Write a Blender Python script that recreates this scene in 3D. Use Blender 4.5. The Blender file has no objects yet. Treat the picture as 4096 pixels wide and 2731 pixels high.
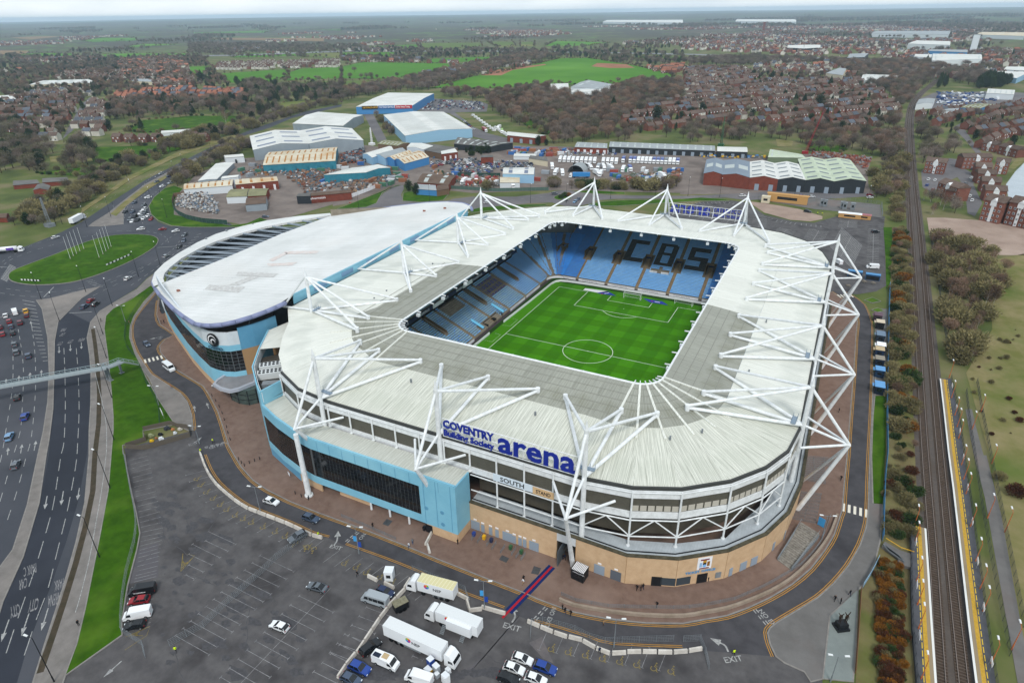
import bpy,bmesh,math,random
from mathutils import Vector,Matrix,noise as mnoise
R = math.radians
rng = random.Random(7)
S = bpy.context.scene
COL = S.collection

# ------------------------------------------------------------------ camera
CP = Vector((71.508,-199.768,111.761)); AZ,PIT,ROLL,FPX = -0.475068,0.471182,-0.0147771,2588.198
_f = Vector((math.sin(AZ)*math.cos(PIT),math.cos(AZ)*math.cos(PIT),-math.sin(PIT)))
_r0 = Vector((math.cos(AZ),-math.sin(AZ),0)); _u0 = _r0.cross(_f)
_r = _r0*math.cos(ROLL) + _u0*math.sin(ROLL); _u = -_r0*math.sin(ROLL) + _u0*math.cos(ROLL)
cam = bpy.data.cameras.new('camera'); camo = bpy.data.objects.new('camera',cam); COL.objects.link(camo)
camo.matrix_world = Matrix(((_r.x,_u.x,-_f.x,CP.x),(_r.y,_u.y,-_f.y,CP.y),(_r.z,_u.z,-_f.z,CP.z),(0,0,0,1)))
cam.sensor_fit = 'HORIZONTAL'; cam.sensor_width = 36.0; cam.lens = FPX/4096*36
cam.clip_start = 1.0; cam.clip_end = 60000
S.camera = camo
# ------------------------------------------------------------------ overcast daylight
SUN_EL,SUN_AZ = R(48),R(150)
w = bpy.data.worlds.new('World'); S.world = w; w.use_nodes = True
nt = w.node_tree; nt.nodes.clear()
sky = nt.nodes.new('ShaderNodeTexSky'); sky.sky_type = 'NISHITA'; sky.sun_disc = False
sky.sun_elevation = SUN_EL; sky.sun_rotation = SUN_AZ; sky.air_density = 1.0; sky.dust_density = 0.6; sky.ozone_density = 1.0; sky.altitude = 100
hs = nt.nodes.new('ShaderNodeHueSaturation'); hs.inputs['Saturation'].default_value = 0.35
bgn = nt.nodes.new('ShaderNodeBackground'); bgn.inputs['Strength'].default_value = 0.10
ow = nt.nodes.new('ShaderNodeOutputWorld')
cl = nt.nodes.new('ShaderNodeMix'); cl.data_type = 'RGBA'; cl.inputs['Factor'].default_value = 0.78      # even cloud cover over the clear sky
tc = nt.nodes.new('ShaderNodeTexCoord'); cn = nt.nodes.new('ShaderNodeTexNoise'); cn.inputs['Scale'].default_value = 5; cn.inputs['Detail'].default_value = 6; cm0 = nt.nodes.new('ShaderNodeMapping'); cm0.inputs['Scale'].default_value = (1,1,6)
cv = nt.nodes.new('ShaderNodeValToRGB'); cv.color_ramp.elements[0].position = .35; cv.color_ramp.elements[0].color = (5.4,6.3,7.2,1); cv.color_ramp.elements[1].position = .65; cv.color_ramp.elements[1].color = (7.3,7.9,8.3,1)
nt.links.new(tc.outputs['Generated'],cm0.inputs[0]); nt.links.new(cm0.outputs[0],cn.inputs['Vector']); nt.links.new(cn.outputs['Fac'],cv.inputs[0]); nt.links.new(cv.outputs[0],cl.inputs['B'])
nt.links.new(sky.outputs[0],hs.inputs['Color']); nt.links.new(hs.outputs[0],cl.inputs['A']); nt.links.new(cl.outputs['Result'],bgn.inputs['Color']); nt.links.new(bgn.outputs[0],ow.inputs['Surface'])
sl = bpy.data.lights.new('sun','SUN'); sl.energy = 1.5; sl.angle = R(10); sl.color = (1,0.97,0.93)
so = bpy.data.objects.new('sun',sl); COL.objects.link(so)
sd = Vector((math.sin(SUN_AZ)*math.cos(SUN_EL),math.cos(SUN_AZ)*math.cos(SUN_EL),math.sin(SUN_EL)))
so.rotation_euler = sd.to_track_quat('Z','Y').to_euler(); so.location = (0,0,300)
S.view_settings.view_transform = 'Standard'; S.view_settings.look = 'None'; S.view_settings.gamma = 1.0
S.view_settings.exposure = 0.5
S.render.engine = 'CYCLES'
cy = S.cycles; cy.use_denoising = True; cy.max_bounces = 5; cy.diffuse_bounces = 3; cy.glossy_bounces = 2; cy.transmission_bounces = 2
cy.transparent_max_bounces = 8; cy.volume_bounces = 1; cy.caustics_reflective = False; cy.caustics_refractive = False

# ------------------------------------------------------------------ pixel -> place
def ray(px,py): return _f*FPX + _r*(px-2048) - _u*(py-1365.5)
def nat(t,x,y):
    if t == 'D': return x*1.741497,y*1.741497
    return 1366*(t % 3) + x/1.7218,910*(t//3) + y/1.7218
def G(t,x,y,z=0.0):
    v = ray(*nat(t,x,y)); return CP + v*((z-CP.z)/v.z)
def GL(t,pts,z=0.0): return [G(t,x,y,z) for x,y in pts]

# ------------------------------------------------------------------ materials
def hx(s):
    s = s.lstrip('#'); out = []
    for i in (0,2,4):
        v = int(s[i:i+2],16)/255; out.append(v/12.92 if v <= .04045 else ((v+.055)/1.055)**2.4)
    return tuple(out)
MATS = {}
def mat(name,col,rough=.75,col2=None,scale=.3,detail=6,spec=.3,metal=0,coords='Position',stretch=None,
        rnd=0,bump=0,bscale=8,thr=(.35,.65),col3=None,scale3=.03,amt3=.5,stripe=None,trans=0,alpha=1,emit=0):
    if name in MATS: return MATS[name]
    m = bpy.data.materials.new(name); m.use_nodes = True; n = m.node_tree; P = n.nodes['Principled BSDF']; L = n.links.new
    c = hx(col) if isinstance(col,str) else col
    P.inputs['Roughness'].default_value = rough; P.inputs['Metallic'].default_value = metal
    P.inputs['Specular IOR Level'].default_value = spec if rough < .74 else min(spec,.06)
    P.inputs['Base Color'].default_value = (*c,1)
    if coords == 'Position': co = n.nodes.new('ShaderNodeNewGeometry').outputs['Position']
    else: co = n.nodes.new('ShaderNodeTexCoord').outputs[coords]
    if stretch:
        mp = n.nodes.new('ShaderNodeMapping'); mp.inputs['Scale'].default_value = stretch; L(co,mp.inputs['Vector']); cs = mp.outputs[0]
    else: cs = co
    out = None
    if col2 is not None:
        c2 = hx(col2) if isinstance(col2,str) else col2
        nz = n.nodes.new('ShaderNodeTexNoise'); nz.inputs['Scale'].default_value = scale; nz.inputs['Detail'].default_value = detail; nz.inputs['Roughness'].default_value = .65
        L(cs,nz.inputs['Vector'])
        mr = n.nodes.new('ShaderNodeMapRange'); mr.inputs['From Min'].default_value = thr[0]; mr.inputs['From Max'].default_value = thr[1]; L(nz.outputs['Fac'],mr.inputs['Value'])
        mx = n.nodes.new('ShaderNodeMix'); mx.data_type = 'RGBA'; mx.inputs['A'].default_value = (*c,1); mx.inputs['B'].default_value = (*c2,1)
        L(mr.outputs[0],mx.inputs['Factor']); out = mx.outputs['Result']
    if col3 is not None:
        c3 = hx(col3) if isinstance(col3,str) else col3
        nz = n.nodes.new('ShaderNodeTexNoise'); nz.inputs['Scale'].default_value = scale3; nz.inputs['Detail'].default_value = 4
        L(co,nz.inputs['Vector'])
        mr = n.nodes.new('ShaderNodeMapRange'); mr.inputs['From Min'].default_value = .52; mr.inputs['From Max'].default_value = .68; mr.inputs['To Max'].default_value = amt3; L(nz.outputs['Fac'],mr.inputs['Value'])
        mx = n.nodes.new('ShaderNodeMix'); mx.data_type = 'RGBA'; mx.inputs['B'].default_value = (*c3,1)
        if out: L(out,mx.inputs['A'])
        else: mx.inputs['A'].default_value = (*c,1)
        L(mr.outputs[0],mx.inputs['Factor']); out = mx.outputs['Result']
    if stripe:      # (axis, period, share, colour)
        ax,per,shr,sc = stripe
        sp = n.nodes.new('ShaderNodeSeparateXYZ'); L(co,sp.inputs[0])
        md = n.nodes.new('ShaderNodeMath'); md.operation = 'PINGPONG'; md.inputs[1].default_value = per/2; L(sp.outputs[ax],md.inputs[0])
        lt = n.nodes.new('ShaderNodeMath'); lt.operation = 'LESS_THAN'; lt.inputs[1].default_value = per/2*shr; L(md.outputs[0],lt.inputs[0])
        mx = n.nodes.new('ShaderNodeMix'); mx.data_type = 'RGBA'; mx.inputs['B'].default_value = (*hx(sc),1)
        if out: L(out,mx.inputs['A'])
        else: mx.inputs['A'].default_value = (*c,1)
        L(lt.outputs[0],mx.inputs['Factor']); out = mx.outputs['Result']
    if rnd:
        oi = n.nodes.new('ShaderNodeObjectInfo'); h = n.nodes.new('ShaderNodeHueSaturation')
        mr = n.nodes.new('ShaderNodeMapRange'); mr.inputs['To Min'].default_value = 1-rnd; mr.inputs['To Max'].default_value = 1+rnd; L(oi.outputs['Random'],mr.inputs['Value'])
        L(mr.outputs[0],h.inputs['Value'])
        if out: L(out,h.inputs['Color'])
        else: h.inputs['Color'].default_value = (*c,1)
        out = h.outputs[0]
    if out: L(out,P.inputs['Base Color'])
    if bump:
        nb = n.nodes.new('ShaderNodeTexNoise'); nb.inputs['Scale'].default_value = bscale; L(cs,nb.inputs['Vector'])
        b = n.nodes.new('ShaderNodeBump'); b.inputs['Strength'].default_value = bump; L(nb.outputs['Fac'],b.inputs['Height']); L(b.outputs[0],P.inputs['Normal'])
    if trans:
        tl = n.nodes.new('ShaderNodeBsdfTranslucent'); tl.inputs['Color'].default_value = (*c,1); ms = n.nodes.new('ShaderNodeMixShader'); ms.inputs[0].default_value = trans; L(P.outputs[0],ms.inputs[1]); out and L(out,tl.inputs['Color']); L(tl.outputs[0],ms.inputs[2]); L(ms.outputs[0],n.nodes['Material Output'].inputs['Surface'])
    if emit: P.inputs['Emission Color'].default_value = (*c,1); P.inputs['Emission Strength'].default_value = emit
    MATS[name] = m; return m

# ------------------------------------------------------------------ mesh builder
class MB:
    def __init__(s): s.v = []; s.f = []; s.m = []
    def add(s,vs,fs,mi=0):
        o = len(s.v); s.v += [tuple(v) for v in vs]; s.f += [tuple(i+o for i in f) for f in fs]; s.m += [mi]*len(fs); return s
    def poly(s,pts,mi=0): return s.add(pts,[tuple(range(len(pts)))],mi)
    def box(s,c,d,rz=0,mi=0,taper=1.0):
        x,y,z = d[0]/2,d[1]/2,d[2]/2; t = taper; ca,sa = math.cos(rz),math.sin(rz)
        vs = [(-x,-y,-z),(x,-y,-z),(x,y,-z),(-x,y,-z),(-x*t,-y*t,z),(x*t,-y*t,z),(x*t,y*t,z),(-x*t,y*t,z)]
        vs = [(c[0]+a*ca-b*sa,c[1]+a*sa+b*ca,c[2]+e) for a,b,e in vs]
        return s.add(vs,[(3,2,1,0),(4,5,6,7),(0,1,5,4),(1,2,6,5),(2,3,7,6),(3,0,4,7)],mi)
    def prism(s,pts,z0,z1,mi=0,mit=None,bottom=True):
        n = len(pts); a = sum(pts[i][0]*pts[(i+1) % n][1]-pts[(i+1) % n][0]*pts[i][1] for i in range(n))
        if a < 0: pts = pts[::-1]
        vs = [(p[0],p[1],z0) for p in pts] + [(p[0],p[1],z1) for p in pts]
        s.add(vs,[(i,(i+1) % n,n+(i+1) % n,n+i) for i in range(n)],mi)
        s.add(vs[n:],[tuple(range(n))],mi if mit is None else mit)
        if bottom: s.add(vs[:n],[tuple(range(n))[::-1]],mi)
        return s
    def tube(s,a,b,r0,r1=None,n=8,mi=0,caps=True):
        a,b = Vector(a),Vector(b); r1 = r0 if r1 is None else r1; d = (b-a)
        if d.length < 1e-6: return s
        d.normalize(); q = d.to_track_quat('Z','Y'); vs = []
        for p,r in ((a,r0),(b,r1)):
            for i in range(n):
                t = 2*math.pi*i/n; vs.append(p + q @ Vector((math.cos(t)*r,math.sin(t)*r,0)))
        fs = [(i,(i+1) % n,n+(i+1) % n,n+i) for i in range(n)]
        if caps: fs += [tuple(range(n))[::-1],tuple(range(n,2*n))]
        return s.add(vs,fs,mi)
    def beam(s,a,b,wd,h,mi=0):          # upright rectangular bar from a to b
        a,b = Vector(a),Vector(b); d = (b-a).normalized(); up = Vector((0,0,1))
        if abs(d.z) > .95: up = Vector((0,1,0))
        sx = d.cross(up).normalized()*wd/2; uz = sx.cross(d).normalized()*h/2
        vs = [a-sx-uz,a+sx-uz,a+sx+uz,a-sx+uz,b-sx-uz,b+sx-uz,b+sx+uz,b-sx+uz]
        return s.add(vs,[(0,1,2,3),(7,6,5,4),(0,4,5,1),(1,5,6,2),(2,6,7,3),(3,7,4,0)],mi)
    def strip(s,pts,wd,z=None,mi=0):     # flat ribbon along a polyline
        P = [Vector((p[0],p[1],p[2] if z is None else z)) for p in pts]; L = []; Rr = []
        for i,q in enumerate(P):
            d = (P[min(i+1,len(P)-1)]-P[max(i-1,0)]); d.z = 0
            if d.length < 1e-6: d = Vector((1,0,0))
            d.normalize(); nn = Vector((-d.y,d.x,0))*wd/2; L.append(q+nn); Rr.append(q-nn)
        n = len(P); return s.add(Rr+L,[(i,i+1,n+i+1,n+i) for i in range(n-1)],mi)
    def wall(s,pts,wd,z0,z1,mi=0,close=False):   # upright wall of thickness wd along a polyline
        P = [Vector((p[0],p[1],0)) for p in pts]
        if close: P.append(P[0])
        L = []; Rr = []
        for i,q in enumerate(P):
            d = P[min(i+1,len(P)-1)]-P[max(i-1,0)]
            if close and i in (0,len(P)-1): d = P[1]-P[-2]
            d.normalize(); nn = Vector((-d.y,d.x,0))*wd/2; L.append(q+nn); Rr.append(q-nn)
        n = len(P); Z0,Z1 = Vector((0,0,z0)),Vector((0,0,z1))
        vs = [p+Z0 for p in Rr]+[p+Z0 for p in L]+[p+Z1 for p in Rr]+[p+Z1 for p in L]; fs = []
        for i in range(n-1):
            fs += [(i,i+1,2*n+i+1,2*n+i),(n+i+1,n+i,3*n+i,3*n+i+1),(2*n+i,2*n+i+1,3*n+i+1,3*n+i)]
        fs += [(n,0,2*n,3*n),(n-1,2*n-1,4*n-1,3*n-1)]
        return s.add(vs,fs,mi)
    def xf(s,M): s.v = [tuple(M @ Vector(v)) for v in s.v]; return s
    def mesh(s,name,mats,smooth=False):
        me = bpy.data.meshes.new(name); me.from_pydata(s.v,[],s.f)
        for m in (mats if isinstance(mats,(list,tuple)) else [mats]): me.materials.append(m)
        if any(s.m): me.polygons.foreach_set('material_index',s.m)
        if smooth: me.polygons.foreach_set('use_smooth',[True]*len(s.f))
        me.update(); return me
    def build(s,name,mats,parent=None,smooth=False,**k): return link(name,s.mesh(name,mats,smooth),parent,**k)
def link(name,me,parent=None,loc=None,rz=0,**k):
    o = bpy.data.objects.new(name,me); COL.objects.link(o)
    if parent is not None: o.parent = parent
    if loc is not None: o.location = loc
    if rz: o.rotation_euler.z = rz
    tag(o,**k); return o
def tag(o,label=None,cat=None,group=None,kind=None):
    if label: o['label'] = label
    if cat: o['category'] = cat
    if group: o['group'] = group
    if kind: o['kind'] = kind
    return o
def empty(name,loc=(0,0,0),rz=0,**k):
    o = bpy.data.objects.new(name,None); o.empty_display_size = .5; COL.objects.link(o)
    o.location = loc; o.rotation_euler.z = rz; tag(o,**k); return o
def kids(o): return KIDS.get(o.name,[])
KIDS = {}
def register(root,ch): KIDS[root.name] = ch; return root
def copy_thing(root,loc,rz=0,scl=None,**k):
    c = root.copy(); COL.objects.link(c); c.location = loc; c.rotation_euler.z = rz
    if scl: c.scale = scl
    for ch in kids(root):
        d = ch.copy(); COL.objects.link(d); d.parent = c
        for g in kids(ch):
            e = g.copy(); COL.objects.link(e); e.parent = d
    tag(c,**k); return c
def struct(name,mb,m,**k): return mb.build(name,m,kind='structure',**k)
def sheet(name,pts,z,m,parent=None): return MB().poly([(p[0],p[1],z) for p in orient(pts)]).build(name,m,parent,kind='structure')
def orient(pts):
    n = len(pts); a = sum(pts[i][0]*pts[(i+1) % n][1]-pts[(i+1) % n][0]*pts[i][1] for i in range(n))
    return list(pts) if a > 0 else list(pts)[::-1]
def smooth(pts,k=4,close=False):           # Catmull-Rom through points
    P = [Vector(p) for p in pts]; n = len(P); out = []
    for i in range(n if close else n-1):
        g = (lambda j: P[j % n]) if close else (lambda j: P[max(0,min(n-1,j))])
        a,b,c,d = g(i-1),g(i),g(i+1),g(i+2)
        for q in range(k):
            t = q/k; out.append(.5*((2*b)+(c-a)*t+(2*a-5*b+4*c-d)*t*t+(3*b-a-3*c+d)*t**3))
    if not close: out.append(P[-1])
    return out
def inpoly(x,y,poly):
    c = False; j = len(poly)-1
    for i in range(len(poly)):
        xi,yi,xj,yj = poly[i][0],poly[i][1],poly[j][0],poly[j][1]
        if (yi > y) != (yj > y) and x < (xj-xi)*(y-yi)/(yj-yi)+xi: c = not c
        j = i
    return c
def along(pts,step,start=0.0):             # points every `step` metres with heading
    out = []; acc = start; P = [Vector((p[0],p[1],0)) for p in pts]; pos = 0
    for a,b in zip(P,P[1:]):
        L = (b-a).length
        while acc <= pos+L:
            t = (acc-pos)/L if L else 0; q = a.lerp(b,t); out.append((q,math.atan2(b.y-a.y,b.x-a.x))); acc += step
        pos += L
    return out
def dashes(mb,pts,on,off,wd,z,start=0.0):
    P = along(pts,.5)
    n = len(P); st = int((on+off)/.5); k = int(on/.5); i = int(start/.5)
    while i+k < n: mb.strip([P[j][0] for j in (i,i+k//2,i+k)],wd,z); i += st
FONT = {}
def text_mesh(s,h,depth=.02,bold=0.0,sx=1.0,align='LEFT'):
    key = (s,h,depth,bold,sx,align)
    if key in FONT: return FONT[key]
    cu = bpy.data.curves.new('lettering','FONT'); cu.body = s; cu.size = h/.73; cu.extrude = depth/2; cu.offset = bold; cu.align_x = align; cu.resolution_u = 2
    o = bpy.data.objects.new('lettering',cu); COL.objects.link(o)
    dg = bpy.context.evaluated_depsgraph_get(); me = bpy.data.meshes.new_from_object(o.evaluated_get(dg))
    bpy.data.objects.remove(o); bpy.data.curves.remove(cu)
    if sx != 1: me.transform(Matrix.Diagonal((sx,1,1,1)))
    FONT[key] = me; return me
def lettering(name,s,h,m,M,parent=None,depth=.02,bold=0.0,sx=1.0,align='LEFT',fit=None,**k):
    me = text_mesh(s,h,depth,bold,sx,align).copy()
    if fit: x1 = max(v.co.x for v in me.vertices); me.transform(Matrix.Diagonal((fit/x1,1,1,1)))
    me.materials.clear(); me.materials.append(m)
    o = link(name,me,parent,**k); o.matrix_local = M; return o
def face_matrix(origin,right,up):          # text plane
    r = Vector(right).normalized(); u = Vector(up).normalized(); n = r.cross(u)
    return Matrix(((r.x,u.x,n.x,origin[0]),(r.y,u.y,n.y,origin[1]),(r.z,u.z,n.z,origin[2]),(0,0,0,1)))
# ================================================================== SETTING
M_ground = mat('ground_scrub','#4a4a33',.95,'#5b5540',.02,col3='#3c4a24',scale3=.006,amt3=.8)
M_tarmac = mat('tarmac','#5d5b5b',.8,'#4c4a4b',.3,col3='#383637',scale3=.11,amt3=.75,bump=.15,bscale=6,detail=9)
M_tarmac2 = mat('tarmac_service','#4e4d50',.8,'#424144',.3,col3='#343336',scale3=.1,amt3=.6)
M_road = mat('tarmac_road','#484a50',.8,'#3f4248',.05,col3='#55565b',scale3=.02,amt3=.7)
M_road2 = mat('tarmac_dark','#353840',.8,'#2f3239',.05,col3='#40434a',scale3=.03,amt3=.7)
M_oldroad = mat('tarmac_old','#6d6a6b',.85,'#5f5d5f',.05,col3='#7a7472',scale3=.03,amt3=.6)
M_yard = mat('yard_concrete','#80766f',.9,'#6c635e',.08,col3='#574f4b',scale3=.02,amt3=.7)
M_dirt = mat('pale_gravel','#a08d80',.95,'#8d7a6e',.08,col3='#b3a193',scale3=.03)
M_brick = mat('brick_paving','#7b665b',.85,'#6c584e',.5,col3='#8a766b',scale3=.05,amt3=.7,bump=.1,bscale=12)
M_slab = mat('paving_grey','#7f7a76',.85,'#6d6965',.3,col3='#8f8882',scale3=.05)
M_pave = mat('footway','#6f6d6b',.85,'#62605e',.2,col3='#80706a',scale3=.05)
M_kerb = mat('kerb','#8b8782',.85,'#787470',.6)
M_grass = mat('grass','#395c0b',.95,'#294806',.25,detail=12,col3='#536d20',scale3=.06,amt3=.8,bump=.3,bscale=3)
M_grassd = mat('grass_rough','#656637',.95,'#857a58',.09,detail=12,col3='#4e6226',scale3=.025,amt3=.8)
M_field = mat('field_green','#4c7c1e',.95,'#416f1a',.008,col3='#5f8c30',scale3=.003,amt3=.8)
M_fieldd = mat('field_olive','#5c6e33',.95,'#50612c',.01,col3='#7a7447',scale3=.004,amt3=.8)
M_fieldb = mat('field_brown','#8a7458',.95,'#77634b',.01)
M_redsoil = mat('red_soil','#9a6b52',.95,'#865b45',.02)
M_white = mat('road_paint','#a9a9a6',.7,'#6c6d6f',1.6,thr=(.38,.68))
M_yel = mat('yellow_paint','#b9862a',.7,'#a07630',.8)
M_yelf = mat('yellow_paint_faded','#8d7a3e',.75,'#6f6645',1.0)
M_faint = mat('worn_paint','#908f8f',.75,'#5f5f63',.9)

# --- terrain: one sheet to the horizon, hills beyond 6 km
def H(x,y):
    r = math.hypot(x,y)
    if r < 5200: return 0.0
    s = min(1,(r-5200)/6500); s = s*s*(3-2*s)
    n = mnoise.noise(Vector((x/5200,y/5200,3.7)))*.6 + mnoise.noise(Vector((x/1900,y/1900,9.1)))*.25
    return s*(30+52*n)
mb = MB(); rings = [0,150,400,800,1400,2200,3200,4300,5200,6000,6800,7600,8500,9500,10600,11800,13200,14800,16600,18600,21000,24000,28000]; NA = 220
vs = [(0,0,-.06)]
for rr in rings[1:]:
    for a in range(NA):
        t = 2*math.pi*a/NA; x,y = rr*math.cos(t),rr*math.sin(t); vs.append((x,y,H(x,y)-.06))
fs = [(0,1+a,1+(a+1) % NA) for a in range(NA)]
for k in range(len(rings)-2):
    for a in range(NA):
        b = (a+1) % NA; fs.append((1+k*NA+a,1+(k+1)*NA+a,1+(k+1)*NA+b,1+k*NA+b))
mb.add(vs,fs)
# far land: patchwork of fields, hedges, woods and roofs (cells too far off to tell apart)
mg = bpy.data.materials.new('far_land'); mg.use_nodes = True; n = mg.node_tree; Pn = n.nodes['Principled BSDF']; Pn.inputs['Roughness'].default_value = .95; Pn.inputs['Specular IOR Level'].default_value = .1
pos = n.nodes.new('ShaderNodeNewGeometry').outputs['Position']
vo = n.nodes.new('ShaderNodeTexVoronoi'); vo.inputs['Scale'].default_value = .0042; n.links.new(pos,vo.inputs['Vector'])
sp = n.nodes.new('ShaderNodeSeparateColor'); n.links.new(vo.outputs['Color'],sp.inputs[0])
cr = n.nodes.new('ShaderNodeValToRGB'); cr.color_ramp.interpolation = 'CONSTANT'
for i,(ps,cc) in enumerate([(0,'#4b4a3c'),(.40,'#587a36'),(.50,'#45443a'),(.58,'#626f40'),(.66,'#3f4434'),(.78,'#5a8038'),(.87,'#6d6350'),(.92,'#46453b')]):
    if i < 2: e = cr.color_ramp.elements[i]; e.position = ps
    else: e = cr.color_ramp.elements.new(ps)
    e.color = (*hx(cc),1)
n.links.new(sp.outputs[0],cr.inputs[0])
nz = n.nodes.new('ShaderNodeTexNoise'); nz.inputs['Scale'].default_value = .02; nz.inputs['Detail'].default_value = 8; n.links.new(pos,nz.inputs['Vector'])
mr = n.nodes.new('ShaderNodeMapRange'); mr.inputs['From Min'].default_value = .38; mr.inputs['From Max'].default_value = .54; n.links.new(nz.outputs[0],mr.inputs[0])
mx = n.nodes.new('ShaderNodeMix'); mx.data_type = 'RGBA'; n.links.new(mr.outputs[0],mx.inputs['Factor']); n.links.new(cr.outputs[0],mx.inputs['A']); mx.inputs['B'].default_value = (*hx('#48453a'),1)
ln = n.nodes.new('ShaderNodeVectorMath'); ln.operation = 'LENGTH'; n.links.new(pos,ln.inputs[0])
m2 = n.nodes.new('ShaderNodeMapRange'); m2.inputs['From Min'].default_value = 2200; m2.inputs['From Max'].default_value = 3200; n.links.new(ln.outputs['Value'],m2.inputs[0])
n2 = n.nodes.new('ShaderNodeTexNoise'); n2.inputs['Scale'].default_value = .03; n2.inputs['Detail'].default_value = 8; n.links.new(pos,n2.inputs['Vector'])
c2 = n.nodes.new('ShaderNodeValToRGB'); c2.color_ramp.elements[0].position = .35; c2.color_ramp.elements[0].color = (*hx('#45502a'),1); c2.color_ramp.elements[1].position = .62; c2.color_ramp.elements[1].color = (*hx('#706a4c'),1)
e = c2.color_ramp.elements.new(.48); e.color = (*hx('#566032'),1)
n.links.new(n2.outputs[0],c2.inputs[0])
m3 = n.nodes.new('ShaderNodeMix'); m3.data_type = 'RGBA'; n.links.new(m2.outputs[0],m3.inputs['Factor']); n.links.new(c2.outputs[0],m3.inputs['A']); n.links.new(mx.outputs['Result'],m3.inputs['B'])
n.links.new(m3.outputs['Result'],Pn.inputs['Base Color'])
struct('ground',mb,mg)

# --- green and brown fields beyond the town (pixel outlines laid on the ground)
FIELDS = [(0,M_field,[(1470,512),(1960,480),(1990,500),(1990,525),(1860,572),(1590,572)]),(0,M_field,[(2000,500),(2060,478),(2352,460),(2352,540),(1980,555),(1960,530)]),
 (1,M_field,[(0,462),(150,430),(760,440),(750,475),(560,515),(290,545),(0,540)]),(1,M_field,[(0,365),(370,362),(400,390),(80,398),(0,400)]),
 (1,M_field,[(570,410),(960,395),(1050,393),(990,420),(740,432),(600,432)]),(0,M_field,[(1600,398),(1690,370),(2050,368),(2080,385),(1800,395)]),
 (0,M_fieldd,[(2080,395),(2110,368),(2352,366),(2352,400)]),(1,M_fieldd,[(540,300),(960,296),(970,320),(800,335),(560,345)]),(1,M_fieldd,[(1000,287),(1180,290),(1200,320),(1080,330)]),
 (1,M_field,[(1400,318),(1480,285),(1850,295),(1700,315),(1500,322)]),(1,M_fieldd,[(1230,292),(1330,290),(1330,320),(1230,322)]),(1,M_field,[(130,325),(520,308),(530,325),(200,345)]),
 (1,M_field,[(620,606),(900,530),(1100,500),(1500,405),(1700,402),(2000,450),(2300,520),(2230,555),(1900,575),(1420,590),(900,615)]),
 (1,M_redsoil,[(960,522),(1080,482),(1400,443),(1410,450),(1180,485),(1100,522)]),(1,M_redsoil,[(1720,460),(1760,437),(1960,445),(2020,470),(1850,472)]),(2,M_redsoil,[(0,590),(30,555),(150,570),(170,600),(80,618)]),
 (1,M_field,[(1930,388),(2352,393),(2352,412),(2050,410)]),(2,M_field,[(0,396),(160,405),(110,418),(0,418)]),(2,M_field,[(560,280),(670,285),(640,298),(560,300)]),(2,M_field,[(1985,165),(2080,150),(2352,155),(2352,178),(2050,172)]),
 (0,M_fieldd,[(1890,720),(2000,700),(2260,690),(2200,720),(2050,750),(1920,785)]),(1,M_fieldd,[(0,560),(270,555),(180,600),(100,610),(0,600)]),(0,M_fieldd,[(1880,575),(2352,555),(2352,600),(1950,605)]),
 (0,M_grass,[(870,905),(990,830),(1340,798),(1660,800),(1680,830),(1600,880),(1400,905),(1000,915)]),(0,M_grass,[(630,1060),(660,1015),(1000,1005),(1260,1008),(1250,1030),(1000,1090),(820,1115),(640,1115)]),
 (0,M_grass,[(250,1190),(500,1160),(830,1150),(760,1190),(600,1215),(280,1200)]),(0,M_grassd,[(340,1080),(620,1050),(640,1110),(560,1130),(350,1120)]),
 (0,M_field,[(1210,480),(1240,462),(1460,460),(1470,480),(1390,508),(1230,510)]),(0,M_field,[(90,380),(250,368),(500,372),(510,390),(150,398)]),(0,M_field,[(660,385),(760,372),(1300,370),(1310,388),(900,400),(700,402)]),
 (0,M_fieldb,[(0,350),(200,352),(180,372),(0,378)]),(0,M_field,[(0,225),(260,218),(280,240),(0,262)]),(0,M_field,[(930,215),(1000,196),(1300,200),(1290,218),(980,222)]),(0,M_field,[(1330,215),(1900,212),(1820,228),(1330,232)]),
 (0,M_field,[(560,285),(700,262),(940,265),(940,282),(640,292)]),(0,M_field,[(860,325),(1000,305),(1230,306),(1000,325),(880,332)]),(0,M_fieldb,[(70,262),(300,250),(420,255),(200,275)]),(0,M_fieldb,[(1380,262),(2230,265),(2230,288),(1500,275)]),
 (0,M_field,[(200,438),(360,436),(370,448),(210,455)]),(0,M_field,[(380,180),(700,176),(720,190),(420,194)]),(0,M_field,[(2130,208),(2352,205),(2352,214)]),
 (1,M_grass,[(1210,815),(1260,800),(1350,860),(1330,885),(1290,885)]),(1,M_grass,[(1370,890),(1430,868),(1490,880),(1450,920),(1380,928)]),(2,M_grass,[(860,1040),(880,990),(1060,1000),(1140,1030),(1080,1050)]),(2,M_grassd,[(640,960),(760,975),(750,1010),(650,1010)]),
 (2,M_grassd,[(2240,1160),(2352,1030),(2352,1110),(2280,1170)]),(1,M_grassd,[(950,640),(1130,632),(1100,660),(950,665)])]
for i,(t,m,pts) in enumerate(FIELDS):
    P = GL(t,pts); d = max(p.length for p in P); z = .02+.004*i if d < 1200 else .3+.01*i
    sheet('soil_patch' if m is M_redsoil else 'field',P,z,m)

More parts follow.
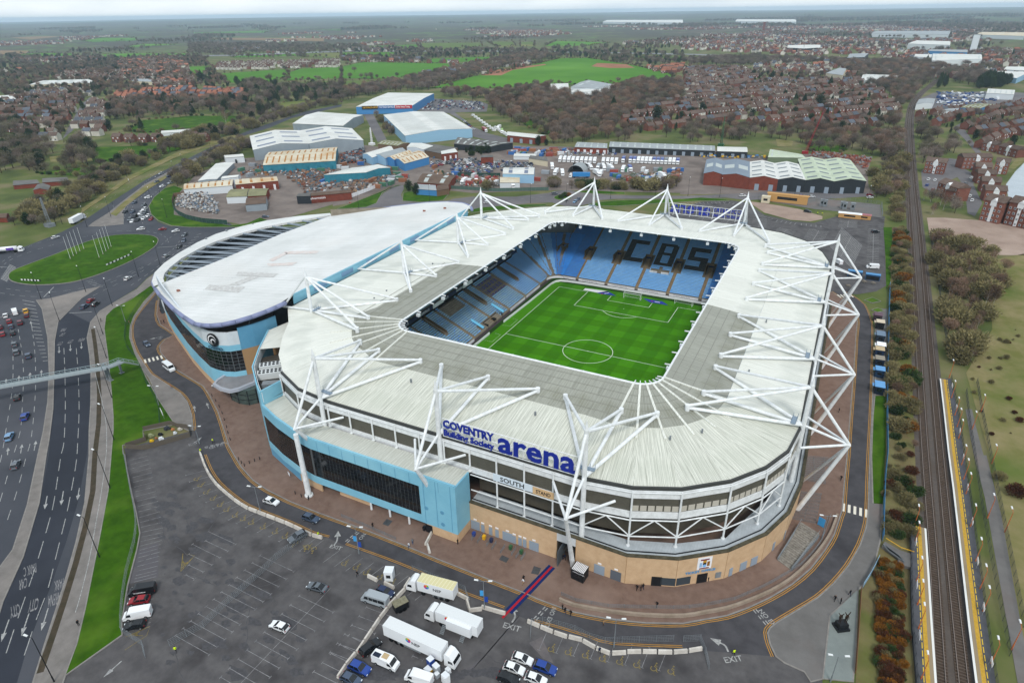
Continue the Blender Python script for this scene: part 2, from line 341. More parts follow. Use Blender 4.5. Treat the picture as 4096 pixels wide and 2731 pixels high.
# --- left: dual carriageway and the big roundabout
P = GL(6,[(-1100,2500),(-60,2500),(310,1300),(440,900),(525,600),(585,330),(615,0)]) + GL(3,[(612,1400),(625,1200),(628,1000),(618,880),(600,760),(625,650),(690,570),(790,510),(940,420),(1010,350),(1090,290),(1170,215),(1290,150),(1400,90),(1500,60),(1640,20)]) + GL(0,[(1580,1535),(1300,1540),(1180,1560),(1090,1530),(1040,1480),(1020,1420),(1060,1370),(1120,1310),(1190,1240),(1300,1150),(1480,1030),(1700,930),(1860,880),(2010,815),(2352,735),(2352,720),(2100,770),(1900,835),(1700,905),(1400,1040),(1150,1165),(1000,1240),(800,1370),(560,1530),(420,1600)]) + GL(3,[(330,70),(150,140),(0,175),(-300,240),(-700,420),(-900,900),(-800,1567)])
sheet('road',P,.004,M_road)
P = GL(3,[(372,1000),(375,790),(410,650),(470,580),(620,655),(604,760),(616,900),(622,1100),(618,1300),(600,1560)]) + GL(6,[(535,330),(455,600),(350,900),(195,1300),(-160,2500),(-480,2500),(20,1010),(160,700),(275,330),(335,0)]) + GL(3,[(365,1250)])
sheet('road',P,.010,M_road2)
def island(name,P,m,h=.13,kerb=True):
    P = orient(P); o = MB().prism(P,0,h,bottom=False).build(name,m,kind='structure')
    if kerb: MB().wall(P,.3,0,h+.02,close=True).build('kerb',M_kerb,o)
    return o
island('roundabout_island',smooth(GL(3,[(60,335),(80,370),(170,392),(300,397),(480,382),(640,340),(800,280),(950,210),(1060,140),(1090,95),(1075,70),(1020,55),(900,50),(760,60),(600,100),(400,180),(200,255),(90,300)]),3,True),M_grass,.35)
island('central_reservation',GL(3,[(250,500),(340,490),(600,425),(690,408),(560,490),(470,580),(400,650),(376,780),(372,1000),(365,1250),(340,1450),(320,1560)]) + GL(6,[(270,330),(160,700),(20,1010),(-100,1400),(-330,1400),(-60,850),(90,650),(190,340),(262,0)]) + GL(3,[(300,1400),(330,1200),(340,1000),(330,760),(290,560)]),M_slab)
island('central_reservation',GL(0,[(860,1430),(850,1480),(850,1545),(700,1560),(610,1560),(640,1535),(745,1470),(830,1400),(1000,1270),(1150,1190),(1350,1090),(1365,1100),(1180,1205),(1030,1290)]),M_slab)
island('grass_verge',GL(0,[(760,1475),(850,1395),(1000,1280),(1180,1190),(1190,1200),(1030,1300),(880,1410),(800,1490)]),M_grassd,.2,False)
island('grass_verge',GL(0,[(1025,1420),(1060,1360),(1130,1300),(1200,1280),(1260,1300),(1200,1380),(1200,1480),(1300,1500),(1580,1555),(1700,1540),(1790,1500),(1850,1520),(1650,1565),(1300,1566),(1180,1555),(1090,1520),(1040,1475)]),M_grass)
island('grass_verge',GL(0,[(560,1470),(900,1240),(1200,1090),(1500,985),(1640,945),(1640,925),(1480,960),(1200,1060),(900,1210),(560,1440)]),M_grassd,.2,False)
# verge, cycle path and long bank of grass
P = GL(3,[(628,1000),(618,880),(600,760),(625,650),(690,575),(790,515),(945,425),(1015,355),(1100,292),(1060,400),(900,490),(760,570),(730,610),(718,700),(745,900),(765,1100),(780,1300),(775,1500)]) + GL(6,[(778,0),(745,250),(690,550),(640,800),(590,1050),(530,1300),(450,1520),(150,2400),(-60,2500),(310,1300),(440,900),(525,600),(585,330),(615,0)]) + GL(3,[(615,1400),(627,1200)])
island('footway',P,M_slab)
MB().strip(GL(3,[(640,700),(655,800),(672,950),(685,1150),(680,1350),(655,1560)])+GL(6,[(640,250),(588,500),(522,750),(445,1000),(362,1250),(275,1500)]),1.3,.137).build('muddy_verge',mat('mud','#4a4136',.95,'#3a362a',.5),kind='structure')
MB().strip(smooth(GL(3,[(655,1000),(700,850),(690,720),(730,600),(800,530)])[:1]+GL(3,[(725,1300),(735,1500)])+GL(6,[(725,60),(700,250),(665,450),(620,700),(560,950),(520,1085)]),3),.16,.142).build('path_line',M_white,kind='structure')
P = GL(3,[(718,700),(730,610),(780,560),(900,500),(1040,400),(1066,435),(990,515),(925,610),(898,680),(893,760),(930,870),(965,940),(1010,1040),(1090,1180),(1195,1340),(1190,1360),(985,1400),(990,1470),(845,1500),(850,1560)]) + GL(6,[(860,0),(875,100),(905,250),(940,400),(965,540),(945,650),(880,900),(840,1150),(842,1240),(455,1515),(530,1300),(590,1050),(640,800),(690,550),(745,250)]) + GL(3,[(780,1400),(780,1300),(765,1100),(745,900)])
island('grass_bank',P,M_grass,.2)
# --- stadium surroundings
P = GL(6,[(842,1240),(850,1120),(882,900),(948,650),(968,540),(943,400),(908,250),(878,100),(865,0)]) + GL(3,[(855,1520),(1000,1480),(1320,1400),(1395,1430),(1620,1540)]) + [Vector((-40,-110,0)),Vector((30,-105,0)),Vector((80,-80,0))] + GL(8,[(1280,400),(1350,640),(1200,900),(1010,1110),(960,1540),(940,2600)]) + GL(6,[(300,2600),(150,2400),(450,1520)])
sheet('car_park',P,.008,M_tarmac)
SRV_IN = GL(3,[(1090,500),(1080,600),(1105,670),(1205,735),(1140,770),(1100,815),(1105,860),(1200,970),(1300,1030),(1400,1092),(1445,1160),(1500,1265),(1545,1400),(1575,1500)]) + GL(6,[(1612,0),(1660,80),(1740,170),(1840,240),(2000,320),(2200,400)]) + GL(7,[(0,455),(200,530),(430,620),(660,715),(950,830),(1250,945),(1350,990),(1470,1035),(1600,1080),(1850,1130),(2100,1155),(2351,1158)]) + GL(8,[(150,1130),(300,1105),(450,1050),(600,980),(750,890),(880,780),(980,650),(1040,550),(1082,420),(1097,370),(1110,200),(1130,0)]) + GL(5,[(1150,1300),(1175,1000),(1190,750),(1200,650),(1180,570),(1120,510),(1020,440)])
SRV_OUT_A = GL(3,[(1072,445),(990,540),(930,620),(905,680),(905,760),(940,860),(985,930),(1040,1010),(1150,1080),(1240,1140),(1290,1200),(1320,1290),(1330,1400)])
SRV_OUT_B = GL(6,[(1400,0),(1440,100),(1500,190),(1600,280),(1700,350),(1820,400),(2000,470),(2150,540),(2260,570)])
SRV_OUT_C = GL(7,[(20,620),(300,720),(500,800),(700,890),(860,965),(1115,1060)])
SRV_OUT_D = GL(7,[(1320,1150),(1500,1200),(1700,1262),(1870,1312),(2351,1332)])
SRV_OUT_E = GL(8,[(635,1385),(600,1300),(583,1225),(600,1190),(650,1150),(800,1060),(930,980),(1040,880),(1140,760),(1220,620),(1260,500),(1275,400),(1280,200),(1287,0)]) + GL(5,[(1300,1300),(1310,1000),(1315,700),(1300,620),(1260,530),(1180,470),(1120,440)])
sheet('service_road',SRV_IN + SRV_OUT_E[::-1] + SRV_OUT_D[::-1] + SRV_OUT_C[::-1] + SRV_OUT_B[::-1] + SRV_OUT_A[::-1],.014,M_tarmac2)
plaza = SRV_IN + [Vector((77,98,0)),Vector((20,106,0)),Vector((-80,104,0)),Vector((-150,90,0)),Vector((-180,30,0)),Vector((-184,-20,0))]
island('brick_plaza',plaza,M_brick,.12)
island('footway',SRV_OUT_A + GL(3,[(1300,1400),(1190,1345),(1090,1180),(1030,1040),(1000,1000),(965,930),(935,865),(893,760),(898,680),(925,612),(990,520),(1066,437)]),M_slab,.12)
island('footway',GL(8,[(1260,870),(1205,930),(1010,1105),(985,1330),(962,1540),(880,1560),(835,1490),(700,1430),(640,1385)]) + SRV_OUT_E[1:16] + GL(5,[(1328,1000),(1322,1150),(1308,1300)]) + GL(8,[(1298,8),(1308,335),(1372,340),(1370,460),(1355,600),(1320,740)]),M_pave,.12)
island('statue_plaza',GL(8,[(1205,925),(1010,1108),(985,1330),(962,1540),(1170,1560),(1190,1300)]),mat('statue_paving','#7e8582',.85,'#727977',.3),.16)
island('grass_verge',GL(5,[(1325,1160),(1310,1300),(1297,1565)]) + GL(8,[(1300,5),(1310,330),(1375,330),(1390,10)]) + GL(5,[(1395,1560),(1400,1160)]),M_grass,.12,False)
sheet('kiosk_paving',GL(5,[(1318,560),(1410,560),(1404,1158),(1326,1158)]),.018,M_pave)
# --- double yellow lines either side of the service road
for nm,ln in (('in',SRV_IN),('a',SRV_OUT_A),('b',SRV_OUT_B),('c',SRV_OUT_C),('d',SRV_OUT_D),('e',SRV_OUT_E)):
    s = -1 if nm == 'in' else 1; mb = MB(); Q = smooth(ln,2)
    for off in (.35,.75):
        ps = []
        for i,q in enumerate(Q):
            d = (Q[min(i+1,len(Q)-1)]-Q[max(i-1,0)]).normalized(); k = -1 if nm == 'in' else 1
            ps.append(q+Vector((-d.y,d.x,0))*off*k*(1 if nm in ('in','e') else 1))
        mb.strip(ps,.15,.024)
    mb.build('yellow_lines',M_yel,kind='structure')

st_ = MB(); A4 = GL(6,[(1000,100),(1500,500),(2300,1500),(1100,1500)])+GL(7,[(1300,1500)]); rs = random.Random(3)
for i in range(150):                                   # oil and damp stains, cracks
    a,b = rs.random(),rs.random(); c = A4[0].lerp(A4[1],a).lerp(A4[3].lerp(A4[2],a),b) if i < 110 else A4[2].lerp(A4[4],a); r_ = rs.uniform(.3,1.5)*rs.uniform(.4,1.4)
    st_.poly([(c.x+r_*rs.uniform(.4,1.2)*math.cos(t)*1.8,c.y+r_*rs.uniform(.4,1.2)*math.sin(t),.0105+.00002*i) for t in [k*math.pi/5 for k in range(10)]])
    if i % 5 == 0: st_.strip([(c.x+k*2.2*math.cos(i)+rs.uniform(-.5,.5),c.y+k*2.2*math.sin(i)+rs.uniform(-.5,.5)) for k in range(6)],.14,.0136+.00002*i)
st_.build('tarmac_stains',mat('oil_stain','#3a393b',.7,'#4a494c',1.5),kind='structure')
# --- far car park (north), link road and small roundabout behind the stadium
NP = GL(2,[(-700,1600),(-200,1490),(120,1390),(330,1380),(440,1395),(560,1480),(760,1525),(900,1535),(1060,1490),(1390,1490),(1385,1567)]) + GL(5,[(1390,160),(1400,400),(1330,440),(1200,460),(1000,440)]) + [Vector((60,92,0)),Vector((-60,100,0)),Vector((-90,104,0)),Vector((-106,104,0)),Vector((-100,125,0))]
sheet('north_car_park',NP,.008,M_tarmac)
sheet('link_road',GL(1,[(-30,1450),(150,1430),(230,1400),(290,1330),(360,1290),(425,1275),(430,1300),(410,1340),(420,1380),(560,1400),(700,1395),(770,1370),(900,1355),(1200,1355),(1420,1330),(1480,1315),(1560,1310),(1700,1330),(1850,1345),(2352,1350)]) + GL(2,[(150,1345),(600,1320),(1000,1320),(1300,1330),(1330,1350),(1000,1370),(600,1370),(440,1380),(300,1362),(0,1368)]) + GL(1,[(2352,1368),(1900,1370),(1760,1380),(1720,1400),(1640,1420),(1540,1420),(1450,1395),(1300,1400),(1000,1430),(800,1460),(300,1480),(-30,1490)]),.01,M_oldroad)
island('small_roundabout',smooth(GL(1,[(1462,1362),(1500,1345),(1560,1345),(1585,1360),(1560,1376),(1490,1378)]),3,True),M_grass,.3)
island('grass_verge',GL(1,[(870,1450),(960,1430),(1200,1412),(1400,1408),(1420,1418),(1300,1425),(1100,1445),(900,1465)]),M_grass)
island('grass_verge',GL(1,[(1760,1395),(1900,1382),(2352,1372)]) + GL(2,[(120,1362),(280,1372),(320,1385),(120,1385),(0,1392)]) + GL(1,[(2200,1400),(1900,1420),(1700,1420)]),M_grass)
island('grass_verge',GL(1,[(1600,1322),(1700,1312),(1950,1325),(1950,1340),(1750,1335)]),M_grass)
island('grass_verge',GL(1,[(420,1385),(425,1330),(470,1320),(600,1330),(740,1335),(700,1380),(560,1392)]),M_grass)
island('grass_verge',GL(1,[(-30,1440),(100,1390),(300,1310),(420,1270),(370,1280),(280,1330),(240,1400),(170,1428)]),M_grass)
sheet('gravel_patch',GL(2,[(440,1385),(560,1400),(800,1440),(960,1490),(960,1510),(880,1525),(740,1515),(560,1465)]),.02,M_dirt)
island('grass_verge',GL(5,[(1380,0),(1440,0),(1440,200),(1425,400),(1400,420),(1395,200)]),M_grass,.12,False)
# --- industrial yards
sheet('yard',GL(1,[(-60,1420),(-30,1050),(150,1000),(700,1060),(1000,1000),(1550,1010),(2352,1050)]) + GL(2,[(100,1080),(100,1330),(0,1330)]) + GL(1,[(2352,1330),(1500,1310),(900,1330),(430,1275),(330,1290),(60,1400)]),.006,M_yard)
sheet('yard',GL(0,[(1200,1480),(1210,1370),(1330,1220),(1560,1100),(1820,1080),(2352,1060),(2352,1390),(2050,1480),(1980,1500),(1880,1530),(1700,1550),(1500,1520)]),.005,M_yard)
sheet('yard',GL(1,[(540,700),(640,680),(960,700),(1010,720),(1000,770),(780,775),(900,870),(1010,920),(1180,960),(1180,1010),(900,940),(880,860),(740,780),(480,760)]),.005,M_oldroad)
sheet('yard',GL(2,[(-20,1340),(0,1040),(120,1020),(560,1080),(880,1060),(1300,1080),(1270,1200),(1280,1290),(1320,1330),(700,1330)]),.007,M_yard)
sheet('substation_yard',GL(2,[(520,1375),(520,1345),(800,1350),(1360,1410),(1370,1500),(1100,1460),(900,1440)]),.012,M_pave)
sheet('bare_earth',GL(2,[(1680,1500),(1800,1500),(2352,1540),(2352,1640)]) + GL(5,[(2352,190),(2150,190),(2000,110),(1700,70),(1690,0)]),.006,M_dirt)
sheet('yard',GL(2,[(1600,740),(1610,690),(1730,640),(2100,630),(2352,640),(2352,720),(1920,770)]),.006,M_oldroad)
sheet('yard',GL(1,[(100,770),(220,790),(310,960),(250,980),(160,800)]),.006,M_oldroad)
sheet('pond',GL(2,[(2225,1270),(2290,1180),(2352,1120),(2400,1100),(2400,1420),(2240,1360)]),.02,mat('pond_water','#9aa6ad',.12,'#8b989f',.05,spec=.6))
sheet('flats_road',GL(2,[(1640,1180),(1700,1130),(1830,1090),(1910,1100),(1930,1160),(2010,1200),(2000,1270),(2060,1400),(2010,1490),(1960,1470),(1940,1290),(1890,1220),(1790,1260),(1720,1330),(1650,1290)]),.01,M_oldroad)
sheet('right_field',GL(5,[(2100,230),(2352,180),(2600,200),(3000,1567),(2110,1567),(1950,1000),(2130,700)]),.006,M_grassd)
sheet('right_field',GL(8,[(2110,0),(3000,0),(3600,2600),(2560,2600)]),.006,M_grassd)
sheet('railway_bank',GL(5,[(1440,0),(1530,0),(1560,500),(1625,1567),(1405,1567),(1425,500)]),.007,mat('bank','#66593f',.95,'#75704a',.2,detail=10,col3='#55602c',scale3=.08,amt3=.7))
sheet('railway_bank',GL(8,[(1400,0),(1625,0),(1640,520),(1560,500),(1565,1000),(1660,2600),(1150,2600),(1200,1300),(1225,940),(1340,740),(1370,600)]),.0075,MATS['bank'])
sheet('footpath',GL(5,[(1945,1250),(1990,1250),(2020,1380),(2070,1567)]) + GL(8,[(2090,0),(2190,400),(2280,900),(2352,1290),(2560,2500),(2470,2500),(2240,1200),(2150,700),(2080,300),(2005,0)]) + GL(5,[(1980,1450)]),.014,M_pave)
sheet('suburb_street',GL(0,[(430,960),(480,860),(560,720),(620,670),(650,670),(590,740),(540,840),(500,900)]),.05,M_oldroad)
sheet('suburb_street',GL(2,[(350,580),(420,510),(470,490),(470,505),(430,540),(380,600),(330,640)]),.3,M_oldroad)
sheet('suburb_street',GL(2,[(1860,880),(1910,850),(2000,980),(2060,1060),(2030,1070),(1940,960)]),.02,M_oldroad)
sheet('motorway',GL(0,[(600,392),(1600,380),(2352,352)]) + GL(1,[(0,350),(600,350),(1300,352),(2352,372)]) + GL(2,[(400,385),(1000,400),(1700,425),(1700,436),(1000,412),(400,396),(0,378)]) + GL(1,[(2352,380),(1300,360),(600,358),(0,358)]) + GL(0,[(2352,360),(1600,388),(600,400)]),.5,mat('motorway_grey','#85868a',.9))
# ================================================================== STADIUM
M_steel = mat('white_steel','#e6e9ea',.45,'#cfd2d2',.8,spec=.4)
M_roofw = mat('roof_white','#dbdcd3',.6,'#b3b4a8',1.6,coords='Object',stretch=(2.6,.07,1),thr=(.46,.74),rnd=.05,col3='#bcbfb6',scale3=.08,amt3=.7,stripe=(0,.9,.07,'#b3b5ad'))
M_roofs = mat('roof_white_streaked','#d3d4c8',.6,'#7f8173',1.8,coords='Object',stretch=(3.2,.06,1),thr=(.44,.72),rnd=.04,col3='#b9bcae',scale3=.1,amt3=.6,stripe=(0,.7,.1,'#a5a79b'))
M_roofg = mat('roof_translucent','#b2b3a7',.5,'#6f7064',1.8,coords='Object',stretch=(3.0,.07,1),thr=(.45,.75),rnd=.05,col3='#8f8f7d',scale3=.12,amt3=.7,stripe=(0,.72,.12,'#b9baae'),trans=.3)
M_blue = mat('cladding_blue','#83bcd0',.5,'#77b1c8',.2,col3='#93c8d8',scale3=.08)
M_blue2 = mat('cladding_blue_dark','#5f97b4',.5,'#5790ae',.2)
M_buff = mat('buff_brick','#c8aa88',.85,'#bc9d7b',.6,col3='#d0b594',scale3=.1,bump=.1,bscale=14)
M_buffs = mat('coping_stained','#5d5747',.9,'#3f3d31',.7)
M_louv = mat('dark_louvre','#4c4a42',.6,'#3d3b34',.5,stripe=(2,.28,.35,'#6a675b'))
M_louvb = mat('brown_louvre','#4a443a',.6,'#3d382f',.5,stripe=(2,.3,.25,'#5b5548'))
M_glass = mat('black_glass','#0b0d10',.08,'#16191d',.3,spec=.6,rnd=.5)
M_mull = mat('mullion','#6b6d6c',.5)
M_walk = mat('walkway_grey','#b5bcc0',.6,'#a3aaae',.5,stripe=(0,.6,.06,'#9ea5a9'))
M_conc = mat('concrete','#8c8375',.9,'#776e60',.4)
M_concd = mat('concrete_dark','#4c4740',.9,'#3d3933',.4)
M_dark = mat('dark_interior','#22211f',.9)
M_navy = mat('navy_board','#1a2142',.5)
M_wboard = mat('white_board','#e4e4e6',.5)
M_sky1 = mat('seat_sky_blue','#6fb0ea',.5,'#8cc2f0',.4)
M_sky2 = mat('seat_deep_blue','#3786d6',.5,'#4a96e0',.4)
M_skyp = mat('seat_pale_blue','#9ac0d6',.5,'#7ba8c6',.4)
M_seatk = mat('seat_black','#131c22',.5)
M_navyseat = mat('seat_navy','#22308a',.5)
M_brand = mat('sign_blue','#16298a',.4)
M_grey = mat('grey_metal','#80868a',.5,'#6e7478',.8)
M_door = mat('grey_door','#8b98a5',.5)
M_black = mat('black_paint','#15171b',.5)

stad = empty('stadium',(0,0,0),label='huge oval football stadium with white roof, mast tripods and light blue block',cat='stadium')
# --- pitch and its lines
sheet('pitch_surround',[(-41,-63),(41,-63),(41,63),(-41,63)],.13,mat('pitch_edge','#1f3d13',.95,'#2b4a18',.3))
M_p1 = mat('pitch_dark','#3a750a',.95,'#367009',.3,bump=.2,bscale=4); M_p2 = mat('pitch_light','#45840f',.95,'#417e0d',.3,bump=.2,bscale=4)
turf = MB(); W2,L2 = 33.99,53.16; nx,ny = 13,20
for i in range(-1,nx+1):
    for j in range(-1,ny+1):
        x0,x1 = -W2+i*2*W2/nx,-W2+(i+1)*2*W2/nx; y0,y1 = -L2+j*2*L2/ny,-L2+(j+1)*2*L2/ny
        turf.add([(x0,y0,.14),(x1,y0,.14),(x1,y1,.14),(x0,y1,.14)],[(0,1,2,3)],1 if i % 2 else 0)
pitch = turf.build('football_pitch',[M_p1,M_p2],kind='structure')
ck = MB()
for j in range(0,ny,2):
    y0,y1 = -L2+j*2*L2/ny,-L2+(j+1)*2*L2/ny; ck.poly([(-W2,y0,.144),(W2,y0,.144),(W2,y1,.144),(-W2,y1,.144)])
mk = bpy.data.materials.new('mown_band'); mk.use_nodes = True; nn_ = mk.node_tree; b_ = nn_.nodes['Principled BSDF']; b_.inputs['Base Color'].default_value = (*hx('#488610'),1); b_.inputs['Roughness'].default_value = .95; b_.inputs['Alpha'].default_value = .3; b_.inputs['Specular IOR Level'].default_value = 0
ck.build('mown_band',mk,pitch,kind='structure')
ln = MB(); zl = .152
def rect(x0,y0,x1,y1): ln.strip([(x0,y0),(x1,y0)],.16,zl); ln.strip([(x1,y0),(x1,y1)],.16,zl); ln.strip([(x1,y1),(x0,y1)],.16,zl); ln.strip([(x0,y1),(x0,y0)],.16,zl)
rect(-W2,-L2,W2,L2); ln.strip([(-W2,0),(W2,0)],.16,zl)
for s in (-1,1):
    rect(-20.16,s*L2,20.16,s*(L2-16.5)); rect(-9.16,s*L2,9.16,s*(L2-5.5))
    a0 = math.acos(5.5/9.15); ln.strip([(9.15*math.sin(t),s*(L2-11)-s*9.15*math.cos(t)) for t in [-a0+2*a0*i/16 for i in range(17)]],.16,zl)
    ln.strip([(-.15,s*(L2-11)),(.15,s*(L2-11))],.3,zl)
ln.strip([(9.15*math.cos(t),9.15*math.sin(t)) for t in [2*math.pi*i/48 for i in range(49)]],.16,zl); ln.strip([(-.2,0),(.2,0)],.4,zl)
for a,b in ((6.5,13.5),(-8.5,-1.5)):     # dashed technical areas by the dug-outs
    dashes(ln,[(-38.6,a),(-35.4,a),(-35.4,b),(-38.6,b)],.6,.6,.13,.15)
ln.build('pitch_lines',mat('pitch_white','#e8efe2',.8),pitch,kind='structure')

# --- goals, far one and a spare beside it
def goal(loc,rz,label,sc=1.0):
    g = empty('goal',loc,rz,label=label,cat='goal',group='goals on the pitch')
    f = MB(); hw,h = 3.72,2.5
    f.tube((-hw,0,0),(-hw,0,h),.1).tube((hw,0,0),(hw,0,h),.1).tube((-hw,0,h),(hw,0,h),.1)
    f.build('frame',M_steel,g)
    b = MB().tube((-hw,0,h),(-hw,1.9,h),.05).tube((hw,0,h),(hw,1.9,h),.05).tube((-hw,1.9,0),(-hw,1.9,h),.05).tube((hw,1.9,0),(hw,1.9,h),.05).tube((-hw,1.9,.06),(hw,1.9,.06),.05).tube((-hw,0,.06),(-hw,1.9,.06),.05).tube((hw,0,.06),(hw,1.9,.06),.05)
    b.build('back_stanchion',M_steel,g)
    nb = MB()
    for i in range(19): x = -hw+i*2*hw/18; nb.tube((x,1.9,.05),(x,1.9,h),.012,n=3,caps=False)
    for i in range(7): z = .1+i*.38; nb.tube((-hw,1.9,z),(hw,1.9,z),.012,n=3,caps=False)
    nb.build('net',mat('net','#c8d0c8',.9),g,kind='stuff'); return g
goal((0,L2,.15),0,'white football goal on the far goal line of the pitch')
goal((0,-L2,.15),math.pi,'white football goal under the near roof edge')
goal((21.5,56.2,.15),R(-5),'spare white goal parked behind the goal line near the right roof edge')
# flat 3D advert mats lying either side of the far goal
for nm,pts,m,lb in (('advert_mat',[(1665,430),(1680,418),(1830,438),(1835,446),(1760,448)],M_wboard,'plain white advert mat on the grass left of the far goal'),('advert_mat',[(1757,450),(1830,438),(1890,470),(1790,456)],mat('mat_blue','#2a3aa0',.5),'blue advert mat with red dot left of the far goal'),('advert_mat',[(2077,487),(2210,510),(2250,535),(2120,513)],mat('mat_blue','#2a3aa0',.5),'blue advert mat with red dot right of the far goal')):
    c = MB().prism(GL(4,pts,.15),.148,.17).build(nm,m,label=lb,cat='advert mat')
    if m is not M_wboard:
        q = GL(4,pts,.18); d = (q[1]-q[0]).normalized(); cc = sum(q,Vector())/len(q)
        for k,(o_,mm) in enumerate(((-1.6,mat('mat_red','#c03048',.5)),(.1,M_wboard),(1.3,M_wboard))):
            MB().box((cc.x+d.x*o_,cc.y+d.y*o_,.176),(1.1 if k else .9,.55,.008),math.atan2(d.y,d.x)).build('print',mm,c)
# --- perimeter LED boards
def boards(pts,label,m=M_wboard,h=.95):
    b = empty('perimeter_board',(pts[0][0],pts[0][1],0),label=label,cat='advert board',group='white boards round the pitch'); o = Vector((pts[0][0],pts[0][1],0))
    for a,c in zip(pts,pts[1:]):
        a,c = Vector((*a,0)),Vector((*c,0)); L = (c-a).length; nseg = max(1,round(L/6)); rz = math.atan2((c-a).y,(c-a).x)
        for i in range(nseg):
            q = a.lerp(c,(i+.5)/nseg)-o; MB().box((q.x,q.y,.14+h/2),(L/nseg-.03,.25,h),rz).build('panel',m,b)
    return b
boards([(-39.3,8.6),(-38.6,31),(-38.3,54),(-37.6,57.5),(-36,59.3),(-33,60.0)],'white perimeter board along the left touchline beyond the dug-outs')
boards([(-33,60.05),(-22.8,60.7),(4,61),(20,61),(36,60.8)],'white perimeter board behind the far goal')
boards([(-39.4,-3.2),(-39.5,-16),(-39.5,-55)],'white perimeter board along the left touchline, near the roof edge')
boards([(39.4,-55),(39.4,55)],'white perimeter board along the right touchline')
sheet('cinder_track',[(-42.2,-64),(42.2,-64),(42.2,64.2),(-42.2,64.2)],.125,mat('track','#4a4145',.9))

# --- seating bowl
def seat_rows(parent,rows,color_at,nm='seats'):
    """rows: list of (p0, p1, z, outward dir)"""
    mb = MB(); cap = .5
    for ri,(a,b,z,out) in enumerate(rows):
        L = (b-a).length; k = int(L/cap); d = (b-a)/max(1,L); o = Vector((out[0],out[1],0))
        for i in range(k):
            q = a+d*((i+.5)*cap); ci = color_at(ri,q)
            if ci is None: continue
            e = d*.2
            v0 = q-o*.1; v1 = q+o*.22
            vs = [v0-e+Vector((0,0,z+.42)),v0+e+Vector((0,0,z+.42)),v1+e+Vector((0,0,z+.40)),v1-e+Vector((0,0,z+.40)),v1+e+o*.08+Vector((0,0,z+.84)),v1-e+o*.08+Vector((0,0,z+.84))]
            mb.add(vs,[(0,1,2,3),(3,2,4,5)],ci)
    o = mb.build(nm,[M_sky1,M_sky2,M_seatk,M_skyp,M_navyseat],parent); o['kind'] = 'stuff'; return o
def terrace(parent,rows,depth,rise,m):
    mb = MB()
    for a,b,z,out in rows:
        o = Vector((out[0],out[1],0)); a0,b0 = a-o*depth/2,b-o*depth/2; a1,b1 = a+o*depth/2,b+o*depth/2
        mb.add([(a0.x,a0.y,z-rise-.4),(b0.x,b0.y,z-rise-.4),(b0.x,b0.y,z),(a0.x,a0.y,z),(b1.x,b1.y,z),(a1.x,a1.y,z)],[(0,1,2,3),(3,2,4,5)])
    return mb.build('terrace',m,parent)
NR = 42; DY = .82; RISE = .345
def nrow(i): return 64.1+i*DY,1.25+i*RISE
AISL = [-43.6,-29.5,-15.4,-1.3,12.8,26.9,41.0]
VOM = {-43.6,-29.5,-15.4,-1.3,12.8,26.9}
VY0,VY1 = 76.6,82.6
# block letters in the black seats (column, row grids on a 15 x 24 pattern)
LET = {'C': (-8.35,lambda u,v: (v < .17) or (v > .8) or (u < .33)),'B': (5.75,lambda u,v: (u < .3 or u > .7 or v < .14 or v > .86 or .44 < v < .58) and not (u > .88 and (v > .93))),'S': (19.85,lambda u,v: v < .17 or v > .83 or .42 < v < .58 or (u < .3 and v > .5) or (u > .7 and v < .5))}
def ncol(ri,q):
    x,y = q.x,q.y
    for a in AISL:
        if abs(x-a) < .75: return None
        if a in VOM and abs(x-a) < 2.2 and VY0-1.2 < y < VY1+1.2: return None
    if 1.4 < x < 10.2 and 73.6 < y < 75.6: return None
    if 4.9 < x < 6.6 and 73.6 < y < 78: return None
    for k,(cx,fn) in LET.items():
        u = (x-(cx-4.4))/8.8+.0; v = (y-78.2)/14.6
        if 0 <= u <= 1 and 0 <= v <= 1 and fn(u,v): return 2
    return 1 if x < -29.5 or x > 29 else 0
ns = empty('north_stand',(0,0,0)); ns.parent = stad
rows = [(Vector((-44,nrow(i)[0],0)),Vector((42,nrow(i)[0],0)),nrow(i)[1],(0,1)) for i in range(NR)]
terrace(ns,rows,DY,RISE,M_conc); seat_rows(ns,rows,ncol)
am = MB()
for a in AISL:
    for i in range(NR): y,z = nrow(i); am.box((a,y,z+.05),(1.1,DY*.96,.12))
am.build('aisle_steps',mat('aisle_tan','#a08560',.9,'#86704f',.8),ns,kind='stuff')
for a in sorted(VOM):                                        # vomitories
    v = MB(); zb = nrow(16)[1]; zt = nrow(24)[1]
    for s in (-1,1): v.box((a+s*1.55,(VY0+VY1)/2,(zb+zt)/2+.4),(.22,VY1-VY0,zt-zb+.9))
    v.box((a,VY1,(zb+zt)/2+.5),(3.3,.22,zt-zb+1.0)); v.build('vomitory_wall',mat('vom_concrete','#7d6a50',.9,'#655540',.7),ns)
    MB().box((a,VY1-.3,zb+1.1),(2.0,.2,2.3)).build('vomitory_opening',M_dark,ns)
    MB().box((a,VY1-.55,zb+2.75),(2.5,.14,.75)).build('gate_sign',M_navy,ns)
for a,b in zip(AISL,AISL[1:]):                             # lettered boards in front of each block
    o = MB().box(((a+b)/2,63.55,.75),(b-a-1.5,.14,1.0)).build('front_board',M_wboard,ns)
    lettering('lettering','COVENTRY Building Society',.45,mat('print_grey','#5b6070',.6),face_matrix((a+2.6,63.47,.6),(1,0,0),(0,0,1)),o,.004,.006)
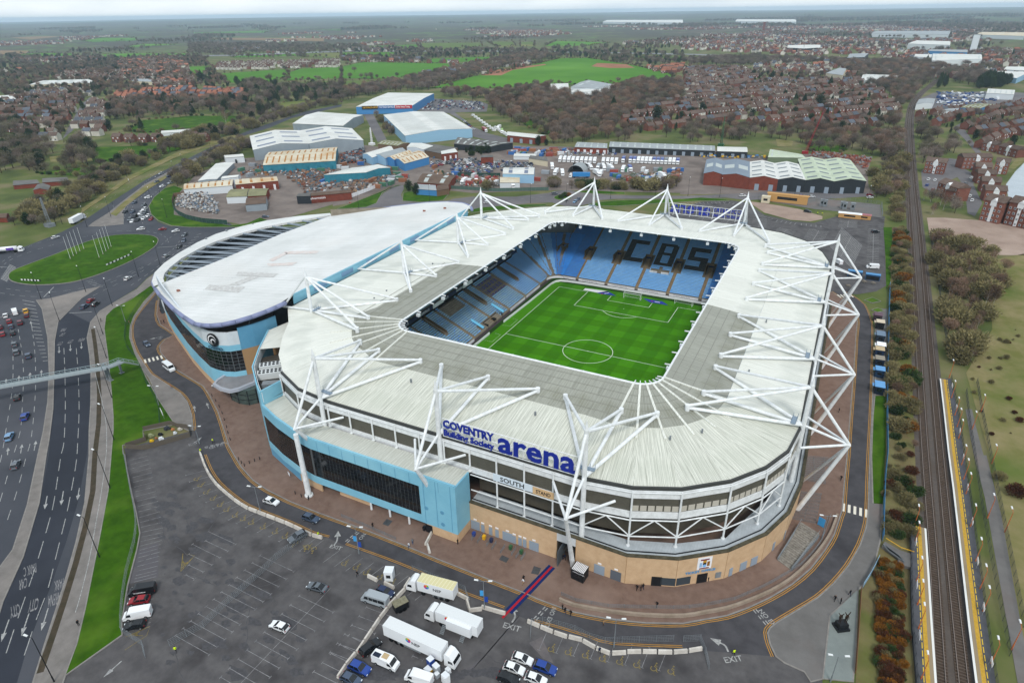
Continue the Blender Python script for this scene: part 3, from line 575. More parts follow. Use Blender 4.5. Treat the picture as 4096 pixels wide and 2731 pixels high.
for x0,x1 in ((1.5,4.9),(6.7,10.1)):
    o = MB().box(((x0+x1)/2,73.6,nrow(11)[1]+.9),(x1-x0,.14,1.5)).build('gallery_board',M_wboard,ns)
    lettering('lettering','COVENTRY',.5,mat('print_grey','#5b6070',.6),face_matrix((x0+.35,73.52,nrow(11)[1]+.8),(1,0,0),(0,0,1)),o,.004,.006)
MB().box((-1,nrow(NR)[0]+.3,15),(88,.3,8)).build('back_wall',M_concd,ns)
# west stand: raked lower tier, suite fascia, upper tier under the roof
wst = empty('west_stand',(0,0,0)); wst.parent = stad
WD,WRI,WN = .84,.37,21
def wrow(i): return -42.4-i*WD,1.25+i*WRI
WA = [-56,-41,-26,-10.3,6.4,18.8,34.2,49.6]
def wcol(ri,q):
    x,y = q.x,q.y
    for a in WA:
        if abs(y-a) < .7: return None
    for a in (-18,12.6,42):                               # sunken stair wells
        if abs(y-a) < 1.1 and ri > 7: return None
    if -4.6 < y < 11.5 and ri < 3: return None
    if 19.6 < y < 33.5 and 9 < ri < 19: return 4 if (ri % 3 == 0 or ri % 3 == 1) and int(y*1.2) % 3 else None
    if -8 < y < 4 and ri > 13: return None
    if rng.random() < .06: return 1
    return 3 if y < 36 and rng.random() < .85 else 0
rows = [(Vector((wrow(i)[0],-58,0)),Vector((wrow(i)[0],57,0)),wrow(i)[1],(-1,0)) for i in range(WN)]
terrace(wst,rows,WD,WRI,M_conc); seat_rows(wst,rows,wcol)
am = MB()
for a in WA:
    for i in range(WN): x,z = wrow(i); am.box((x,a,z+.05),(WD*.96,1.0,.12))
am.build('aisle_steps',MATS['aisle_tan'],wst,kind='stuff')
for a in (-18,12.6,42):
    for s in (-1,1): MB().beam((wrow(9)[0],a+s*1.1,wrow(9)[1]+.2),(wrow(WN)[0],a+s*1.1,wrow(WN)[1]+.2),.16,1.5).build('stairwell_wall',MATS['vom_concrete'],wst)
fas = MB().box((-58.6,0,12.0),(.4,118,1.5)).build('fascia',M_navy,wst)
for i in range(8):
    y = -50+i*13.6
    lettering('lettering','FRASERSPLUS',.95,M_wboard,face_matrix((-58.38,y,11.55),(0,1,0),(0,0,1)),fas,.01,.015)
for y in (-9,13.5): MB().box((-58.3,y,12.0),(.15,7.5,1.6)).build('fascia_banner',M_wboard,wst)
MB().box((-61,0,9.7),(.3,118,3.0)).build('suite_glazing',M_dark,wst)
rows = [(Vector((-59.4-i*.85,-58,0)),Vector((-59.4-i*.85,58,0)),12.6+i*.5,(-1,0)) for i in range(15)]
terrace(wst,rows,.85,.5,M_conc); seat_rows(wst,rows,lambda ri,q: None if abs((q.y+58) % 15-7) < .7 else 3)
MB().box((-73,0,17),(.3,120,14)).build('back_wall',M_concd,wst)
for i,(a,b) in enumerate(zip(WA,WA[1:])):
    if i == 3 or i == 4: continue
    o = MB().box((-41.75,(a+b)/2,.75),(.14,b-a-1.4,1.0)).build('front_board',M_wboard,wst)
    lettering('lettering','Coventry Building Society',.45,mat('print_grey','#5b6070',.6),face_matrix((-41.66,a+1.6,.6),(0,1,0),(0,0,1)),o,.004,.006)
# north-west corner: seats wrap round
nw = empty('corner_stand',(0,0,0)); nw.parent = stad
c0 = Vector((-36.5,57.5,0)); rows = []
for i in range(NR-4):
    r0 = 6.4+i*DY; z = 1.25+i*RISE; K = 7
    pts = [c0+Vector((math.cos(t),math.sin(t),0))*r0 for t in [math.pi/2+math.pi/2*k/K for k in range(K+1)]]
    for a,b in zip(pts,pts[1:]):
        o = ((a+b)/2-c0).normalized(); rows.append((a,b,z,(o.x,o.y)))
rows = [r for r in rows if (r[0]+r[1]).x/2 > -66 and r[2] < 12.8]
terrace(nw,rows,DY,RISE,M_conc)
def ccol(ri,q):
    t = math.degrees(math.atan2(q.y-57.5,q.x+36.5)); r_ = (q-c0).length
    for a in (108,132,157):
        if abs(t-a)*math.pi/180*r_ < .7: return None
    return 1 if t < 120 else 0
seat_rows(nw,rows,ccol)
MB().wall([c0+Vector((math.cos(t),math.sin(t),0))*5.7 for t in [math.pi/2+math.pi/2*k/8 for k in range(9)]],.14,.25,1.25).build('front_board',M_wboard,nw)
# other stands (under the near roofs): terraces only where a step to the side would show them
for nm,A_,B_,out in (('east_stand',Vector((42.4,-57,0)),Vector((42.4,57,0)),(1,0)),('south_stand',Vector((-38,-64,0)),Vector((38,-64,0)),(0,-1))):
    st = empty(nm,(0,0,0)); st.parent = stad
    rows = [(A_+Vector((*out,0))*i*DY,B_+Vector((*out,0))*i*DY,1.25+i*RISE,out) for i in range(34)]
    terrace(st,rows,DY,RISE,M_conc); seat_rows(st,rows,lambda ri,q: 0)
# dug-outs
for y,lb in ((9.9,'black dug-out with blue seats beside the left touchline, farther from the near roof'),(3.4,'black dug-out with blue seats beside the left touchline, nearer the near roof')):
    d = empty('dugout',(-42.6,y,0),label=lb,cat='dugout',group='dugouts')
    MB().box((-1.9,0,1.3),(.15,5.4,2.2)).box((-.6,-2.7,1.2),(2.6,.12,2.0)).box((-.6,2.7,1.2),(2.6,.12,2.0)).box((-.8,0,.5),(2.4,5.3,.4)).build('shell',M_black,d)
    for r_ in range(2):
        for i in range(6): MB().box((-1.3+r_*1.1,-2.1+i*.84,1.0-.2*r_),(.5,.6,.2)).box((-1.55+r_*1.1,-2.1+i*.84,1.35-.2*r_),(.12,.6,.6)).build('seat',mat('dug_seat','#3b9bdc',.4),d)
for y,lb in ((14.2,'long light blue tunnel cover slanting down the rows beyond the dug-outs'),(-2.6,'light blue tunnel cover slanting down the rows nearest the near roof')):
    o = MB(); n_ = 6
    for k in range(n_):
        t0,t1 = math.pi*k/n_,math.pi*(k+1)/n_; 
        o.add([(-42.0,y-.7*math.cos(t0),1.9+.6*math.sin(t0)),(-42.0,y-.7*math.cos(t1),1.9+.6*math.sin(t1)),(-47.6,y-.7*math.cos(t1),4.3+.6*math.sin(t1)),(-47.6,y-.7*math.cos(t0),4.3+.6*math.sin(t0))],[(0,1,2,3)])
    o.build('tunnel_cover',mat('tarp_blue','#6cb8dc',.5),label=lb,cat='tunnel cover')

# --- roof: panel by panel, outer sheets and inner translucent sheets
ZI,ZO = 28.0,23.5
IN,OUT = [],[]
def seg(a,b,n):
    return [tuple(a[k]+(b[k]-a[k])*i/n for k in range(len(a))) for i in range(n)]
def arc(cx,cy,r,a0,a1,n): return [(cx+r*math.cos(R(a0+(a1-a0)*i/n)),cy+r*math.sin(R(a0+(a1-a0)*i/n)),ZI) for i in range(n)]
side = []
def addside(i,o,nm):
    for k in range(len(i)): IN.append(i[k]); OUT.append(o[k]); side.append(nm)
addside(seg((-34.5,-61,ZI),(34.5,-61,ZI),10),seg((-35,-95.7,ZO),(35,-95.7,ZO),10),'S')
addside(arc(34.5,-55,6,-90,0,6),[(35,-95.7,ZO),(45,-94.1,ZO),(54.1,-90.1,ZO),(62.6,-83.2,ZO),(68.5,-75.3,ZO),(72.1,-67.1,ZO)],'SE')
addside(seg((40.5,-55,ZI),(40.5,55,ZI),15),seg((73.7,-55.7,ZO),(73.7,60,ZO),15),'E')
addside(arc(34.5,55,6,0,90,5),[(73.7,60,ZO),(73.0,67.2,ZO),(69.8,78.9,ZO),(62.8,91,ZO),(52,99,ZO)],'NE')
addside(seg((34.5,61,ZI),(-34.5,61,ZI),10),seg((35,103,ZO),(-36,103,ZO),10),'N')
addside(arc(-34.5,55,6,90,180,5),[(-36,103,ZO),(-50,101,ZO),(-62,94,ZO),(-72,85,ZO),(-82,74,ZO)],'NW')
addside(seg((-40.5,55,ZI),(-40.5,-55,ZI),15),seg((-87.5,62,ZO+.4),(-86.5,-57,ZO+.4),15),'W')
addside(arc(-34.5,-55,6,180,270,6),[(-86.5,-57,ZO+.4),(-79,-64.5,ZO),(-72.5,-74,ZO),(-65.5,-82.5,ZO),(-57,-89.5,ZO),(-46.5,-94.2,ZO)],'SW')
NPN = len(IN)
def panel(name,q,m,par):
    i0,i1,o1,o0 = [Vector(v) for v in q]
    org = (i0+i1+o0+o1)/4; Y = ((i0+i1)-(o0+o1)).normalized(); X = ((i1+o1)-(i0+o0)); X = (X-Y*X.dot(Y)).normalized(); Z = X.cross(Y)
    if Z.z < 0: X = -X; Z = X.cross(Y)
    M = Matrix(((X.x,Y.x,Z.x,org.x),(X.y,Y.y,Z.y,org.y),(X.z,Y.z,Z.z,org.z),(0,0,0,1))); Mi = M.inverted()
    top = [Mi @ v for v in (i0,i1,o1,o0)]; c = sum(top,Vector())/4
    top = [c+(v-c)*(1-.03/max(.5,(v-c).length)) for v in top]
    bot = [v-Vector((0,0,.25)) for v in top]
    a = sum(top[k].x*top[(k+1) % 4].y-top[(k+1) % 4].x*top[k].y for k in range(4))
    fs = [(0,1,2,3),(7,6,5,4),(0,4,5,1),(1,5,6,2),(2,6,7,3),(3,7,4,0)]
    if a < 0: fs = [f[::-1] for f in fs]
    o = MB().add(top+bot,fs).build(name,m,par); o.matrix_local = M; return o
lerp = lambda a,b,t: tuple(a[k]+(b[k]-a[k])*t for k in range(3))
TB = {'S': .545,'SE': .53,'E': .52,'W': .67,'SW': .6,'N': .5,'NE': .5,'NW': .6}
for k in range(NPN):
    k2 = (k+1) % NPN; nm = side[k]; t0 = TB[nm]; t1 = TB[side[k2]]
    grey = nm in ('S','SE','SW') or (nm in ('E','W') and (IN[k][1]+IN[k2][1])/2 < 0)
    sw = nm in ('W','SW','NW')
    b0,b1 = lerp(OUT[k],IN[k],t0 if not (nm in ('SW',) and False) else t0),lerp(OUT[k2],IN[k2],t1)
    panel('roof_panel',(b0,b1,OUT[k2],OUT[k]),M_roofs if nm in ('S','SE') else M_roofw,stad)
    panel('roof_light_panel' if grey else 'roof_panel',(IN[k],IN[k2],b1,b0),M_roofg if grey else M_roofw,stad)
    if nm in ('SE','SW') or (nm in ('E','S') and side[k-1] in ('SE','SW')):        # ribs in the corner fans
        MB().beam(Vector(IN[k])+Vector((0,0,.12)),Vector(lerp(OUT[k],IN[k],.42))+Vector((0,0,.12)),.55,.25).build('roof_rib',M_roofw,stad)
# purlins showing across the translucent sheets
pm = MB()
for k in range(NPN):
    k2 = (k+1) % NPN
    if side[k] in ('S','SE','SW') or (side[k] in ('E','W') and (IN[k][1]+IN[k2][1])/2 < 0):
        for t in (.62,.7,.78,.86,.94): pm.beam(Vector(lerp(OUT[k],IN[k],t))+Vector((0,0,.05)),Vector(lerp(OUT[k2],IN[k2],t))+Vector((0,0,.05)),.16,.1)
pm.build('purlins',mat('purlin_grey','#8d8e84',.6),stad,kind='stuff')
gt = MB()
for k in range(NPN): gt.tube(Vector(IN[k]),Vector(IN[(k+1) % NPN]),.3,n=6)
gt.build('roof_edge_tube',M_steel,stad)
for k in range(NPN):                                     # bracket at each bay, pointing over the pitch
    a = Vector(IN[k]); d = (a-Vector(OUT[k])); d.normalize()
    MB().beam(a,a+d*(1.7 if side[k] in ('E','W','SE','NE','SW','NW') else .8)-Vector((0,0,.3)),.2,.3).build('roof_bracket',M_steel,stad)
    if side[k] in ('N','W','E','NW','NE') and k % 2:
        MB().box(a+d*.6+Vector((0,0,-1.3)),(1.1,.8,.9)).build('floodlight',mat('lamp_white','#d8dde0',.4),stad)
# outer gutter, fascia and louvred wall ring
def ring(ks,off,z0,z1,wd,m,nm):
    P = []
    for k in ks:
        o,i = Vector(OUT[k % NPN]),Vector(IN[k % NPN]); d = (o-i); d.z = 0; d.normalize(); P.append((o.x+d.x*off,o.y+d.y*off))
    return MB().wall(P,wd,z0,z1).build(nm,m,stad)
kS = [k for k in range(NPN) if side[k] in ('S','SE','E','NE')]; kS = [NPN-2,NPN-1]+kS+[kS[-1]+1]
ring(kS,.35,23.0,23.75,.5,mat('gutter_dark','#3b3c3a',.6),'gutter')
ring(kS,.5,20.9,23.0,.35,M_steel,'fascia_band')
ring(kS,.2,17.2,20.9,.3,M_louv,'louvre_band')
ring(kS,.5,15.6,17.2,.4,M_steel,'lower_band')
kSE = [k for k in range(NPN) if side[k] in ('S','SE') and OUT[k][0] > 6]+[k for k in range(NPN) if side[k] in ('E','NE')]
ring(kSE,-3.2,8,15.7,.3,M_louvb,'louvre_wall')
def offp(k,off):
    o,i = Vector(OUT[k % NPN]),Vector(IN[k % NPN]); d = (o-i); d.z = 0; d.normalize(); return Vector((o.x+d.x*off,o.y+d.y*off,0))
posts = [k for k in kS if side[k % NPN] in ('S','SE','SW') or (side[k % NPN] == 'E' and k % 3 == 0)]
for k in posts:
    q = offp(k,.95); zb = 16.2 if q.x < 7.3 else 8.0
    MB().tube((q.x,q.y,zb),(q.x,q.y,22.9),.22,n=8).tube((q.x,q.y,zb),(q.x,q.y,zb+.25),.45,n=8).build('post',M_steel,stad)
for k,k2 in zip(posts,posts[1:]):                    # rails and V braces between the posts
    a,b = offp(k,.95),offp(k2,.95)
    if a.x > 5 and (b-a).length < 14:
        [MB().tube((a.x,a.y,z),(b.x,b.y,z),.16,n=6).build('rail_tube',M_steel,stad) for z in (10.7,15.2)]
        if a.x > 33:
            m_ = (a+b)/2; MB().tube((a.x,a.y,10.9),(m_.x,m_.y,15.2),.15,n=6).tube((b.x,b.y,10.9),(m_.x,m_.y,15.2),.15,n=6).build('brace',M_steel,stad)
    MB().tube((a.x,a.y,22.6),(b.x,b.y,22.6),.14,n=6).build('rail_tube',M_steel,stad)
# buff brick base with walkway on top
WALL = [(7.2,-97.9),(29.8,-97.9),(34.4,-97.9),(46,-98.0),(56,-94.2),(65,-87.2),(71.6,-78.4),(75.3,-69),(76.9,-57),(76.9,62),(74,72)]
MB().wall(WALL[:2],.4,.1,8).build('brick_wall',M_buff,stad); MB().wall(WALL[2:],.4,.1,8).build('brick_wall',M_buff,stad)
MB().wall(WALL[1:3],.4,5.6,8).build('lintel',mat('pale_lintel','#c5c8c9',.6),stad)
MB().wall(WALL,.75,8.02,8.4).build('coping',M_buffs,stad)
wk = MB(); inn = [(p[0]-4.6*(1 if p[0] > 70 else .25 if p[0] > 45 else 0),p[1]+(4.6 if p[1] < -90 else 3.8 if p[1] < -60 else 0)) for p in WALL]
for i in range(len(WALL)-1): wk.add([(*WALL[i],7.9),(*WALL[i+1],7.9),(*inn[i+1],8.0),(*inn[i],8.0)],[(0,1,2,3)])
wk.build('walkway',M_walk,stad)
MB().wall([(p[0]*.985,p[1]*.988) for p in WALL],.12,8.0,8.28).build('walkway_gutter',M_black,stad)
jm = mat('brick_joint','#8b6c48',.9)
for (a,b) in zip(WALL,WALL[1:]):
    a,b = Vector((*a,0)),Vector((*b,0)); d = (b-a).normalized(); nn = Vector((d.y,-d.x,0))
    if (b-a).length > 6 and a.y < -50:
        q = a+nn*.205; MB().box((q.x,q.y,4.05),(.08,.03,7.9),math.atan2(d.y,d.x)).build('wall_joint',jm,stad)
# portal under the lintel
MB().box((32.1,-93,2.8),(4.4,9,.1)).box((29.9,-93.5,2.8),(.2,8.6,5.4)).box((34.3,-93.5,2.8),(.2,8.6,5.4)).build('portal_passage',M_concd,stad)
MB().box((31,-98.2,2.4),(.15,4.2,4.6)).build('portal_gate',mat('gate_grey','#565c60',.5),stad)
# doors, turnstiles, windows and signs on the brick
def on_wall(t,x,y,w_,h_,z0,m,nm,thick=.12,par=None):
    q = G(t,x,y,0); best = None
    for a,b in zip(WALL,WALL[1:]):
        a,b = Vector((*a,0)),Vector((*b,0)); d = b-a; tt = max(0,min(1,(q-a).dot(d)/d.length_squared)); c = a+d*tt; e = (c-q).length
        if best is None or e < best[0]: best = (e,c,d.normalized())
    _,c,d = best; nn = Vector((d.y,-d.x,0)); c = c+nn*(.2+thick/2)
    return MB().box((c.x,c.y,z0+h_/2),(w_,thick,h_),math.atan2(d.y,d.x)).build(nm,m,par or stad),c,d,nn
for x,y,w_,h_ in ((897,548,2.4,2.6),(952,562,.9,2.3),(1007,580,.9,2.3),(1050,598,.9,2.3),(1122,625,2.6,2.6),(1166,645,.9,2.3),(1206,660,.9,2.3),(1240,668,.9,2.3),(1305,690,2.4,2.6),(1764,838,2.4,2.6),(1884,865,2.4,2.6)):
    on_wall(7,x,y,w_,h_,.15,M_door if x != 1884 else mat('dark_door','#5a6068',.5),'door')
    on_wall(7,x,y,.8,.35,h_+.5,M_wboard,'door_number')
for x,y,w_,h_ in ((2163,885,2.2,2.6),): on_wall(7,x,y,w_,h_,.15,M_black,'entrance')
for x,y in ((2240,893),(2345,893)): on_wall(7,x,y,3.2,2.1,.5,mat('office_glass','#3a4248',.15),'window')
for x,y,w_,h_ in ((120,870,2.4,2.6),): on_wall(8,x,y,w_,h_,.15,M_black,'entrance')
on_wall(8,222,838,1.3,1.6,.8,M_grey,'ticket_window')
for x,y,w_,h_ in ((308,818,.95,2.3),(395,780,1.9,2.4),(468,745,1.9,2.4),(600,645,.95,2.3),(675,570,.95,2.3)): on_wall(8,x,y,w_,h_,.15,M_door,'door')
_,c,d,nn = on_wall(8,125,875,3.3,3.4,4.2,M_wboard,'club_crest',.06)
cr_ = _; base = c+nn*.05
def cr_part(u,z,w_,h_,m,nm='crest_detail'):
    q = base+d*u; MB().box((q.x,q.y,z),(w_,.04,h_),math.atan2(d.y,d.x)).build(nm,m,cr_)
cr_part(0,6.9,2.0,.35,mat('crest_maroon','#6d2338',.6)); cr_part(0,6.35,.8,.7,mat('crest_gold','#b98a2c',.6)); cr_part(0,5.75,.75,.6,M_black); cr_part(-.85,5.5,.6,1.3,mat('crest_blue','#8fb0d0',.6)); cr_part(.9,5.6,.6,1.3,mat('crest_brown','#8a5a20',.6)); cr_part(0,4.45,2.2,.3,mat('crest_maroon','#6d2338',.6))
bq = base+nn*.03; bm_ = MB(); Mx = face_matrix((bq.x,bq.y,5.15),d,(0,0,1)); bm_.poly([Mx @ Vector((.42*math.cos(t),.42*math.sin(t),0)) for t in [2*math.pi*i/14 for i in range(14)]]).build('crest_ball',mat('crest_sky','#7db4e6',.6),cr_)
q = base-d*4.2; lettering('lettering','TICKET OFFICE',.62,mat('letter_blue','#4c8fc0',.5),face_matrix((q.x,q.y,3.35),d,(0,0,1)),stad,.08,.02,1.2)
# fascia board SOUTH / STAND
o = MB().box((18.2,-96.85,16.9),(10.0,.12,2.0)).build('sign_board',mat('sign_pale','#cfdbe4',.5),stad); lettering('lettering','SOUTH',1.25,M_black,face_matrix((15.0,-96.93,16.3),(1,0,0),(0,0,1)),o,.02,.03,fit=6.1)
o = MB().box((25.8,-96.85,16.7),(5.1,.12,1.9)).build('sign_board',mat('sign_tan','#cfae84',.5),stad); lettering('lettering','STAND',1.0,M_black,face_matrix((24.0,-96.93,16.2),(1,0,0),(0,0,1)),o,.02,.03,fit=3.6)
# the big rooftop name between the second and third mast, and its back-to-front twin on the north roof
def roof_sign(o0,dx,nm):
    o0 = Vector(o0); dx = Vector(dx); up = Vector((0,0,1)); nrm = dx.cross(up)
    fr = MB(); L = 33.6
    for z in (0,2.4,4.9): fr.tube(o0+up*z-nrm*.35,o0+dx*L+up*z-nrm*.35,.1,n=5)
    for i in range(14): fr.tube(o0+dx*(L*i/13)-nrm*.35,o0+dx*(L*i/13)+up*4.9-nrm*.35,.08,n=5)
    for i in (1,5,9,12): fr.tube(o0+dx*(L*i/13)-nrm*.35+up*4.2,o0+dx*(L*i/13)-nrm*2.6-up*.2,.08,n=5)
    f = fr.build(nm,M_steel,stad)
    def put(s,u,z,h,bold,sx):
        lettering('lettering',s,h,M_brand,face_matrix(o0+dx*u+up*z,dx,up),f,.22,bold,fit=sx)
    put('COVENTRY',.4,2.85,2.05,.1,13.3); put('Building Society',.4,.65,1.55,.07,13.3); put('arena',14.6,.7,5.6,.17,18.6)
    return f
roof_sign((.1,-97.0,24.1),(1,0,0),'sign_frame')
roof_sign((34.0,104.4,25.2),(-1,0,0),'sign_frame')

# --- masts
def pin(mb,p): mb.tube((p.x,p.y,p.z-.7),(p.x,p.y,p.z+1.0),.6,n=10)
def mast(base,apexz,pins,node,foot,edge,nm='mast',zroof=24.5):
    base = Vector(base); m = empty(nm,base); m.parent = stad; o = base; ap = Vector((base.x,base.y,apexz))
    W = lambda q: Vector(q)-o
    MB().tube(W(base),W(ap),.62,.5,10).tube(W(ap),W(ap)+Vector((0,0,2.2)),.42,.06,8).build('column',M_steel,m)
    r0 = Vector((base.x,base.y,zroof))
    for p in pins:
        p = Vector(p); mb = MB(); pin(mb,W(p)); mb.build('roof_pin',M_steel,m)
        MB().tube(W(ap)-Vector((0,0,.6)),W(p)+Vector((0,0,.7)),.36,n=8).build('upper_tie',M_steel,m)
        MB().tube(W(r0),W(p)+Vector((0,0,.1)),.42,n=8).build('lower_tie',M_steel,m)
    if node is not None:
        nd = Vector(node); MB().tube(W(ap)-Vector((0,0,.8)),W(nd),.36,n=8).build('back_tie',M_steel,m)
        MB().tube(W(r0),W(nd),.3,n=8).build('outrigger',M_steel,m)
        if foot is not None: MB().tube(W(nd),W(Vector(foot)),.42,.62,8).build('leg',M_steel,m)
        for e in edge: MB().tube(W(nd),W(Vector(e)),.3,n=8).build('edge_strut',M_steel,m)
    # small railed service platform at roof level
    dn = (sum((Vector(p) for p in pins),Vector())/len(pins)-r0); dn.z = 0; dn.normalize(); c = W(r0)+dn*2.2+Vector((0,0,.7))
    pl = MB().box(c,(3.4,1.1,.15),math.atan2(dn.y,dn.x)+math.pi/2); sx = Vector((-dn.y,dn.x,0))
    for k in (-1.6,-.5,.5,1.6):
        for e in (-.5,.5): pl.tube(c+sx*k+dn*e,c+sx*k+dn*e+Vector((0,0,1.1)),.05,n=4)
    pl.build('platform',mat('platform_grey','#7d8d9c',.5),m); return m
for x,zb in ((-36.7,16.2),(-.9,16.2),(35.2,8.0)):
    pins = [(x-14.3,-73,26.7),(x,-73,26.7),(x+14.3,-73,26.7)]
    if x < -30: pins[0] = (-44.1,-71.3,26.9); pins[1] = (-36.2,-73,26.6); pins[2] = (-22,-73,26.6)
    if x > 30: pins[2] = (43.3,-71.1,26.9)
    mast((x,-96.9,zb),36.6,pins,(x,-106.8,21.3),{-36.7: (x,-99.5,10),-.9: (x+.3,-103.2,14),35.2: (34.0,-98.4,.1)}[x],[(x-7,-97,20.8),(x+7,-97,20.8)] + ([] if x > 30 else [(x,-97.5,16.6)]))
MB().tube((-36.7,-106.4,.1),(-36.9,-106.6,19.5),.75,.62,10).tube((-36.7,-106.4,.1),(-36.7,-106.4,.5),1.1,n=10).build('column',M_steel,stad)
for y in (58.5,22.6,-20.8,-56.7):
    pins = [(51.1,y-14.3,26.8),(51.1,y,26.8),(51.1,y+14.3,26.8)]
    if y > 50: pins[2] = (49.2,66.2,27)
    if y < -50: pins[0] = (49,-65.1,27)
    mast((74.5,y,8.0),35.4,pins,(84.7,y,22.1),(77.4,y+13.5 if False else y,.1),[(74.6,y-7.2,22.8),(74.6,y+7.2,22.8)])
    MB().tube((84.7,y,22.1),(77.2,y+11.5,.1),.34,n=8).build('raking_strut',M_steel,stad)
MB().tube((74.6,-57,23.2),(74.6,62,23.2),.4,n=8).build('edge_tube',M_steel,stad)
for y,bx in ((59.1,-76.8),(20.8,-66.4),(-17.8,-66.4),(-57.2,-75.6)):
    pins = [(-52.6,y-15.6,27),(-52.6,y,27),(-52.6,y+15.6,27)]
    if y > 50: pins = [(-50.9,67.4,27.1),(-52.8,59.6,27),(-52.9,44.7,27)]
    if y < -50: pins = [(-49.6,-65.6,27.3),(-52.2,-57,27),(-52.4,-41.8,27)]
    zb = 24.2+3.6*(bx+87)/47
    m = mast((bx,y,zb-.3),37.7,pins,None,None,[],zroof=zb+.5)
    MB().tube((0,0,12.8),(-88.2-bx,0,24.6-zb),.34,n=8).tube((0,0,.9),(-88.2-bx,0,24.7-zb),.34,n=8).build('back_tie',M_steel,m)
for x in (-37.5,-1.2,35.2):
    mast((x,103.6,8),36.8,[(x-14.3,76.5,26.4),(x,76.5,26.4),(x+14.3,76.5 if x < 30 else 73,26.5)],(x,113,21),(x,107,.1),[(x-7,103.6,22.5),(x+7,103.6,22.5)])
# --- closing walls round the back
bw = []
for k in [k for k in range(NPN) if side[k] in ('NE','N','NW')]: q = offp(k,.2); bw.append((q.x,q.y))
MB().wall(bw,.4,.1,23.4).build('rear_wall',mat('rear_cladding','#b9bfc2',.6),stad)
# small vents on the roof
for t,x,y in ((4,1335,1275),(4,478,1050),(4,310,435),(4,225,487),(4,885,215),(4,628,250),(5,133,1395),(5,575,640),(5,455,985),(4,2265,1442)):
    q = G(t,x,y,26.2); MB().box((q.x,q.y,26.0),(.4,.4,1.0)).build('roof_vent',M_grey,stad)

# --- light blue block with black curtain wall on the south-west
BZ = 16.6
BF = [(7.0,-103.7),(-36,-103.7),(-42.5,-102.6),(-50.5,-100.4),(-58.4,-97.4)]
blk = empty('corner_block',(0,0,0)); blk.parent = stad
def band(z0,z1,m,nm,pts=BF,off=0,wd=.4):
    P = [Vector((*p,0)) for p in pts]; return MB().wall([(p.x,p.y-off) for p in P],wd,z0,z1).build(nm,m,blk)
band(13.6,BZ,M_blue,'upper_cladding'); band(2.7,4.9,M_blue,'lower_cladding')
MB().wall([(7.0,-103.7),(-2.8,-103.7)],.41,2.71,BZ-.01).build('end_cladding',M_blue,blk)
MB().wall([(7.0,-103.9),(7.0,-97.6)],.4,2.7,BZ).build('side_cladding',M_blue,blk)
for w_ in ([(7.0,-103.6),(7.0,-97.9)],[(7.0,-103.7),(-1.5,-103.7)],[(-19.5,-102.4),(-29.5,-102.4)],[(-42.5,-102.6),(-34.5,-103.5)]): MB().wall(w_,.38,.1,2.7).build('brick_base',M_buff,blk)
MB().wall([(-42.6,-102.6),(-58.4,-97.4)],.38,.1,2.7).build('lower_panels',M_blue2,blk)
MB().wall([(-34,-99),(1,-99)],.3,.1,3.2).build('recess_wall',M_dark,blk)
for x in (-18.6,-12.8,-7.0): MB().tube((x,-103.5,.1),(x,-103.5,3.1),.28,n=8).build('entrance_column',M_steel,blk)
MB().box((-.9,-103.96,1.3),(1.9,.1,2.4)).build('double_door',M_black,blk)
# curtain wall: backing and one pane object per pane
band(4.9,13.6,mat('glass_backing','#585c5e',.5),'mullion_wall',off=-.06,wd=.2)
pw,ph = 1.087,.955; pane_me = MB().box((0,0,0),(pw-.13,.08,ph-.1)).mesh('pane',M_glass)
for j in range(9):
    z = 4.97+ph*(j+.5)
    for i in range(30):
        x = -2.95-(i+.5)*pw
        link('window_pane',pane_me,blk,(x,-103.78,z))
mbp = MB()
for (a,b) in (((-36.2,-103.7),(-42.5,-102.6)),((-42.5,-102.6),(-50.5,-100.4)),((-50.5,-100.4),(-58.4,-97.4))):
    a,b = Vector((*a,0)),Vector((*b,0)); d = (b-a); L = d.length; d.normalize(); nn = Vector((d.y,-d.x,0))
    if nn.y > 0: nn = -nn
    k = int(L/1.05)
    for j in range(9):
        for i in range(k):
            q = a+d*((i+.5)*L/k)+nn*.1; mbp.box((q.x,q.y,4.97+ph*(j+.5)),(L/k-.14,.08,ph-.12),math.atan2(d.y,d.x))
mbp.build('window_panes',M_glass,blk,kind='stuff')
rf = MB(); RB = [(p[0],p[1]) for p in BF]; RI = [(7.2,-97.0),(-36,-97.0),(-44,-96.2),(-50,-93.8),(-57.2,-90.4)]
for i in range(4): rf.add([(*RB[i],BZ-.12),(*RB[i+1],BZ-.12),(*RI[i+1],BZ-.3),(*RI[i],BZ-.3)],[(0,1,2,3)])
rf.build('low_roof',mat('low_roof','#c9cbc2',.7,'#a9ab9f',1.5,stretch=(2.5,.15,1),thr=(.4,.75),stripe=(0,.75,.1,'#a3a59b')),blk)
for x in range(-34,6,4): MB().box((x+.6,-103.92,15.1),(.1,.04,2.9)).build('panel_joint',M_blue2,blk)
for x in (-1.6,1.8,5.8): MB().box((x,-103.93,9.8),(.12,.05,13.4)).build('panel_joint',M_blue2,blk)
for k in posts:
    q = offp(k,.42); q2 = offp(k+1,.42)
    if q.x > 36 and q.y < -60:
        for i in range(6): c_ = q.lerp(q2,(i+.5)/6); MB().box((c_.x,c_.y,18.1),((q2-q).length/7.5,.06,1.4),math.atan2(q2.y-q.y,q2.x-q.x)).build('blind',mat('blind','#b5b0a4',.8),stad)
MB().wall([(p[0],p[1]+.1) for p in BF],.5,BZ,BZ+.35).build('parapet_cap',M_blue,blk)
for x,z in ((-1.2,7.6),(3.2,7.9),(3.2,4.3)): MB().tube((x,-103.96,z),(x,-103.9,z),.55,n=12).build('stain_ring',M_blue2,blk)
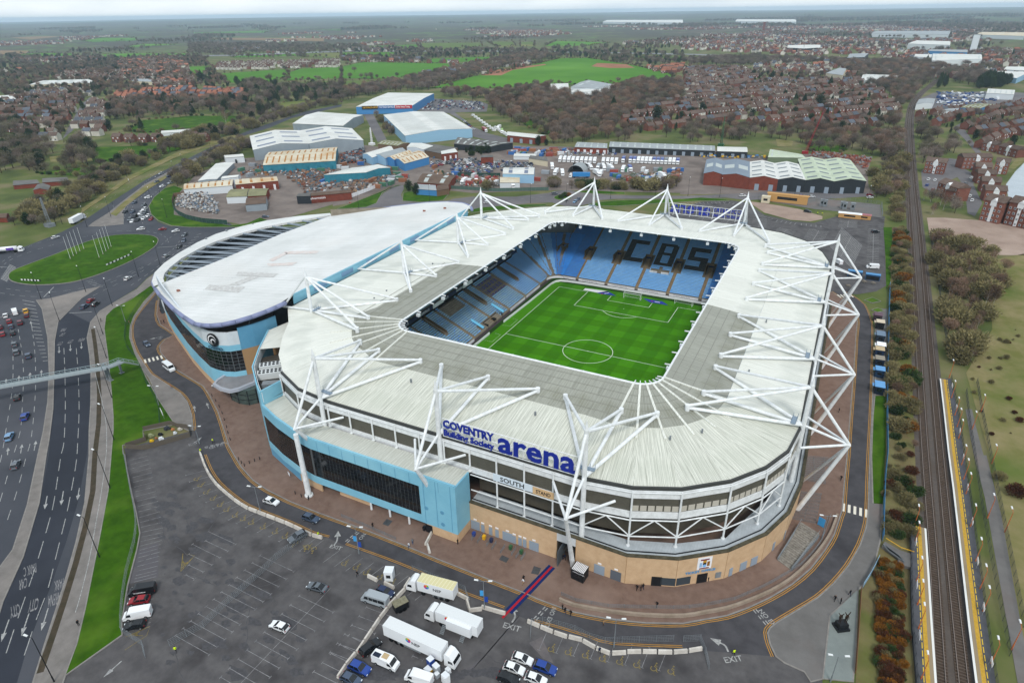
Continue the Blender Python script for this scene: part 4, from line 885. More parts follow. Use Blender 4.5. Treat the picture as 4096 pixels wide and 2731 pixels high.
# plant deck behind a light blue screen, chillers inside
PL = [(-58.4,-97.2),(-62.5,-94.4),(-71.5,-87.5),(-78.6,-78.2),(-86,-67)]
MB().wall(PL,.35,.1,20.6).build('screen_wall',M_blue,blk); MB().wall([PL[0],(-57.6,-90.2)],.35,16.3,21.0).build('screen_wall',M_blue,blk)
MB().wall([(p[0]+.25,p[1]+.35) for p in PL],.12,17.4,20.5).build('screen_lining',M_steel,blk)
MB().poly([(p[0],p[1],17.3) for p in orient(PL[:4]+[(-74,-72),(-66,-81),(-57,-89)])]).build('plant_deck',M_concd,blk)
MB().poly([(p[0],p[1],20.3) for p in orient([PL[3],PL[4],(-84.5,-58),(-76,-66),(-72.5,-73.5)])]).build('flat_roof',M_roofw,blk)
for x,y in ((-69.5,-82.2),(-66.6,-85.8)):
    ch = MB().box((x,y,18.5),(7.0,2.6,2.0),R(42)).build('chiller',mat('chiller_white','#cfd4d4',.5),blk)
    for i in range(6):
        for e in (-.6,.6):
            c_ = math.cos(R(42)); s_ = math.sin(R(42)); u = -2.8+i*1.12; MB().tube((x+u*c_-e*s_,y+u*s_+e*c_,19.5),(x+u*c_-e*s_,y+u*s_+e*c_,19.62),.42,n=10).build('fan',M_black,ch)
MB().box((-62.5,-89.8,18.1),(4.5,2.2,1.5),R(35)).build('plant_unit',M_grey,blk)
# ================================================================== EXHIBITION HALL / CASINO beside the stadium
hall = empty('exhibition_hall',(-120,0,0),label='long white curved-roof exhibition hall with light blue casino end, left of the stadium',cat='hall')
HO = Vector((-120,0,0))
def GH(t,x,y):
    v = ray(*nat(t,x,y)); # roof plane
    k = (26.8+.13*(CP.x+88)-CP.z)/(v.z-.13*v.x); return CP+v*k
def hm(mb,nm,m,par=None,**k):
    mb.v = [(v[0]+120,v[1],v[2]) for v in mb.v]; return mb.build(nm,m,par or hall,**k)
M_hroof = mat('hall_roof','#dbdcda',.6,'#c6c8c5',.05,col3='#cfccc6',scale3=.03,amt3=.4,stripe=(1,2.6,.05,'#b5b7b4'))
M_lip = mat('roof_lip','#7b82a2',.5)
EDGE = [GH(t,x,y) for t,x,y in [(3,1965,510),(3,1900,540),(3,1830,570),(3,1730,607),(3,1620,640),(3,1530,660),(3,1450,667),(3,1390,664),(3,1340,655),(3,1270,612),(3,1200,560),(3,1100,460),(3,1068,415)]]
WESTE = [GH(3,(560+x/.988)*1.7218,(y/.988-190)*1.7218) for x,y in ((97,404),(342,306),(560,212),(758,140))]
NORTH = [GH('D',x,y) for x,y in [(830,485),(900,474),(980,465),(1030,463),(1065,466),(1080,472),(1084,480),(1070,487),(1056,491)]]
ROOF = EDGE[1:]+WESTE+NORTH[:-2]+[Vector((-88.3,66,26.76)),Vector((-88.3,-51.5,26.76))]
def lift(P,d): return [(p.x,p.y,p.z+d) for p in P]
# roof in strips so every sheet is a part
ys = sorted(p.y for p in ROOF); 
import itertools
def clip(P,y0,y1):
    def half(P,s,c):
        out = []
        for i,a in enumerate(P):
            b = P[(i+1) % len(P)]; fa,fb = s*(a.y-c),s*(b.y-c)
            if fa >= 0: out.append(a)
            if fa*fb < 0: out.append(a.lerp(b,fa/(fa-fb)))
        return out
    return half(half(P,1,y0),-1,y1)
yy = ys[0]; step = (ys[-1]-ys[0])/12
for i in range(12):
    C = clip(ROOF,yy+step*i+.02,yy+step*(i+1)-.02)
    if len(C) > 2: hm(MB().poly(orient(lift(C,0))),'roof_sheet',M_hroof)
hm(MB().poly(lift(orient(ROOF),-.6)[::-1]),'roof_underside',M_concd)
lp = MB()
def tubeline(P,r,n=8,dz=0):
    b = MB()
    for a,c in zip(P,P[1:]): b.tube(Vector((a[0],a[1],a[2]+dz)),Vector((c[0],c[1],c[2]+dz)),r,n=n)
    return b
hm(tubeline(EDGE,.75,10,-.5),'roof_lip',M_lip,smooth=True)
hm(tubeline(NORTH[:-2],.75,10,-.5),'roof_lip',M_lip,smooth=True)
hm(tubeline(WESTE,.3,6,-.3),'roof_edge',M_lip)
# crescent ring and open steel on the west side
GZ = lambda L: [GH(3,(560+x/.988)*1.7218,(y/.988-190)*1.7218) for x,y in L]
RO = GZ([(55,420),(47,400),(58,365),(95,328),(150,290),(225,247),(300,213),(400,183),(500,160),(620,143),(750,131)])
RI_ = GZ([(97,403),(91,388),(97,368),(118,345),(165,308),(235,270),(305,240),(400,209),(500,183),(620,160),(757,138)])
rg = MB()
for i in range(len(RO)-1):
    a,b,c,d = RO[i],RO[i+1],RI_[i+1],RI_[i]
    rg.add([a,b,c,d],[(0,1,2,3)]); 
    rg.add([a,b,b-Vector((0,0,1.1)),a-Vector((0,0,1.1))],[(0,1,2,3)]); rg.add([d,c,c-Vector((0,0,1.1)),d-Vector((0,0,1.1))],[(0,1,2,3)])
hm(rg,'crescent_canopy',M_hroof)
hm(tubeline(RO,.5,8,-.7),'roof_lip',M_lip)
ns_ = 16
def atp(P,t):
    L = [(b-a).length for a,b in zip(P,P[1:])]; T_ = sum(L)*t
    for (a,b),l in zip(zip(P,P[1:]),L):
        if T_ <= l: return a.lerp(b,T_/l)
        T_ -= l
    return P[-1]
for i in range(1,ns_):
    a = atp(RI_[1:],i/ns_); b = atp(WESTE,i/ns_)
    if (a-b).length > 1.5:
        hm(MB().beam(a-Vector((0,0,.6)),b-Vector((0,0,.6)),.35,.7),'steel_beam',mat('steel_grey','#9aa6b2',.5))
        b2 = atp(WESTE,min(1,(i+.8)/ns_)); hm(MB().beam(a-Vector((0,0,.9)),b2-Vector((0,0,.9)),.2,.3),'steel_brace',MATS['steel_grey'])
hm(MB().poly([(p.x,p.y,5.0) for p in orient(RO+WESTE[::-1])]),'lower_deck',mat('deck_grey','#3f4347',.8,'#2c3034',.2))
for i in range(1,10):
    a = atp(RO[1:],i/10); hm(MB().box((a.x+1.6,a.y-.6,6),(.8,.8,11)),'ring_column',M_grey)
# walls
def inset(P,d,c=Vector((-125,10,0))):
    out = []
    for i,p in enumerate(P):
        t = (P[min(i+1,len(P)-1)]-P[max(i-1,0)]); t.z = 0; t.normalize(); nn = Vector((-t.y,t.x,0))
        if nn.dot(c-p) < 0: nn = -nn
        out.append(Vector((p.x,p.y,0))+nn*d)
    return out
CW = inset(EDGE[1:],1.6)
def hw(P,wd,z0,z1,nm,m,par=None): return hm(MB().wall(P,wd,z0,z1),nm,m,par)
hw(CW[3:],.4,.1,2.6,'brick_base',M_buff)
hw(CW[3:],.5,2.6,8.0,'lower_band',M_blue); hw(CW[3:],.42,8.0,15.5,'glazing_frame',mat('glass_backing','#585c5e',.5))
hw(CW[3:],.5,15.5,17.6,'upper_band',M_blue); hw(CW[3:],.46,17.6,22.2,'white_band',mat('white_cladding','#cfd6da',.5,'#c2c9cd',.3))
hw(CW[:4],.4,.1,15.5,'buff_panel',mat('buff_panel','#a8845f',.8)); hw(CW[:4],.42,15.5,23.3,'dark_panel',M_blue2)
hw([Vector((-92.5,-58,0)),Vector((-89,-50.5,0))],.4,.1,24,'louvre_wall',M_black)
east = [GH(t,x,y) for t,x,y in [(3,1965,510),(3,2351,320),(4,0,300),(4,300,120),(7 if False else 1,1366*0+605,1560)]]
E0,E1 = Vector((-88.55,-52,0)),Vector((-88.55,66,0))
hw([E0,E1],.4,23.2,26.75,'clerestory',M_blue)
for i in range(0,15):
    y = -46+i*7.4
    if i % 2: hm(MB().box((-88.31,y,25.1),(.1,6.6,1.7)),'clerestory_window',mat('clerestory_glass','#6f93b4',.3))
WW = inset([EDGE[-1]]+RO[1:],1.5)
hw(WW[:6],.4,.1,4.8,'west_base',M_buff); hw(WW,.4,4.8,7.5,'west_parapet',mat('white_cladding','#cfd6da',.5)); hw(WW[5:],.4,.1,4.8,'west_base',M_conc)
hw([Vector((p.x-1.0,p.y,0)) for p in WESTE],.4,5,13,'inner_wall',M_concd)
hw(inset([WESTE[-1]]+NORTH,1.5),.4,.1,20,'north_wall',M_conc)
# casino glazing panes
P = CW[3:]; cnt = 0; pmesh = {}
for a,b in zip(P,P[1:]):
    d = b-a; L = d.length; d.normalize(); nn = Vector((d.y,-d.x,0))
    if nn.dot(Vector((-125,10,0))-a) > 0: nn = -nn
    k = max(1,round(L/2.0)); wid = round(L/k-.12,2)
    me = pmesh.setdefault(wid,MB().box((0,0,0),(wid-.08,.1,1.03)).mesh('pane',M_glass))
    for i in range(k):
        q = a+d*((i+.5)*L/k)+nn*.24
        for j in range(6): link('window_pane',me,hall,(q.x+120,q.y,8.65+j*1.24),math.atan2(d.y,d.x))
# casino sign on the nose
i_ = 4; a,b = CW[5],CW[6]; c = (a+b)/2; d = (b-a).normalized(); 
if d.x < 0: d = -d
nn = Vector((d.y,-d.x,0)); c = c+nn*.6
def disc(cx,r,z,m,nm,off=0.0,dep=.25,par=None):
    cc = c+d*cx+nn*off; return hm(MB().tube((cc.x-nn.x*dep/2,cc.y-nn.y*dep/2,z),(cc.x+nn.x*dep/2,cc.y+nn.y*dep/2,z),r,n=28),nm,m,par)
disc(0,2.3,19.4,M_black,'sign_disc'); disc(-.15,1.65,19.5,M_wboard,'sign_swirl',.2,.1); disc(.1,1.42,19.4,M_black,'sign_swirl',.3,.1); disc(.35,.95,19.1,M_wboard,'sign_swirl',.36,.1); disc(.5,.7,18.9,M_black,'sign_swirl',.42,.1)
q = c-d*2.6+nn*.1; o = lettering('lettering','CASINO',1.1,mat('casino_letters','#3d5f73',.4),face_matrix((q.x+120,q.y,16.1),d,(0,0,1)),hall,.2,.03,1.1)
# raking props at the nose
for t0,t1 in (((3,1690,790),(3,1720,635)),((3,1570,825),(3,1535,745))):
    a = G(*t0,6.5); b = G(*t1,15.5); hm(MB().tube(a,b,.22,n=6),'raking_prop',M_steel)
# faint letters stained into the roof sheets
M_st = mat('roof_stain','#a9a6a2',.7,'#cfd0cd',.9,thr=(.35,.65)); M_sr = mat('roof_stain_red','#c8b2a8',.7,'#d2d1ce',.9,thr=(.35,.62))
for pts,m in (([(1640,305),(1915,318),(1880,345),(1625,330)],M_st),([(1740,330),(1800,335),(1640,400),(1580,395)],M_st),([(1440,395),(1690,410),(1640,450),(1410,425)],M_st),([(1960,165),(2200,160),(2180,180),(1970,185)],M_sr),([(1850,225),(1960,170),(1985,178),(1880,235)],M_sr),([(1840,250),(2050,240),(2010,262),(1850,268)],M_sr)):
    hm(MB().poly([(p.x,p.y,p.z+.08) for p in orient([GH(3,x,y) for x,y in pts])]),'worn_roof_letter',m)
for t,x,y in ((3,1230,440),(1,570,1457),(1,712,1438),(1,60,1400)):
    q = GH(t,x,y); hm(MB().box((q.x,q.y,q.z+.35),(1.2,.8,.7)),'roof_vent',mat('vent_red','#8d5f50',.7))
# entrance canopy and round glass lobby
cp = orient(GL(3,[(1476,1078),(1500,1050),(1640,960),(1740,905),(1760,950),(1765,1040),(1750,1065),(1640,1110),(1585,1122),(1520,1105)],6.2))
can = empty('entrance_canopy',(cp[0].x,cp[0].y,0),label='flat grey canopy with rounded lip and glass lobby between casino and stadium',cat='canopy')
def cm(mb,nm,m,smooth=False):
    o = Vector((cp[0].x,cp[0].y,0)); mb.v = [tuple(Vector(v)-o) for v in mb.v]; return mb.build(nm,m,can,smooth)
cm(MB().prism(cp,5.5,6.2),'canopy_deck',mat('canopy_grey','#8b8a8c',.6,'#7a797b',.3)); cm(MB().wall(cp,.9,5.4,6.45,close=True),'canopy_rim',mat('canopy_rim','#a9acb4',.5))
lb = orient(GL(3,[(1590,1160),(1600,1190),(1650,1215),(1720,1225),(1780,1210),(1800,1150),(1790,1100),(1640,1100)],0)); cm(MB().prism(lb,.1,5.4),'lobby_glass',mat('lobby_glass','#4b5a55',.15,'#37433f',.6,spec=.5))
for i,p in enumerate(lb): cm(MB().tube((p.x,p.y,.1),(p.x,p.y,5.4),.14,n=5),'lobby_mullion',M_black)
for z in (1.8,3.6): cm(MB().wall(lb,.25,z,z+.14,close=True),'lobby_transom',M_black)
# ================================================================== VEHICLES (prototypes)
M_tyre = mat('tyre','#17181a',.8); M_rim = mat('rim','#9a9da0',.4,metal=.6); M_cglass = mat('car_glass','#11161b',.1,spec=.6); M_head = mat('head_lamp','#dfe6ea',.2); M_tail = mat('tail_lamp','#8d1518',.3)
M_trim = mat('car_trim','#1d1f22',.7)
PAINT = {k: mat('paint_'+k,v,.28,spec=.5) for k,v in dict(white='#e4e6e7',silver='#9aa1a6',grey='#5d646b',black='#15181c',blue='#1d3f8c',navy='#1e2c4f',red='#8e1620',maroon='#611722',yellow='#d8a51c',bluegrey='#435064',green='#2b5a3a',sky='#6d93b5',lime='#7fae2a',orange='#b5562a').items()}
# side profile of each type: lower body and cabin outlines as (x, z) with x forward, 0..1 of length
TYPES = dict(
 hatch=dict(L=4.2,W=1.78,H=1.48,body=[(0,.32),(0,.62),(.02,.9),(.28,.95),(.72,.93),(.78,.9),(.97,.74),(1,.55),(1,.3)],cab=[(.03,.9),(.1,1.4),(.2,1.48),(.52,1.46),(.74,.93)]),
 saloon=dict(L=4.7,W=1.84,H=1.44,body=[(0,.35),(0,.7),(.02,.93),(.16,.97),(.3,.95),(.7,.92),(.76,.89),(.97,.72),(1,.55),(1,.3)],cab=[(.14,.96),(.3,1.38),(.38,1.44),(.54,1.42),(.74,.92)]),
 suv=dict(L=4.5,W=1.9,H=1.68,body=[(0,.4),(0,.75),(.02,1.02),(.3,1.05),(.72,1.03),(.78,1.0),(.97,.88),(1,.62),(1,.38)],cab=[(.02,1.02),(.08,1.55),(.16,1.68),(.54,1.64),(.72,1.03)]),
 van=dict(L=5.4,W=2.0,H=2.3,body=[(0,.4),(0,2.2),(.03,2.3),(.7,2.3),(.78,2.15),(.9,1.3),(.99,1.1),(1,.7),(1,.35)],cab=None),
 minibus=dict(L=6.2,W=2.05,H=2.6,body=[(0,.42),(0,2.45),(.03,2.58),(.74,2.58),(.82,2.4),(.92,1.4),(.99,1.15),(1,.7),(1,.38)],cab=None))
VM = {}
def vehicle_meshes(ty,col):
    if (ty,col) in VM: return VM[ty,col]
    T = TYPES[ty]; L,W,H = T['L'],T['W'],T['H']; hw = W/2; out = []
    X = lambda u: (u-.5)*L
    def loft(prof,w0,zlo,zhi,tum,mi):
        b = MB(); n = len(prof); vs = []
        for s in (-1,1):
            for u,z in prof:
                k = 1-tum*max(0,(z-zlo)/(zhi-zlo)); e = abs(2*u-1); k *= 1-.10*max(0,e-.8)/.2
                vs.append((X(u),s*w0*k,z))
        fs = [tuple(range(n))[::-1],tuple(range(n,2*n))]+[(i,(i+1) % n,n+(i+1) % n,n+i) for i in range(n)]
        b.add(vs,fs,mi); return b
    body = loft(T['body'],hw,.4,H,.02 if T['cab'] else .08,0)
    # rounded shoulders: slim inset side strip in trim colour at the sill
    body.box((0,0,.34),(L*.9,W*.97,.14),0,1)
    out.append(('body',body.mesh('body',[PAINT[col],M_trim]),None))
    if T['cab']:
        out.append(('windows',loft(T['cab'],hw*.96,T['cab'][0][1],H,.2,0).mesh('windows',M_cglass),None))
        c = T['cab']; rp = MB(); z = H+.012; a,e = c[2][0],c[3][0]; rw = hw*.78
        rp.add([(X(a-.02),-rw,z-.02),(X(e+.01),-rw,z-.02),(X(e+.01),rw,z-.02),(X(a-.02),rw,z-.02),(X(a-.01),-rw*.9,z+.03),(X(e),-rw*.9,z+.02),(X(e),rw*.9,z+.02),(X(a-.01),rw*.9,z+.03)],[(0,1,5,4),(1,2,6,5),(2,3,7,6),(3,0,4,7),(4,5,6,7)])
        for s in (-1,1):       # pillars
            for i,j in ((0,1),(3,4)):
                p,q = c[i],c[j]
                kz = lambda zz: 1-.2*(zz-c[0][1])/(H-c[0][1])
                rp.beam((X(p[0]),s*hw*.97*kz(p[1]),p[1]),(X(q[0]),s*hw*.97*kz(q[1]),q[1]),.07,.1)
            m_ = (c[2][0]+c[3][0])/2; rp.beam((X(m_),s*hw*.965,c[0][1]),(X(m_),s*hw*.965*.8,H),.06,.1)
        out.append(('roof',rp.mesh('roof',PAINT[col]),None))
    else:
        g = MB(); bp = T['body']; (ua,za),(ub,zb) = bp[-5],bp[-4]; k = .9
        nx_,nz_ = (za-zb),(ub-ua)*L; l = math.hypot(nx_,nz_); ox,oz = nx_/l*.02,nz_/l*.02
        g.add([(X(ua+.006)+ox,-hw*.84,za-.06+oz),(X(ub-.01)+ox,-hw*.9,zb+.06+oz),(X(ub-.01)+ox,hw*.9,zb+.06+oz),(X(ua+.006)+ox,hw*.84,za-.06+oz)],[(0,1,2,3)])
        out.append(('windscreen',g.mesh('windscreen',M_cglass),None))
        sd_ = MB(); spans = [(.68,.86)] if ty == 'van' else [(.06,.3),(.32,.5),(.52,.66),(.69,.87)]
        for s in (-1,1):
            for u0,u1 in spans:
                z0,z1 = (1.3,1.95) if ty == 'van' else (1.4,2.2); u1b = u1-.06 if u1 > .8 else u1
                sd_.add([(X(u0),s*(hw*.965),z0),(X(u1),s*(hw*.965),z0),(X(u1b),s*hw*.945,z1),(X(u0),s*hw*.945,z1)],[(0,1,2,3)])
        out.append(('side_windows',sd_.mesh('side_windows',M_cglass),None))
    r = .33 if T['cab'] else .36
    wm = MB().tube((0,-.11,0),(0,.11,0),r,n=14).mesh('wheel',M_tyre); rm = MB().tube((0,-.12,0),(0,.12,0),r*.62,n=10).mesh('rim',M_rim)
    for fx in (-.31,.31):
        for s in (-1,1): out.append(('wheel',wm,(fx*L,s*(hw-.1),r))); out.append(('rim',rm,(fx*L,s*(hw-.1),r)))
    hm_ = MB().box((0,0,0),(.16,.34,.16)).mesh('headlight',M_head); tm = MB().box((0,0,0),(.08,.26,.24)).mesh('tail_light',M_tail)
    hz = .66 if T['cab'] else .95
    for s in (-1,1): out.append(('headlight',hm_,(L*.485,s*(hw-.3),hz))); out.append(('tail_light',tm,(-L*.495,s*(hw-.2),hz+.15)))
    VM[ty,col] = out; return out
def car(ty,col,p,heading,label,group,detail=True,cat=None):
    name = {'van': 'panel_van','minibus': 'minibus'}.get(ty,'car'); cat = cat or {'van': 'van','minibus': 'minibus'}.get(ty,'car')
    root = empty(name,(p[0],p[1],p[2] if len(p) > 2 and p[2] else .02),heading,label=label,cat=cat,group=group)
    last = None
    for nm,me,loc in vehicle_meshes(ty,col):
        if nm == 'rim': o = link(nm,me,last)
        else: o = link(nm,me,root,loc)
        if nm == 'wheel': last = o
    return root
SM = {}
def small_car_mesh(ty,col):
    if (ty,col) in SM: return SM[ty,col]
    b = MB(); mats = [PAINT[col],M_cglass,M_tyre]
    for nm,me,loc in vehicle_meshes(ty,col):
        if nm in ('rim','headlight','tail_light'): continue
        mi = {'body': 0,'roof': 0,'wheel': 2}.get(nm,1); o = Vector(loc or (0,0,0))
        if nm == 'wheel': b.box(o,(.6,.2,.62),0,2); continue
        b.add([v.co+o for v in me.vertices],[tuple(pl.vertices) for pl in me.polygons],mi)
    SM[ty,col] = b.mesh('car',mats); return SM[ty,col]
def far_car(ty,col,p,heading,label,group):
    o = link({'van': 'parked_van'}.get(ty,'parked_car'),small_car_mesh(ty,col),None,(p[0],p[1],p[2]),heading,label=label,cat='van' if ty == 'van' else 'car',group=group); return o
def px_heading(t,a,b): d = G(t,*b)-G(t,*a); return math.atan2(d.y,d.x)
# --- lorries
def lorry_cab(root,x0,col,W=2.5,H=3.5,sleeper=True):
    b = MB(); L = 2.3
    vs = []
    prof = [(0,.9),(0,H-.2 if sleeper else H-.9),(.35,H),(1.1,H-.15),(1.9,2.35),(2.25,1.6),(2.3,.5),(0,.5)]
    n = len(prof)
    for s in (-1,1):
        for u,z in prof: vs.append((x0+u,s*W/2*(1-.05*max(0,z-2)/1.5),z))
    b.add(vs,[tuple(range(n))[::-1],tuple(range(n,2*n))]+[(i,(i+1) % n,n+(i+1) % n,n+i) for i in range(n)])
    b.build('cab',PAINT[col],root)
    MB().add([(x0+1.93,-W*.44,2.32),(x0+2.24,-W*.46,1.66),(x0+2.24,W*.46,1.66),(x0+1.93,W*.44,2.32)],[(0,1,2,3)]).build('windscreen',M_cglass,root).location.x = .03
    for s in (-1,1):
        MB().add([(x0+.9,s*W*.502,1.5),(x0+2.0,s*W*.502,1.5),(x0+1.8,s*W*.497,2.2),(x0+.9,s*W*.497,2.2)],[(0,1,2,3)]).build('side_window',M_cglass,root)
        MB().box((x0+2.25,s*(W/2-.3),.85),(.12,.4,.2)).build('headlight',M_head,root)
def lorry_wheels(root,xs,W=2.5):
    wm = MB().tube((0,-.15,0),(0,.15,0),.5,n=14).mesh('wheel',M_tyre)
    for x in xs:
        for s in (-1,1): link('wheel',wm,root,(x,s*(W/2-.2),.5))
def artic(p,heading,cabcol,boxmat,label,group=None,L=13.6,H=4.0,roofmat=None,logo=None,cat='lorry',name='articulated_lorry'):
    r = empty(name,(p[0],p[1],.02),heading,label=label,cat=cat,group=group)
    bx = MB().box((-.6-L/2+L/2,0,(1.15+H)/2),(L,2.55,H-1.15)).build('trailer_box',boxmat,r)
    if roofmat: MB().box((-.6,0,H+.02),(L-.1,2.45,.04)).build('trailer_roof',roofmat,bx)
    MB().box((-.6,0,1.0),(L*.98,1.2,.3)).build('chassis',M_trim,r)
    MB().box((-1.5,0,.75),(L*.4,2.4,.5)).build('side_skirt',M_grey,r)
    xf = L/2-.6
    lorry_cab(r,xf+.5,cabcol); MB().box((xf-.2,0,.8),(3.4,1.0,.3)).build('tractor_chassis',M_trim,r)
    lorry_wheels(r,[xf+2.0,xf-1.2,-L/2+1.0,-L/2+2.3,-L/2+3.6])
    if logo: logo(r,L,H)
    return r
def nep_logo(r,L,H,u=0.0,w=1.0):
    cols = ['#d93a2b','#f0a81e','#79b83a','#2d9ad6','#5b4aa8','#c43b8c']
    for s in (-1,1):
        y = s*1.285; d = -s      # reading direction along the side
        x0 = u+.3*s
        lg = MB()
        for k in range(6):
            a0,a1 = 2*math.pi*k/6,2*math.pi*(k+1)/6; c = (x0+s*1.1,y,2.95)
            pts = [(c[0],y,c[2])]+[(c[0]+.62*math.cos(a0+(a1-a0)*q/3),y,c[2]+.62*math.sin(a0+(a1-a0)*q/3)) for q in range(4)]
            MB().poly(pts if s < 0 else pts[::-1]).build('logo_wedge',mat('logo_%d' % k,cols[k],.5),r)
        lettering('lettering','NEP',.8,M_black,face_matrix((x0-d*(-.35) if s > 0 else x0-.35,y+s*.002,2.25),(-s,0,0) if s > 0 else (1,0,0),(0,0,1)),r,.01,.02)
# --- people: one continuous skinned body, clothed by height
def person_mesh(pose):
    J = {'pel': (0,0,.95,.15),'che': (0.03,0,1.32,.17),'nek': (0.04,0,1.5,.06),'hed': (.06,0,1.66,.1),'top': (.05,0,1.74,.085)}
    st = .32 if pose == 'walk' else .06; e = {}
    J.update(hl=(0,.1,.9,.1),kl=(st*.6+.04,.1,.5,.075),al=(st*.8,.1,.09,.05),tl=(st*.8+.17,.11,.05,.045),
             hr=(0,-.1,.9,.1),kr=(-st*.2+.06,-.1,.5,.075),ar=(-st,-.1,.1,.05),tr=(-st+.16,-.11,.05,.045),
             sl=(.02,.19,1.42,.075),el=(-.06 if pose == 'walk' else 0,.27,1.13,.055),wl=(.02 if pose == 'walk' else .1,.27,.88,.045),fl=(.06 if pose == 'walk' else .14,.26,.79,.035),
             sr=(.02,-.19,1.42,.075),er=(.08,-.27,1.13,.055),wr=(.24 if pose == 'walk' else .12,-.25,.92,.045),fr=(.3 if pose == 'walk' else .15,-.24,.84,.035))
    E = [('pel','che'),('che','nek'),('nek','hed'),('hed','top'),('pel','hl'),('hl','kl'),('kl','al'),('al','tl'),('pel','hr'),('hr','kr'),('kr','ar'),('ar','tr'),('che','sl'),('sl','el'),('el','wl'),('wl','fl'),('che','sr'),('sr','er'),('er','wr'),('wr','fr')]
    names = list(J); me = bpy.data.meshes.new('person'); me.from_pydata([J[k][:3] for k in names],[(names.index(a),names.index(b)) for a,b in E],[])
    o = bpy.data.objects.new('person',me); COL.objects.link(o); md = o.modifiers.new('s','SKIN')
    for i,k in enumerate(names): me.skin_vertices[0].data[i].radius = (J[k][3],J[k][3]); me.skin_vertices[0].data[i].use_root = (k == 'pel')
    o.modifiers.new('u','SUBSURF').levels = 1
    dg = bpy.context.evaluated_depsgraph_get(); r = bpy.data.meshes.new_from_object(o.evaluated_get(dg)); bpy.data.objects.remove(o)
    r.polygons.foreach_set('use_smooth',[True]*len(r.polygons)); return r
PM = {p: person_mesh(p) for p in ('stand','walk')}
M_skin = mat('skin','#b98a70',.6); M_hair = mat('hair','#2a211b',.8); M_shoe = mat('shoe','#1a1a1c',.7)
CLOTH = {k: mat('cloth_'+k,v,.85) for k,v in dict(black='#17181b',navy='#1d2740',hivis='#c8e22a',grey='#6c7076',white='#d0d4d8',denim='#34496b',tan='#9a7d5a',brown='#4d3a2c',blue='#3d6aa8').items()}
PMC = {}
def person(p,heading,top,legs,label,pose='walk',group='people around the stadium'):
    key = (pose,top,legs)
    if key not in PMC:
        me = PM[pose].copy(); me.materials.clear()
        for m in (CLOTH[legs],CLOTH[top],M_skin,M_hair,M_shoe): me.materials.append(m)
        for pl in me.polygons:
            c = pl.center; z = c.z; out = abs(c.y) > .2 and z < .93
            pl.material_index = 4 if z < .12 else 2 if out else 0 if z < .95 else 1 if z < 1.53 else (3 if (z > 1.7 or c.x < .03) else 2)
        PMC[key] = me
    return link('person',PMC[key],None,(p[0],p[1],.14),heading,label=label,cat='person',group=group)
# ================================================================== ROAD PAINT
def paint(nm,m=M_white): return MB(),nm,m
def arrow(t,tail,tip,wd=.45,m=M_white,z=.022):
    a,b = G(t,*tail),G(t,*tip); d = (b-a).normalized(); s = Vector((-d.y,d.x,0)); L = (b-a).length; h = min(2.2,L*.45)
    pts = [a+s*wd/4,b-d*h+s*wd/4,b-d*h+s*wd*1.1,b,b-d*h-s*wd*1.1,b-d*h-s*wd/4,a-s*wd/4]
    MB().poly([(p.x,p.y,z) for p in orient(pts)]).build('arrow_marking',m,kind='structure')
for t,a,b in ((3,(407,820),(407,866)),(3,(484,805),(485,852)),(3,(560,790),(561,836)),(6,(325,280),(308,372)),(6,(437,247),(420,345)),(6,(62,1130),(8,1285)),(6,(200,1088),(147,1245)),(6,(332,1052),(284,1208)),(6,(547,225),(533,310)),
 (3,(42,1085),(42,1040)),(3,(130,1062),(131,1018)),(3,(206,1040),(207,998)),(3,(285,1022),(285,980)),(3,(52,1565),(56,1515)),(3,(142,1555),(152,1490)),(3,(235,1535),(248,1465)),(3,(222,690),(210,648)),
 (3,(1345,1268),(1335,1225)),(3,(1438,1245),(1422,1205)),(3,(1335,1483),(1390,1443)),(6,(838,1415),(712,1528)),(3,(1110,752),(1028,770))): arrow(t,a,b)
def curved_arrow(t,pts,z=.024):
    P = smooth(GL(t,pts),4); MB().strip(P,.35,z).build('arrow_marking',M_white,kind='structure'); d = (P[-1]-P[-2]).normalized(); s = Vector((-d.y,d.x,0)); e = P[-1]
    MB().poly([(p.x,p.y,z) for p in orient([e-s*.8,e+d*2.0,e+s*.8])]).build('arrow_marking',M_white,kind='structure')
curved_arrow(6,[(2300,620),(2320,590),(2325,560)]); curved_arrow(7,[(1175,1150),(1195,1110),(1190,1080)]); curved_arrow(8,[(312,1352),(290,1310),(255,1290)])
def road_word(s,t,at,right,h,m=M_white,z=.026,sx=1.0):
    p = G(t,*at); q = G(t,*right); d = (q-p).normalized(); up = Vector((-d.y,d.x,0))
    lettering('lettering',s,h,m,face_matrix((p.x,p.y,z),d,up),None,.002,.03*h/2,sx,kind='structure')
for s,at,rt,h,sx in (('CITY',(135,1020),(40,1060),3.7,0.16),('CITY',(270,980),(180,1010),3.7,0.16),('ARENA',(420,940),(300,980),3.7,0.14),('PARK',(443,845),(345,880),3.5,0.16),('CAR',(190,842),(110,870),3.5,0.16),('PARK C',(250,742),(120,790),3.5,0.15)): road_word(s,6,at,rt,h,M_faint,sx=sx)
for s,at,rt,h,sx in (('CITY',(438,785),(385,792),3.2,0.17),('CITY',(510,772),(460,778),3.2,0.17),('ARENA',(590,760),(525,768),3.2,0.15),('CAR',(455,725),(395,730),3.2,0.17),('PARK',(462,693),(395,700),3.2,0.17),('GIVE WAY',(1440,1527),(1540,1498),1.5,.9),('EXIT',(1300,1505),(1330,1495),1.3,.9),('EXIT',(1105,770),(1130,745),1.2,.9)): road_word(s,3,at,rt,h,M_faint,sx=sx)
